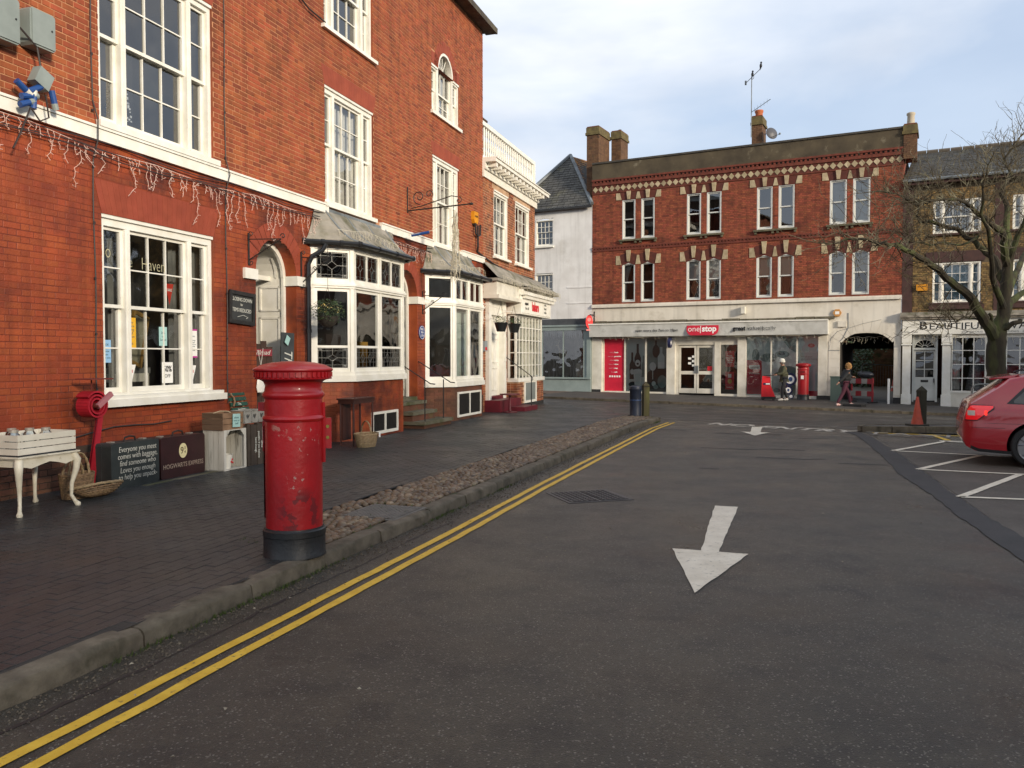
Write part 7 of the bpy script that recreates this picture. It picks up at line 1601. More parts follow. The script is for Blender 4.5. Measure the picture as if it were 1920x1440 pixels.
for x, z0, z1, lab in ((1.33, 1.0, 7.4, 'thin dark cable running down the wall left of the ground window'), (3.92, 1.0, 7.6, 'thin dark cable running down the wall right of the ground window')):
    c = thing('wall_cable', lab, 'cable', MT_(x, -.02, -.12), 72); q = MB(); q.tube([(.01*math.sin(z*3), -.004 if not 4.4 < z < 4.7 else -.08, z) for z in [z0+(z1-z0)*i/26 for i in range(27)]], .009, 5); q.build('cable', CBL, c); q = MB()
    for i in range(9): q.box(-.015, .015, -.012, 0, z0+.3+i*.7, z0+.33+i*.7)
    q.build('clip', CBL, c, kind='stuff')
c = thing('slung_cable', 'dark cables slung along the wall just under the white string course', 'cable', MT_(0, -.03, -.12), 72); q = MB()
for k in range(3):
    q.tube([(-.5+.75*i, -.03-.012*k, 4.42-.05*k-.035*math.sin(i*1.7+k)-(.05 if k else 0)) for i in range(21)], .008, 4)
q.build('cable', CBL, c, kind='stuff')
c = thing('draped_cable', 'black cable draped from the high second floor window up to the left', 'cable', MT_(0, -.06, -.12), 72); q = MB(); q.tube([(3.7, 0, 8.9), (4.6, 0, 8.62), (5.6, 0, 8.25), (6.3, 0, 8.05), (6.86, 0, 8.02)], .016, 5); q.build('cable', CBL, c)
c = thing('wire_along_base', 'black wire sagging along the wall behind the suitcases', 'cable', MT_(0, -.02, 0), 72); q = MB(); q.tube([(-.5+.35*i, -.01, .56+.03*math.sin(i*1.3)+.02*i*.9) for i in range(10)], .01, 5); q.build('cable', CBL, c)
# electric boxes and blue sockets at the top left
GB = mat('grey_box_plastic', hx('8b9490'), hx('7d8682'), rough=.5, scale=3)
for x, z, w_, h, lab in ((.02, 5.42, .3, .5, 'grey electrical box cut by the left edge of the picture'), (.47, 5.46, .34, .42, 'grey electrical box second from the left edge')):
    e = thing('electrical_box', lab, 'electrical box', MT_(x, -.02, z-.12), 72, 'grey electrical boxes'); q = MB(); q.prism([(-w_/2+.03, -h/2), (w_/2-.03, -h/2), (w_/2, -h/2+.03), (w_/2, h/2-.03), (w_/2-.03, h/2), (-w_/2+.03, h/2), (-w_/2, h/2-.03), (-w_/2, -h/2+.03)], -.17, 0); q.build('case', GB, e)
    q = MB(); q.prism([(-w_/2+.02, -h/2+.02), (w_/2-.02, -h/2+.02), (w_/2-.02, h/2-.02), (-w_/2+.02, h/2-.02)], -.185, -.17); q.build('lid', GB, e); q = MB(); q.tube([(w_/2-.06, -.19, .02), (w_/2-.06, -.184, .02)], .012, 8); q.build('lock', SIGNBLK, e)
BLUEP = mat('socket_blue', hx('1e4480'), rough=.4)
so = thing('outdoor_sockets', 'cluster of blue and grey outdoor plugs and sockets under the electrical boxes', 'sockets', MT_(.38, -.1, 4.83-.12), 72)
q = MB(); q.T = Matrix.Rotation(R(25), 4, 'Y'); q.box(-.06, .14, -.12, 0, .0, .2); q.build('junction_box', GB, so)
for k, (x0, z0, x1, z1) in enumerate(((-.1, -.12, .06, -.02), (-.2, -.2, -.06, -.16), (-.05, -.3, -.04, -.16), (.2, -.02, .24, -.16), (-.26, -.05, -.14, -.12), (-.22, -.3, -.1, -.24))):
    q = MB(); q.tube([(x0, -.08, z0), (x1, -.08, z1)], .036, 10); q.build('plug', BLUEP, so)
    d = Vector((x1-x0, 0, z1-z0)).normalized()*.07; q = MB(); q.tube([(x1, -.08, z1), (x1+d.x, -.08, z1+d.z)], .036, 10); q.build('plug_collar', GB if k % 2 else WHITE2, so)
q = MB(); q.tube([(.05, -.1, .15), (.0, -.1, .4), (-.2, -.08, .55)], .012, 5); q.tube([(.1, -.1, -.1), (.14, -.1, -.35), (.02, -.1, -.42), (-.1, -.1, -.3)], .01, 5); q.tube([(-.1, -.1, -.3), (-.2, -.06, -.6), (-.3, -.06, -.8)], .01, 5); q.build('flex', CBL, so, kind='stuff')
# icicle lights
LITE = mat('icicle_light_cable', hx('e8cdbf'), hx('d3b1a2'), rough=.5); LITW = mat('icicle_light_cable_pale', hx('cfc8b2'), hx('b8b19b'), rough=.5)
def icicles(name, lab, path, m, dens=.09, lo=.08, hi=.6, out=0.):
    """a supply wire along path with curly drops that end in small bulbs; every drop is one part"""
    t = thing(name, lab, 'light string', MP0, 72); q = MB(); q.tube(path, .004, 5); q.build('supply_wire', m, t); P = [Vector(p) for p in path]
    for a, b in zip(P, P[1:]):
        n = max(1, int((b-a).length/dens))
        for i in range(n):
            p = a.lerp(b, (i+rnd.random())/n); L = rnd.choice([lo, lo+.1, .25, .35, hi])*rnd.uniform(.8, 1.1); pts = [p]; x = 0.; ph = rnd.uniform(0, 6); k = max(3, int(L/.045)); q = MB()
            for j in range(1, k+1):
                x += rnd.gauss(0, .022); pts.append(p+Vector((x+.018*math.sin(ph+j), -.012-.012*abs(math.sin(j*1.3+ph)), -L*j/k)))
            if rnd.random() < .35: pts.append(pts[-1]+Vector((rnd.choice([-1, 1])*.06, -.01, .01+rnd.random()*.04)))
            q.tube(pts, .0033, 4)
            for j in range(1, len(pts)-1):
                d = Vector((rnd.choice([-1, 1])*rnd.uniform(.018, .04), -.012, rnd.uniform(-.025, .008))); q.tube([pts[j], pts[j]+d], [.003, .002], 4)
            q.build('light_strand', m, t)
icicles('icicle_lights', 'pale icicle light string below the string course from the left edge to the first bay', [(-.6, -.06, 4.42), (.4, -.06, 4.42), (1.3, -.05, 4.33), (2.4, -.06, 4.36), (3.6, -.05, 4.3), (4.6, -.06, 4.37), (5.6, -.05, 4.33), (6.4, -.06, 4.3), (6.8, -.12, 4.28)], LITE)
icicles('icicle_lights', 'tangled icicle lights lying over the lead roof of the first bay', [(6.75, -.35, 4.12), (7.1, -.5, 4.12), (7.8, -.42, 4.22), (8.6, -.45, 4.15), (9.2, -.4, 4.14)], LITW, dens=.07, lo=.06, hi=.18)
icicles('icicle_lights', 'icicle light string hanging over the second arch between the bays', [(9.2, -.4, 4.14), (9.7, -.06, 4.3), (10.4, -.05, 4.33), (11.2, -.06, 4.3), (11.7, -.12, 4.25)], LITE, dens=.07, lo=.15, hi=.45)
icicles('icicle_lights', 'icicle lights lying over the lead roof of the far bay', [(11.8, -.3, 4.1), (12.6, -.45, 4.12), (13.6, -.42, 4.12), (14.4, -.3, 4.2), (15.2, -.08, 4.3), (15.6, -.08, 4.25)], LITW, dens=.08, lo=.06, hi=.22)
icicles('icicle_lights', 'icicle lights along the canopy of the balustraded house', [(15.8, -.55, 4.12), (17.7, -.56, 4.05), (18.0, -.8, 4.0), (19.5, -.8, 3.98), (21.6, -.8, 3.98)], LITW, dens=.09, lo=.08, hi=.3)
bn = thing('bundled_lights', 'bundle of pale light strings hanging from the large scrolled bracket', 'light string', ML(10.52, -1.2)+(0,), 72)
for k in range(14):
    q = MB(); P = []; x = rnd.gauss(0, .03); y = rnd.gauss(0, .03); zt, zb = rnd.uniform(4.8, 5.05), rnd.uniform(3.4, 3.9)
    for j in range(16): f = j/15; P.append((x*(1+2*f)+rnd.gauss(0, .012), y*(1+2*f)+rnd.gauss(0, .012), zt+(zb-zt)*f))
    q.tube(P, .007, 4)
    for j in range(1, 15): q.tube([P[j], (P[j][0]+rnd.gauss(0, .045), P[j][1]+rnd.gauss(0, .045), P[j][2]-.03)], .004, 3)
    q.build('light_strand', LITW, bn)
q = MB(); q.tube([(0, 0, 4.95), (-.2, .5, 4.6), (-.35, 1.0, 4.5)], .006, 4); q.build('lead', LITW, bn); q = MB(); q.tube([(-.2, .55, 4.57), (-.3, .95, 4.5)], .035, 8); q.build('plug', BLUEP, bn)
# icicles elsewhere
def icic_far(lab, O_, x0, x1, z, y, n, hi, m):
    t = thing('icicle_lights', lab, 'light string', O_, -27.8); q = MB(); q.tube([(x0+(x1-x0)*i/12, y, z+.03*math.sin(i*2.2)) for i in range(13)], .008, 4); q.build('supply_wire', m, t)
    for i in range(n):
        x = x0+(x1-x0)*(i+rnd.random())/n; L = rnd.uniform(.08, hi); q = MB(); P = [(x+rnd.gauss(0, .02), y-.01, z-L*j/4) for j in range(5)]; q.tube(P, .0045, 3); q.tube([P[2], (x+.05, y-.02, z-L*.6)], .004, 3); q.build('light_strand', m, t)
icic_far('icicle lights hanging over the shop window of the white pilastered shop', OP0, 13.8, 19, 2.6, -.05, 46, .42, LITW); icic_far('icicle lights strung across the top of the carriage arch', OP0, 11.1, 13.0, 2.55, .3, 16, .3, LITW); icic_far('short icicle lights under the awning box of the corner shop', OP0, .8, 10.2, 2.66, -.3, 26, .16, LITW)
# notices in the ground window
def wnote(x, z, w_, h, m, s, lab, size=.05, ink=None, y=.16): return note('window_notice', Vector(MT_(x, y, z-.12)), w_, h, m, s, lab, size=size, ink=ink)
PB_ = mat('blue_paper', hx('8fb9dc'), rough=.8); YP = mat('yellow_paper', hx('e2ad2b'), rough=.8); RINK = mat('red_ink', hx('c32a2a'), rough=.7); BINK = SIGNBLK
wnote(1.66, 1.8, .19, .3, PB_, 'LOOK\nout\nfor new\ntimes\nthank you', 'pale blue handwritten notice low in the left light of the ground window', .042)
wnote(2.1, 2.05, .2, .42, YP, 'sorry\nwe are\nclosing\nSALE\nnow on\nall\nstock', 'tall yellow notice inside the ground window', .048)
wnote(2.72, 2.02, .16, .27, NOTE, '20%\noff\nLamps', 'small mint green notice in the middle light of the ground window', .048)
n_ = wnote(3.33, 1.93, .22, .43, SIGNWHT, 'FOR SALE\n\nshop fittings\ntills lamps\nracks mirrors\nask inside\nor\ntelephone', 'white notice with pink bands in the right light of the ground window', .03); BX(-.11, .11, -.005, -.003, .19, .215).build('pink_band', mat('magenta_ink', hx('b5308f'), rough=.7), n_); BX(-.11, .11, -.005, -.003, -.215, -.19).build('pink_band', MC['magenta_ink'], n_)
n_ = wnote(2.8, 1.5, .22, .3, SIGNWHT, '', 'white notice offering fifty percent off low in the ground window'); text('50%', .12, SIGNBLK, n_, 0, -.005, .05, bold=.003, sx=.85, thick=.0005); text('OFF', .07, SIGNBLK, n_, 0, -.005, -.05, thick=.0005)
def pennant(x, z, w_, h, m, ink, lab):
    p = thing('sale_pennant', lab, 'pennant', MT_(x, .15, z-.12), 72, 'sale pennants in the window'); q = MB(); q.prism([(-w_/2, 0), (0, -h), (w_/2, 0)], -.003, 0); q.build('cloth', m, p); text('SALE', .05, ink, p, 0, -.005, -.09, sx=.8, thick=.0005, bold=.002)
pennant(2.85, 2.78, .17, .3, mat('bright_red_cloth', hx('cf3324'), rough=.6), SIGNWHT, 'red sale pennant in the upper ground window'); pennant(2.08, 1.62, .2, .3, SIGNWHT, RINK, 'white sale pennant in the middle light of the ground window'); pennant(3.3, 1.6, .2, .3, SIGNWHT, RINK, 'white sale pennant in the right light of the ground window')
text('Ho', .26, mat('gilt_lettering', hx('b3ad8c'), rough=.5), g1, 1.62, .114, 3.1, sx=.7, thick=.0005, align='CENTER', bold=-.004); text('ge', .2, MC['gilt_lettering'], g1, 2.05, .114, 3.0, sx=.7, thick=.0005, bold=-.004); text('Haven', .24, MC['gilt_lettering'], g1, 2.5, .114, 3.0, sx=.75, thick=.0005, bold=-.004)
pf = thing('picture_frame', 'gilt framed picture leaning inside the ground window', 'picture frame', MT_(2.45, .45, 1.5), 72, rot=(R(-8), R(22), R(72))); BX(-.13, .13, 0, .02, 0, .75).build('canvas', mat('canvas', hx('8f8a74'), rough=.9), pf)
for a in ((-.16, -.12, 0, .8), (.12, .16, 0, .8), (-.12, .12, .74, .8), (-.12, .12, 0, .05)): BX(a[0], a[1], -.02, .02, a[2], a[3]).build('frame_rail', mat('gilt', hx('8f6f3a'), rough=.5), pf)
dt = thing('painted_cabinet', 'pale painted cabinet standing inside the ground window', 'cabinet', MT_(2.2, .55, .95), 72); BX(-.25, .7, 0, .35, .42, .5).build('cabinet_top', MC['grey_curtain'], dt); BX(-.22, -.15, 0, .05, 0, .42).build('leg', WHITE2, dt); BX(.6, .67, 0, .05, 0, .42).build('leg', WHITE2, dt); BX(-.15, .6, 0, .04, .3, .42).build('rail', WHITE2, dt)
dw = thing('driftwood_branch', 'pale driftwood branch standing inside the ground window at the left', 'branch', MT_(1.6, .4, 1.1), 72); q = MB(); q.tube([(.2, 0, 0), (.12, 0, .5), (.15, .05, .9), (.1, 0, 1.3), (-.03, 0, 1.9)], [.07, .06, .05, .04, .03], 7); q.tube([(.15, .05, .9), (.22, 0, 1.2), (.16, 0, 1.25)], [.03, .02, .01], 6); q.build('branch', WP, dw, smooth=True)
cr_ = thing('crystal_tree', 'sparkling white decoration inside the large upper window', 'decoration', MT_(2.3, .5, 4.85), 72); q = MB()
for i in range(260): z = rnd.uniform(0, 1.1); r_ = .22*(1-z/1.2); a = rnd.uniform(0, 6.3); q.ball((r_*math.cos(a), r_*math.sin(a)*.6, z), rnd.uniform(.006, .02), nu=5, nv=3)
q.build('bead', mat('crystal', hx('c5c8cc'), rough=.2), cr_, kind='stuff')
# ================================================================ street furniture
def GP_(X, Y, far=False): return (X, Y, far_h(X, Y) if far else pav_h(X, Y))
OAK = mat('weathered_oak', hx('544d34'), hx('403a29'), rough=.9, scale=5, bump=.5, bscale=40, col3=hx('66653a'), s3=2.5, t3=(.5, .7), stretch=(1, 1, .3))
OAK2 = mat('dark_oak', hx('322f22'), hx('29261d'), rough=.9, scale=5, bump=.5, bscale=40, stretch=(1, 1, .3))
def post(loc, lab, m, rz=10):
    b = thing('wooden_bollard', lab, 'bollard', loc, rz); q = MB(); q.box(-.085, .085, -.085, .085, -.05, .88); q.add([(-.085, -.085, .88), (.085, -.085, .88), (.085, .085, .88), (-.085, .085, .88), (0, 0, .99)], [(0, 1, 4), (1, 2, 4), (2, 3, 4), (3, 0, 4)]); q.build('post', m, b)
    q = MB(); q.box(-.09, .09, -.09, .09, .83, .86); q.build('groove', OAK2, b)
post(GP_(3.83, 23.35), 'square pointed wooden bollard with mossy sunlit side at the end of the cobbles', OAK)  # greenish patches lie at random over the whole post
lb_ = thing('litter_bin', 'dark blue cylindrical litter bin beside the mossy bollard', 'litter bin', GP_(3.53, 23.3), 0)
q = MB(); q.lathe([(.17, 0), (.17, .04), (.165, .05), (.165, .72), (.18, .74), (.185, .78), (.17, .84), (.1, .86), (0, .865)], 24); q.build('body', mat('navy_plastic', hx('1b2333'), hx('232c3e'), rough=.5, scale=5), lb_, smooth=True)
q = MB(); q.lathe([(.167, .44), (.169, .445), (.169, .46), (.167, .465)], 24); q.build('band', mat('dim_blue', hx('38507a'), rough=.5), lb_, smooth=True)
post((10.25, 20.4, .02), 'dark square pointed wooden bollard on the small island behind the orange cone', OAK2)
cone((10.0, 20.1, .03), .72, 'weathered orange traffic cone leaning by the dark bollard on the island', False, 8)
wp = thing('white_marker_post', 'thin white marker post standing at the mouth of the carriage arch', 'post', W4 @ Vector((12.95, -.9, -.12)), 0); q = MB(); q.tube([(0, 0, 0), (0, 0, 1.0)], .045, 10); q.build('post', SIGNWHT, wp)
ho = thing('steel_hoop_barrier', 'grey tubular steel hoop barrier beside the tree trunk', 'barrier', (11.45, 20.3, .03), -10)
q = MB(); q.tube([(.12, .02, .08), (.02, 0, .14), (-.0, 0, .25), (0, 0, .9), (.06, .0, 1.0), (.16, 0, 1.02), (1.0, .05, 1.02), (1.1, .05, .95), (1.12, .05, 0)], .024, 8); q.build('hoop', mat('galvanised', hx('7d7f7c'), rough=.4, metal=.5), ho, smooth=True); q = MB(); q.tube([(0, 0, .42), (1.12, .05, .42)], .018, 6); q.build('rail', MC['galvanised'], ho)
# works barrier, cabinet and shadow blob by the woman
WB = thing('works_barrier', 'red and white plastic works barrier standing at the carriage arch', 'barrier', W4 @ Vector((11.95, -.6, -.1)), -27.8-35)
for z in (.86, .36):
    for i in range(4): BX(-.55+.275*i, -.55+.275*(i+1)-.004, -.03, .03, z-.1, z+.1).build('panel', mat('dull_white_plastic', hx('8f8c86'), rough=.6) if i % 2 == 0 else mat('dull_red_plastic', hx('8a2028'), rough=.6), WB)
for x in (-.52, .48): BX(x, x+.05, -.025, .025, 0, 1.0).build('upright', MC['dull_red_plastic'], WB); BX(x-.03, x+.08, -.25, .25, 0, .05).build('foot', mat('rubber', (.015, .015, .015), rough=.8), WB)
gc = thing('green_cabinet', 'grey green street cabinet beside the carriage arch behind the woman', 'cabinet', W4 @ Vector((11.0, -.8, -.1)), -27.8); BX(-.2, .2, -.15, .15, 0, 1.0).build('body', mat('grey_green', hx('4f5f58'), rough=.6), gc); BX(-.22, .22, -.17, .17, 1.0, 1.05).build('lid', MC['grey_green'], gc)
bb_ = thing('black_bag', 'bundle of black bags resting on top of the works barrier', 'bag', W4 @ Vector((12.1, -.55, .9)), -27.8); q = MB(); q.ball((0, 0, .12), .2, (1.5, .8, .7)); q.ball((-.2, .02, .16), .14, (1, .8, .8)); q.build('bag', mat('black_bag', (.015, .018, .025), rough=.35, bump=.8, bscale=14), bb_, smooth=True)
rf = thing('shadow_blob', 'black rubber block lying on the pavement by the woman', 'block', W4 @ Vector((11.95, -3.7, -.1)), -35); q = MB(); q.slab([(-.35, -.25), (.3, -.3), (.4, .1), (.1, .3), (-.4, .25)], 0, .09); q.build('block', MC['rubber'], rf)  # black slab put in as a dark shadow on the paving
# disc sign and mail trolley
dsn = thing('disc_sign', 'navy pavement sign of three stacked discs beside the distant pillar box', 'sign', W4 @ Vector((9.2, -.75, -.03)), -27.8)
NV = mat('navy', hx('1c2146'))
for cz, cx, r_ in ((.83, .0, .27), (.38, -.07, .18), (.12, .05, .1)):
    q = MB(); q.prism(ell(cx, cz, r_, r_, 24), -.04, .04); q.build('disc', NV, dsn); q = MB(); q.prism(ell(cx, cz, r_*.66, r_*.66, 24), -.045, -.04); q.build('white_face', SIGNWHT, dsn)
q = MB(); q.prism(ell(.02, .84, .08, .1, 12), -.048, -.045); q.prism(ell(-.06, .38, .04, .06, 10), -.048, -.045); q.build('printed_mark', mat('dim_blue', hx('38507a')), dsn)
tro = thing('mail_trolley', 'bright red mail trolley bag pushed by the person in the white hat', 'trolley', W4 @ Vector((8.5, -1.9, -.02)), -20)
BR = mat('bright_red_nylon', hx('d8202a'), hx('c51a24'), rough=.6, scale=4, bump=.2)
q = MB(); q.add([(-.24, -.18, .12), (.3, -.18, .12), (.3, .18, .12), (-.24, .18, .12), (-.22, -.2, .7), (.12, -.2, .6), (.12, .2, .6), (-.22, .2, .7), (-.2, -.2, .98), (.1, -.2, .95), (.1, .2, .95), (-.2, .2, .98)], [(0, 1, 5, 4), (1, 2, 6, 5), (2, 3, 7, 6), (3, 0, 4, 7), (4, 5, 9, 8), (5, 6, 10, 9), (6, 7, 11, 10), (7, 4, 8, 11), (8, 9, 10, 11), (3, 2, 1, 0)]); q.build('bag', BR, tro)
BX(-.15, .1, -.212, -.2, .62, .7).build('blue_label', NV, tro); BX(-.06, .1, -.215, -.212, .635, .685).build('white_label', SIGNWHT, tro); BX(-.24, .32, -.19, .19, .05, .14).build('chassis', MC['rubber'], tro)
for x in (-.16, .24):
    for y in (-.2, .2): q = MB(); q.tube([(x, y-.02, .07), (x, y+.02, .07)], .07, 12); q.build('wheel', MC['rubber'], tro)
q = MB(); q.tube([(-.18, -.15, .98), (.3, -.12, 1.02), (.3, .12, 1.02), (-.18, .15, .98)], .014, 6); q.build('push_handle', BLACK, tro)

# ================================================================ people
SKIN = mat('skin', hx('b98a72'), hx('a87a63'), rough=.55, scale=9)
def skinned(name, verts, edges, rad, m, parent, sub=2, root=0, sc=None):
    me = bpy.data.meshes.new(name); me.from_pydata(verts, edges, []); o = bpy.data.objects.new(name, me); COL.objects.link(o)
    s = o.modifiers.new('skin', 'SKIN'); s.use_smooth_shade = True; sl_ = me.skin_vertices[0].data
    for i, r_ in enumerate(rad): sl_[i].radius = r_ if isinstance(r_, tuple) else (r_, r_)
    sl_[root].use_root = True
    u = o.modifiers.new('sub', 'SUBSURF'); u.levels = sub; u.render_levels = sub
    dg = bpy.context.evaluated_depsgraph_get(); dg.update(); mm = bpy.data.meshes.new_from_object(o.evaluated_get(dg)); bpy.data.objects.remove(o)
    mm.materials.clear(); mm.materials.append(m); mm.polygons.foreach_set('use_smooth', [True]*len(mm.polygons)); mm.name = name
    return ob(name, mm, parent)
def person(lab, loc, rz, J, top, legs, shoe, hair, hat=None, coat_len=0.):
    """J: joint positions, x forward, y left, z up"""
    p = thing('person', lab, 'person', loc, rz)
    n = ['pelvis', 'waist', 'chest', 'neck', 'skull0', 'skull1', 'shL', 'elL', 'wrL', 'hdL', 'shR', 'elR', 'wrR', 'hdR', 'hpL', 'knL', 'anL', 'toL', 'hpR', 'knR', 'anR', 'toR']; I = {k: i for i, k in enumerate(n)}; V = [J[k] for k in n]
    E_ = [('pelvis', 'waist'), ('waist', 'chest'), ('chest', 'neck'), ('neck', 'skull0'), ('skull0', 'skull1')]+[(a+s, b+s) for s in 'LR' for a, b in (('sh', 'el'), ('el', 'wr'), ('wr', 'hd'), ('hp', 'kn'), ('kn', 'an'), ('an', 'to'))]+[('chest', 'shL'), ('chest', 'shR'), ('pelvis', 'hpL'), ('pelvis', 'hpR')]
    R0 = {'pelvis': (.13, .1), 'waist': (.12, .09), 'chest': (.15, .1), 'neck': .052, 'skull0': (.075, .08), 'skull1': (.08, .09)}
    for s in 'LR': R0.update({'sh'+s: .055, 'el'+s: .04, 'wr'+s: .027, 'hd'+s: (.035, .018), 'hp'+s: .085, 'kn'+s: .055, 'an'+s: .035, 'to'+s: .03})
    rd = [R0[k] for k in n]; ed = [(I[a], I[b]) for a, b in E_]
    skinned('body', V, ed, rd, SKIN, p, 2)
    ks = ['pelvis', 'waist', 'chest', 'neck0', 'shL', 'elL', 'wrL', 'shR', 'elR', 'wrR', 'hem']; d = dict(J); nk = Vector(J['neck']); d['neck0'] = tuple(nk-Vector((0, 0, .02))); d['hem'] = (J['pelvis'][0], J['pelvis'][1], J['pelvis'][2]-.06-coat_len); K = {k: i for i, k in enumerate(ks)}
    rr = {'pelvis': (.17, .15), 'waist': (.165, .14), 'chest': (.19, .15), 'neck0': .085, 'hem': (.18, .16)}
    for s in 'LR': rr.update({'sh'+s: .09, 'el'+s: .065, 'wr'+s: .05})
    skinned('jacket', [d[k] for k in ks], [(K[a], K[b]) for a, b in (('pelvis', 'waist'), ('waist', 'chest'), ('chest', 'neck0'), ('chest', 'shL'), ('shL', 'elL'), ('elL', 'wrL'), ('chest', 'shR'), ('shR', 'elR'), ('elR', 'wrR'), ('pelvis', 'hem'))], [rr[k] for k in ks], top, p, 2)
    ks = ['pelvis', 'hpL', 'knL', 'anL', 'hpR', 'knR', 'anR']; K = {k: i for i, k in enumerate(ks)}
    skinned('trousers', [J[k] for k in ks], [(K[a], K[b]) for a, b in (('pelvis', 'hpL'), ('hpL', 'knL'), ('knL', 'anL'), ('pelvis', 'hpR'), ('hpR', 'knR'), ('knR', 'anR'))], [.12, .1, .072, .055, .1, .072, .055], legs, p, 2)
    for s in 'LR':
        a, t = Vector(J['an'+s]), Vector(J['to'+s]); h = a+(a-t).normalized()*.03; h.z = t.z
        q = MB(); q.tube([h, h.lerp(t, .35)+Vector((0, 0, .02)), h.lerp(t, .8), t+(t-h).normalized()*.04], [.045, .05, .045, .02], 8); q.build('shoe', shoe, p, smooth=True)
        # hand: palm and five fingers
        w0, h0 = Vector(J['wr'+s]), Vector(J['hd'+s]); f = (h0-w0).normalized(); sd_ = f.cross(Vector((0, 0, 1))); sd_ = sd_.normalized() if sd_.length > .1 else Vector((0, 1, 0)); q = MB()
        for k in range(4): b0 = h0+sd_*(-.024+.016*k); L_f = (.06, .07, .072, .055)[k]; q.tube([b0, b0+f*L_f*.5+Vector((0, 0, -.006)), b0+f*L_f*.8+Vector((0, 0, -.024))], [.009, .008, .006], 5)
        q.tube([w0.lerp(h0, .5)+sd_*.03, h0+sd_*.045-Vector((0, 0, .01)), h0+f*.03+sd_*.04-Vector((0, 0, .02))], [.011, .009, .007], 5); q.build('fingers', SKIN, p, smooth=True)
    c = (Vector(J['skull0'])+Vector(J['skull1']))/2; fw = Vector(J.get('face', (1, 0, 0))).normalized(); sd_ = Vector((-fw.y, fw.x, 0))
    q = MB(); q.tube([c+fw*.085+Vector((0, 0, .03)), c+fw*.115-Vector((0, 0, .0)), c+fw*.09-Vector((0, 0, .015))], [.008, .016, .01], 6)
    for s in (-1, 1): q.ball(tuple(c+sd_*s*.082-Vector((0, 0, .01))), .025, (.7, .5, 1.2), 8, 5)
    q.build('nose_and_ears', SKIN, p, smooth=True); q = MB()
    for s in (-1, 1): q.ball(tuple(c+fw*.088+sd_*s*.032+Vector((0, 0, .028))), .011, nu=6, nv=4)
    q.build('eyes', SIGNBLK, p); q = MB(); q.tube([c+fw*.088+sd_*.022-Vector((0, 0, .045)), c+fw*.097-Vector((0, 0, .047)), c+fw*.088-sd_*.022-Vector((0, 0, .045))], .006, 5); q.build('mouth', mat('lip', hx('8a4a45'), rough=.6), p)
    if hair:
        q = MB(); nn = 14
        for i in range(9):
            a0 = math.pi*i/8
            for j in range(14):
                b0 = -math.pi*.55+math.pi*1.1*j/13; dd = -fw*math.cos(b0)*math.sin(a0)+sd_*math.sin(b0)*math.sin(a0)+Vector((0, 0, math.cos(a0)))
                q.ball(tuple(c+Vector((0, 0, .02))+Vector((dd.x*.1, dd.y*.1, dd.z*.115))+Vector((rnd.gauss(0, .006), rnd.gauss(0, .006), rnd.gauss(0, .006)))), .022, nu=6, nv=4)
        q.build('hair', hair, p, smooth=True)
    if hat:
        q = MB(); q.lathe([(.108, .0), (.113, .02), (.112, .06), (.1, .11), (.06, .145), (.02, .155), (0, .156)], 16, c=(c.x, c.y)); q.v = [(x, y, z+c.z+.015) for x, y, z in q.v]; q.build('hat', hat, p, smooth=True)
        q = MB(); q.lathe([(.12, -.0), (.124, .02), (.12, .045), (.112, .045)], 16, c=(c.x, c.y)); q.v = [(x, y, z+c.z+.01) for x, y, z in q.v]; q.build('hat_brim', hat, p, smooth=True)
    return p
J1 = dict(pelvis=(0, 0, .92), waist=(.01, 0, 1.05), chest=(.03, 0, 1.28), neck=(.06, 0, 1.43), skull0=(.085, 0, 1.5), skull1=(.1, 0, 1.6), shL=(.04, .19, 1.36), elL=(.12, .24, 1.12), wrL=(.34, .18, 1.06), hdL=(.4, .17, 1.05), shR=(.04, -.19, 1.36), elR=(.14, -.24, 1.12), wrR=(.36, -.18, 1.05), hdR=(.43, -.17, 1.04),
          hpL=(0, .1, .88), knL=(.09, .11, .49), anL=(.12, .11, .09), toL=(.24, .12, .04), hpR=(0, -.1, .88), knR=(-.02, -.1, .48), anR=(-.16, -.1, .1), toR=(-.04, -.1, .04))
X_, Y_, _ = W4 @ Vector((9.16, -1.95, 0))
person('person in a white woolly hat and olive jacket pushing a red trolley', (X_, Y_, far_h(X_, Y_)), 178, J1, mat('olive_jacket', hx('4a4a34'), hx('3b3b2a'), rough=.8, scale=6, bump=.4, bscale=30), mat('black_trousers', (.015, .015, .018), rough=.8), mat('white_trainer', hx('cfcbc2'), rough=.5), mat('grey_hair', hx('77736c'), rough=.9), hat=mat('white_wool', hx('d8d6cc'), hx('bdbbb0'), rough=.95, scale=60, bump=.5, bscale=90))
J2 = dict(pelvis=(0, 0, .87), waist=(.03, 0, 1.0), chest=(.08, 0, 1.2), neck=(.12, 0, 1.34), skull0=(.14, 0, 1.41), skull1=(.15, 0, 1.5), shL=(.09, .17, 1.28), elL=(.25, .26, 1.12), wrL=(.47, .25, 1.07), hdL=(.53, .25, 1.07), shR=(.07, -.17, 1.28), elR=(-.16, -.22, 1.06), wrR=(-.34, -.2, .88), hdR=(-.39, -.2, .84),
          hpL=(0, .09, .83), knL=(.22, .1, .47), anL=(.3, .1, .09), toL=(.43, .11, .04), hpR=(0, -.09, .83), knR=(-.12, -.09, .46), anR=(-.34, -.09, .1), toR=(-.23, -.09, .04))
X_, Y_, _ = W4 @ Vector((11.6, -3.6, 0))
J2['face'] = (.6, .8, 0)
person('blond person striding in a black coat and maroon leggings past the arch', (X_, Y_, far_h(X_, Y_)), 8, J2, mat('black_coat', (.012, .013, .014), rough=.8, bump=.3), mat('maroon_leggings', hx('4d1f30'), rough=.8), mat('pink_trainer', hx('d99a92'), hx('e0d5cc'), rough=.5, scale=9), mat('blond_hair', hx('b58a52'), hx('8f6a3e'), rough=.7, scale=30), coat_len=.12)

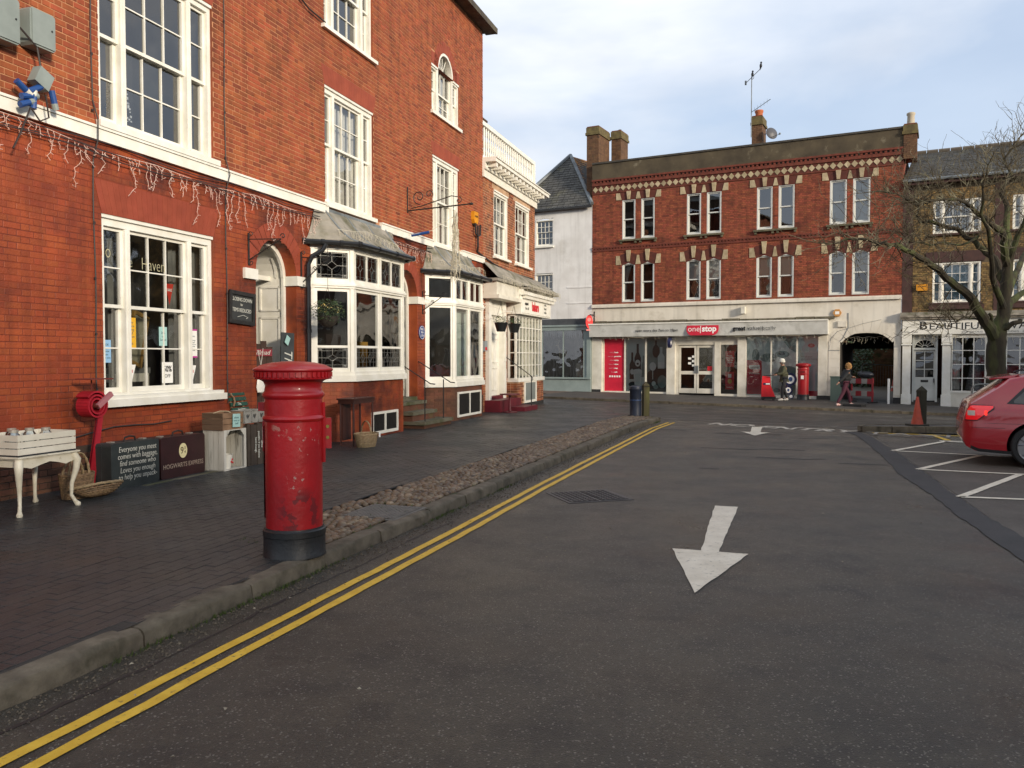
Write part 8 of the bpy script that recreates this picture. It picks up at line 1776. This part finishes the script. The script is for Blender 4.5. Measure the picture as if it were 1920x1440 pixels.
# ================================================================ red estate car
CARR = mat('car_red', hx('a31220'), rough=.3, coat=1., spec=.5); CG = mat('car_glass', (.012, .016, .017), rough=.05, spec=.6, coat=.5); BKP = mat('black_trim', (.01, .01, .011), rough=.5)
car = thing('parked_car', 'red estate car with tinted glass parked at the right edge', 'car', (7.56, 13.78, .006), -25)
def itp(t, x):
    for (a, b), (c, d) in zip(t, t[1:]):
        if x <= c: u = (x-a)/(c-a) if c > a else 0; u = max(0, u); return b+(d-b)*u
    return t[-1][1]
TOP = [(0, .64), (.02, .74), (.05, .88), (.09, .98), (.14, 1.01), (.3, 1.12), (.5, 1.26), (.66, 1.385), (.8, 1.42), (1.5, 1.455), (2.2, 1.46), (2.8, 1.4), (3.1, 1.22), (3.4, 1.04), (3.7, .98), (4.2, .9), (4.5, .78), (4.62, .66), (4.67, .55)]
BOT = [(0, .42), (.05, .3), (.2, .22), (.8, .19), (4.0, .18), (4.5, .2), (4.67, .3)]
WID = [(0, .66), (.03, .74), (.1, .81), (.2, .85), (.4, .885), (.8, .905), (1.5, .91), (3.5, .905), (4.2, .87), (4.5, .78), (4.62, .68), (4.67, .6)]
def ys(x, z):
    w_ = itp(WID, x); bl = .955
    f = itp([(0, .93), (.25, .97), (.4, 1.0), (.62, 1.0), (.7, .985), (.8, .99), (.9, .975), (bl, .93)], z)
    if z > bl: f = .93-.26*min(1, (z-bl)/.47)**1.15-.0
    return w_*f
xs_ = sorted({0, .015, .03, .06, .1, .135, .17, .23, .3, .4, .5, .58, .66, .73, .8, .95, 1.2, 1.5, 1.9, 2.2, 2.5, 2.8, 2.95, 3.1, 3.25, 3.4, 3.55, 3.7, 3.95, 4.2, 4.35, 4.5, 4.56, 4.62, 4.65, 4.67}); NZ = 16
q = MB(); vs = []; fs = []
for x in xs_:
    b, t = itp(BOT, x), itp(TOP, x); row = []
    L_ = [b+(t-.05*min(1, (t-.5))-b)*(i/NZ) for i in range(NZ+1)]
    side_ = [(ys(x, z), z) for z in L_]
    yt = side_[-1][0]; crown = [(yt*(1-u*.12), side_[-1][1]+(t-side_[-1][1])*(u)**.8) for u in (.5, 1.)]; cc_ = [(yt*.55, t+.012), (0, t+.018)]
    half = [(0, b), (side_[0][0]*.8, b)]+side_+crown+cc_
    row = [(x, -y, z) for y, z in half]+[(x, y, z) for y, z in half[::-1][1:-1]]; vs += row; nr_ = len(row)
for i in range(len(xs_)-1):
    for k in range(nr_): fs.append((i*nr_+k, (i+1)*nr_+k, (i+1)*nr_+(k+1) % nr_, i*nr_+(k+1) % nr_))
fs.append(tuple(range(nr_))); fs.append(tuple(range((len(xs_)-1)*nr_, len(xs_)*nr_))[::-1])
q.add(vs, fs); body = q.build('body', CARR, car, smooth=True)
cut = MB()
for wx in (.98, 3.66): cut.tube([(wx, -1.2, .335), (wx, 1.2, .335)], .375, 40)
co = cut.build('cutter', BKP); bm2 = body.modifiers.new('b', 'BOOLEAN'); bm2.object = co; bm2.operation = 'DIFFERENCE'; bm2.solver = 'EXACT'
co.parent = car
dg = bpy.context.evaluated_depsgraph_get(); dg.update(); nm = bpy.data.meshes.new_from_object(body.evaluated_get(dg)); body.modifiers.clear(); body.data = nm; nm.materials.clear(); nm.materials.append(CARR); nm.materials.append(BKP)
nm.polygons.foreach_set('use_smooth', [True]*len(nm.polygons)); nm.set_sharp_from_angle(angle=R(35)); bpy.data.objects.remove(co)
for p in nm.polygons:
    c = p.center
    if any(abs(math.hypot(c.x-wx, c.z-.335)) < .372 for wx in (.98, 3.66)) and abs(c.y) < .9: p.material_index = 1
def patch(name, m, lo, hi, x0, x1, off=.004, n=16, nz=5, both=True, par=None):
    for s in ((-1, 1) if both else (-1,)):
        q = MB(); vs = []; 
        for i in range(n+1):
            x = x0+(x1-x0)*i/n
            for j in range(nz+1): z = lo(x)+(hi(x)-lo(x))*j/nz; vs.append((x, s*(ys(x, z)+off), z))
        fs = [(i*(nz+1)+j, (i+1)*(nz+1)+j, (i+1)*(nz+1)+j+1, i*(nz+1)+j+1) if s < 0 else (i*(nz+1)+j, i*(nz+1)+j+1, (i+1)*(nz+1)+j+1, (i+1)*(nz+1)+j) for i in range(n) for j in range(nz)]
        q.add(vs, fs); q.build(name, m, par or car, smooth=True)
roofl = lambda x: itp(TOP, x)-.105
patch('window_surround', BKP, lambda x: .985-.03*min(1, (x-.62)/.6), lambda x: min(roofl(x)+.02, .985+(x-.6)*1.05), .6, 3.05, .003, 40)
for a, b in ((.7, 1.36), (1.42, 2.1), (2.16, 2.95)): patch('side_window', CG, lambda x: 1.0-.03*min(1, (x-.62)/.6), lambda x: min(roofl(x), .995+max(0, x-.66)*1.0, roofl(3.4)+(3.3-x)*1.05), a, b, .006, 14)
q = MB(); vs = []
for i in range(7):
    x = .24+.38*i/6; z = itp(TOP, x)+.008
    for j in range(9): u = -1+2*j/8; vs.append((x-.006, u*ys(x, z-.05)*.78, z-.022*u*u))
q.add(vs, [(i*9+j, i*9+j+1, (i+1)*9+j+1, (i+1)*9+j)[::-1] for i in range(6) for j in range(8)]); q.build('rear_window', CG, car, smooth=True)
q = MB(); q.add([(.38, -.5, 1.375), (.38, .5, 1.375), (.8, .56, 1.445), (.8, -.56, 1.445), (.4, -.5, 1.35), (.4, .5, 1.35), (.7, .56, 1.39), (.7, -.56, 1.39)], [(0, 3, 2, 1), (4, 5, 6, 7), (0, 1, 5, 4), (0, 4, 7, 3), (1, 2, 6, 5)]); q.build('spoiler', CARR, car)
LR = mat('tail_lamp_red', hx('d5101a'), rough=.15, coat=1., emit=.35); LRB = mat('tail_lamp_lit', hx('ff2a1a'), rough=.3, emit=1.2); LW = mat('tail_lamp_clear', hx('c9c2b8'), rough=.2, coat=1.)
patch('lamp_surround', BKP, lambda x: .705+.2*max(0, (x-.2)/.24), lambda x: min(.962, itp(TOP, x)-.04), .04, .435, .005, 12); patch('tail_lamp', LR, lambda x: .72+.2*max(0, (x-.2)/.22), lambda x: min(.95, itp(TOP, x)-.05), .045, .42, .008, 12); patch('lamp_clear_section', LW, lambda x: .79, lambda x: .87, .07, .17, .012, 5); patch('lamp_glow', LRB, lambda x: .80, lambda x: .87, .3, .335, .013, 4)
patch('shoulder_line', mat('car_red_dark', hx('4d0810'), rough=.4), lambda x: .672, lambda x: .678, .3, 4.0, .0025, 30, 1); patch('door_gap', BKP, lambda x: .25, lambda x: .96, 1.4, 1.408, .002, 1, 10); patch('door_gap', BKP, lambda x: .25, lambda x: .96, 2.14, 2.148, .002, 1, 10); patch('bumper_gap', MC['car_red_dark'], lambda x: .6, lambda x: .606, .08, .58, .002, 10, 1)
patch('fuel_flap', MC['car_red_dark'], lambda x: .885, lambda x: .889, .95, 1.12, .003, 3, 1); patch('sill_trim', BKP, lambda x: itp(BOT, x)+.0, lambda x: itp(BOT, x)+.05, .12, 4.5, .004, 40, 1); patch('door_handle', CARR, lambda x: .86, lambda x: .885, 1.55, 1.75, .02, 4, 1)
q = MB()
for s in (-1, 1): q.tube([(.85, s*.6, 1.46), (.95, s*.6, 1.5), (2.4, s*.6, 1.52), (2.55, s*.6, 1.47)], .014, 6)
q.build('roof_rail', BKP, car, kind='stuff')
TYRE = mat('tyre', (.014, .014, .014), rough=.75, bump=.3); ALLOY = mat('alloy', hx('8e8e90'), rough=.3, metal=.9)
for wx, wy in ((.98, -.8), (3.66, -.8), (.98, .8), (3.66, .8)):
    wh = ob('wheel', None, car); s = -1 if wy < 0 else 1; F_ = Matrix.Translation((wx, wy, .325)) @ Matrix.Rotation(R(90*(-s)), 4, 'X')
    F_ = Matrix.Translation((wx, wy, .325)) @ Matrix.Rotation(R(90 if s < 0 else -90), 4, 'X')
    q = MB(); q.T = F_; q.lathe([(.235, .08), (.25, .1), (.3, .1), (.32, .08), (.325, .03), (.325, -.06), (.3, -.1), (.23, -.1)], 40); q.build('tyre', TYRE, wh, smooth=True)
    q = MB(); q.T = F_; q.lathe([(.24, .085), (.235, .098), (.222, .09), (.212, .03), (.21, -.06), (0, -.06)], 36)
    for k in range(5):
        for dd in (-.22, .22):
            a = 2*math.pi*k/5+.3; q.tube([(.04*math.cos(a), .04*math.sin(a), .07), (.13*math.cos(a+dd*.55), .13*math.sin(a+dd*.55), .075), (.222*math.cos(a+dd), .222*math.sin(a+dd), .085)], [.02, .012, .014], 5)
    q.lathe([(.055, .05), (.05, .08), (0, .085)], 16); q.build('rim', ALLOY, wh, smooth=True)
    q = MB(); q.T = F_; q.lathe([(.21, .0), (.0, .0)], 24); q.build('brake_disc', mat('brake_dark', (.03, .03, .03), rough=.5, metal=.5), wh)

# ================================================================ the bare tree
BARK = mat('bark', hx('3c3628'), hx('28241b'), rough=.95, scale=6, bump=1., bscale=22, col3=hx('4f5630'), s3=2.2, t3=(.48, .66), stretch=(1, 1, .35))
TWIG = mat('twig_bark', hx('574d38'), hx('3e3729'), rough=.9, scale=5, col3=hx('8d8a72'), s3=3, t3=(.5, .7))
tree = thing('bare_tree', 'bare winter tree with spreading mossy limbs in front of the stock brick shop', 'tree', (12.2, 20.62, 0), 0)
TD = 20.62
def TP(px, py, dy=0.): Y = TD+dy; return Vector(((px-960)/1530*Y-12.2, dy, 1.72-(py-670)/1530*Y))
TR = random.Random(11)
def smooth(P, n=3):
    out = []
    for i in range(len(P)-1):
        p0, p1, p2, p3 = P[max(0, i-1)], P[i], P[i+1], P[min(len(P)-1, i+2)]
        for j in range(n): t = j/n; out.append(.5*((2*p1)+(p2-p0)*t+(2*p0-5*p1+4*p2-p3)*t*t+(3*p1-p0-3*p2+p3)*t**3))
    out.append(P[-1]); return out
tk = smooth([TP(1868, 800), TP(1868, 760), TP(1867, 700), TP(1867, 650), TP(1873, 615), TP(1880, 570), TP(1884, 520), TP(1885, 480)], 4); rs = [.33, .27, .24, .225, .24, .235, .23, .225, .225, .225, .225, .22, .22, .215, .21, .2, .18, .165, .155, .15, .145, .14, .138, .135, .13, .125, .12, .115, .11]
q = MB(); q.tube([p+Vector((TR.gauss(0, .012), TR.gauss(0, .012), 0)) for p in tk], (rs+[.11]*20)[:len(tk)], 14); q.build('trunk', BARK, tree, smooth=True)
limbs = [([(1868, 640), (1845, 602), (1827, 575), (1807, 547), (1777, 527), (1757, 509), (1734, 492), (1691, 469), (1665, 460), (1635, 454), (1597, 449), (1560, 458)], [0, -.2, -.3, -.4, -.6, -.8, -1, -1.2, -1.3, -1.3, -1.2, -1.2], .155, .02),
         ([(1884, 540), (1871, 518), (1860, 488), (1837, 467), (1819, 452), (1794, 434), (1766, 424), (1740, 419), (1717, 413), (1713, 389), (1690, 372), (1660, 362)], [0, .2, .5, .7, .9, 1, 1.1, 1.2, 1.2, 1.3, 1.3, 1.3], .11, .015),
         ([(1885, 500), (1879, 470), (1877, 439), (1860, 426), (1832, 404), (1809, 387), (1790, 375), (1750, 378), (1714, 380)], [0, -.3, -.5, -.8, -1, -1.2, -1.4, -1.5, -1.5], .11, .018),
         ([(1886, 485), (1882, 430), (1880, 385), (1870, 362), (1885, 330), (1878, 300), (1895, 275)], [0, .2, .3, .4, .5, .6, .6], .1, .015),
         ([(1886, 500), (1896, 470), (1909, 434), (1922, 400), (1940, 360), (1950, 320)], [0, -.2, -.4, -.6, -.8, -1], .1, .02),
         ([(1882, 590), (1900, 560), (1925, 545), (1960, 500), (1990, 440)], [0, .3, .6, 1, 1.4], .12, .03),
         ([(1884, 560), (1905, 500), (1935, 455), (1975, 420), (2010, 380)], [0, 1, 1.8, 2.5, 3], .1, .02),
         ([(1880, 580), (1860, 520), (1850, 450), (1835, 400), (1840, 340)], [0, -1, -1.8, -2.4, -2.8], .09, .018),
         ([(1872, 620), (1885, 614), (1897, 606), (1911, 600)], [0, -.2, -.3, -.3], .07, .055), ([(1867, 625), (1860, 605), (1852, 588)], [0, -.2, -.3], .05, .035),
         ([(1845, 604), (1815, 595), (1790, 601), (1768, 611)], [-.2, -.2, -.3, -.3], .03, .008), ([(1830, 444), (1800, 462), (1766, 455), (1740, 462), (1705, 452)], [.7, .6, .4, .3, .2], .035, .01)]
tw = MB()
def twig(p, d, L, r_, lv):
    k = max(3, int(L/.16)); P = [p]; q_ = p.copy(); dd = d.normalized()
    for i in range(k):
        dd = (dd+Vector((TR.gauss(0, .22), TR.gauss(0, .22), TR.gauss(.05, .2)))).normalized(); q_ = q_+dd*(L/k); P.append(q_.copy())
        if lv > 0 and TR.random() < .75:
            nd = (dd+Vector((TR.gauss(0, .75), TR.gauss(0, .75), TR.gauss(.15, .6)))).normalized(); twig(q_, nd, L*TR.uniform(.35, .65), r_*.6, lv-1)
    tw.tube(P, [max(.003, r_*(1-.8*i/k)) for i in range(k+1)], 4 if r_ < .015 else 6, False)
for pts, dy, r0, r1 in limbs:
    P = smooth([TP(a, b, c) for (a, b), c in zip(pts, dy)], 3); n = len(P); P = [p+Vector((TR.gauss(0, .02), TR.gauss(0, .02), TR.gauss(0, .02))) if 1 < i < n-1 else p for i, p in enumerate(P)]
    q = MB(); q.tube(P, [r0+(r1-r0)*(i/(n-1))**.75 for i in range(n)], 9); q.build('limb', BARK, tree, smooth=True)
    if r1 > .03 or n < 10: continue
    for i in range(int(n*.35), n):
        for _ in range(3 if i > n*.6 else 2):
            d = (P[i]-P[i-1]).normalized(); d = (d*.7+Vector((TR.gauss(0, .7), TR.gauss(0, .7), TR.gauss(.15, .6)))).normalized(); twig(P[i], d, TR.uniform(.45, 1.2), .013, 2)
    twig(P[-1], P[-1]-P[-2], .9, .02, 2)
tw.build('crown', TWIG, tree)
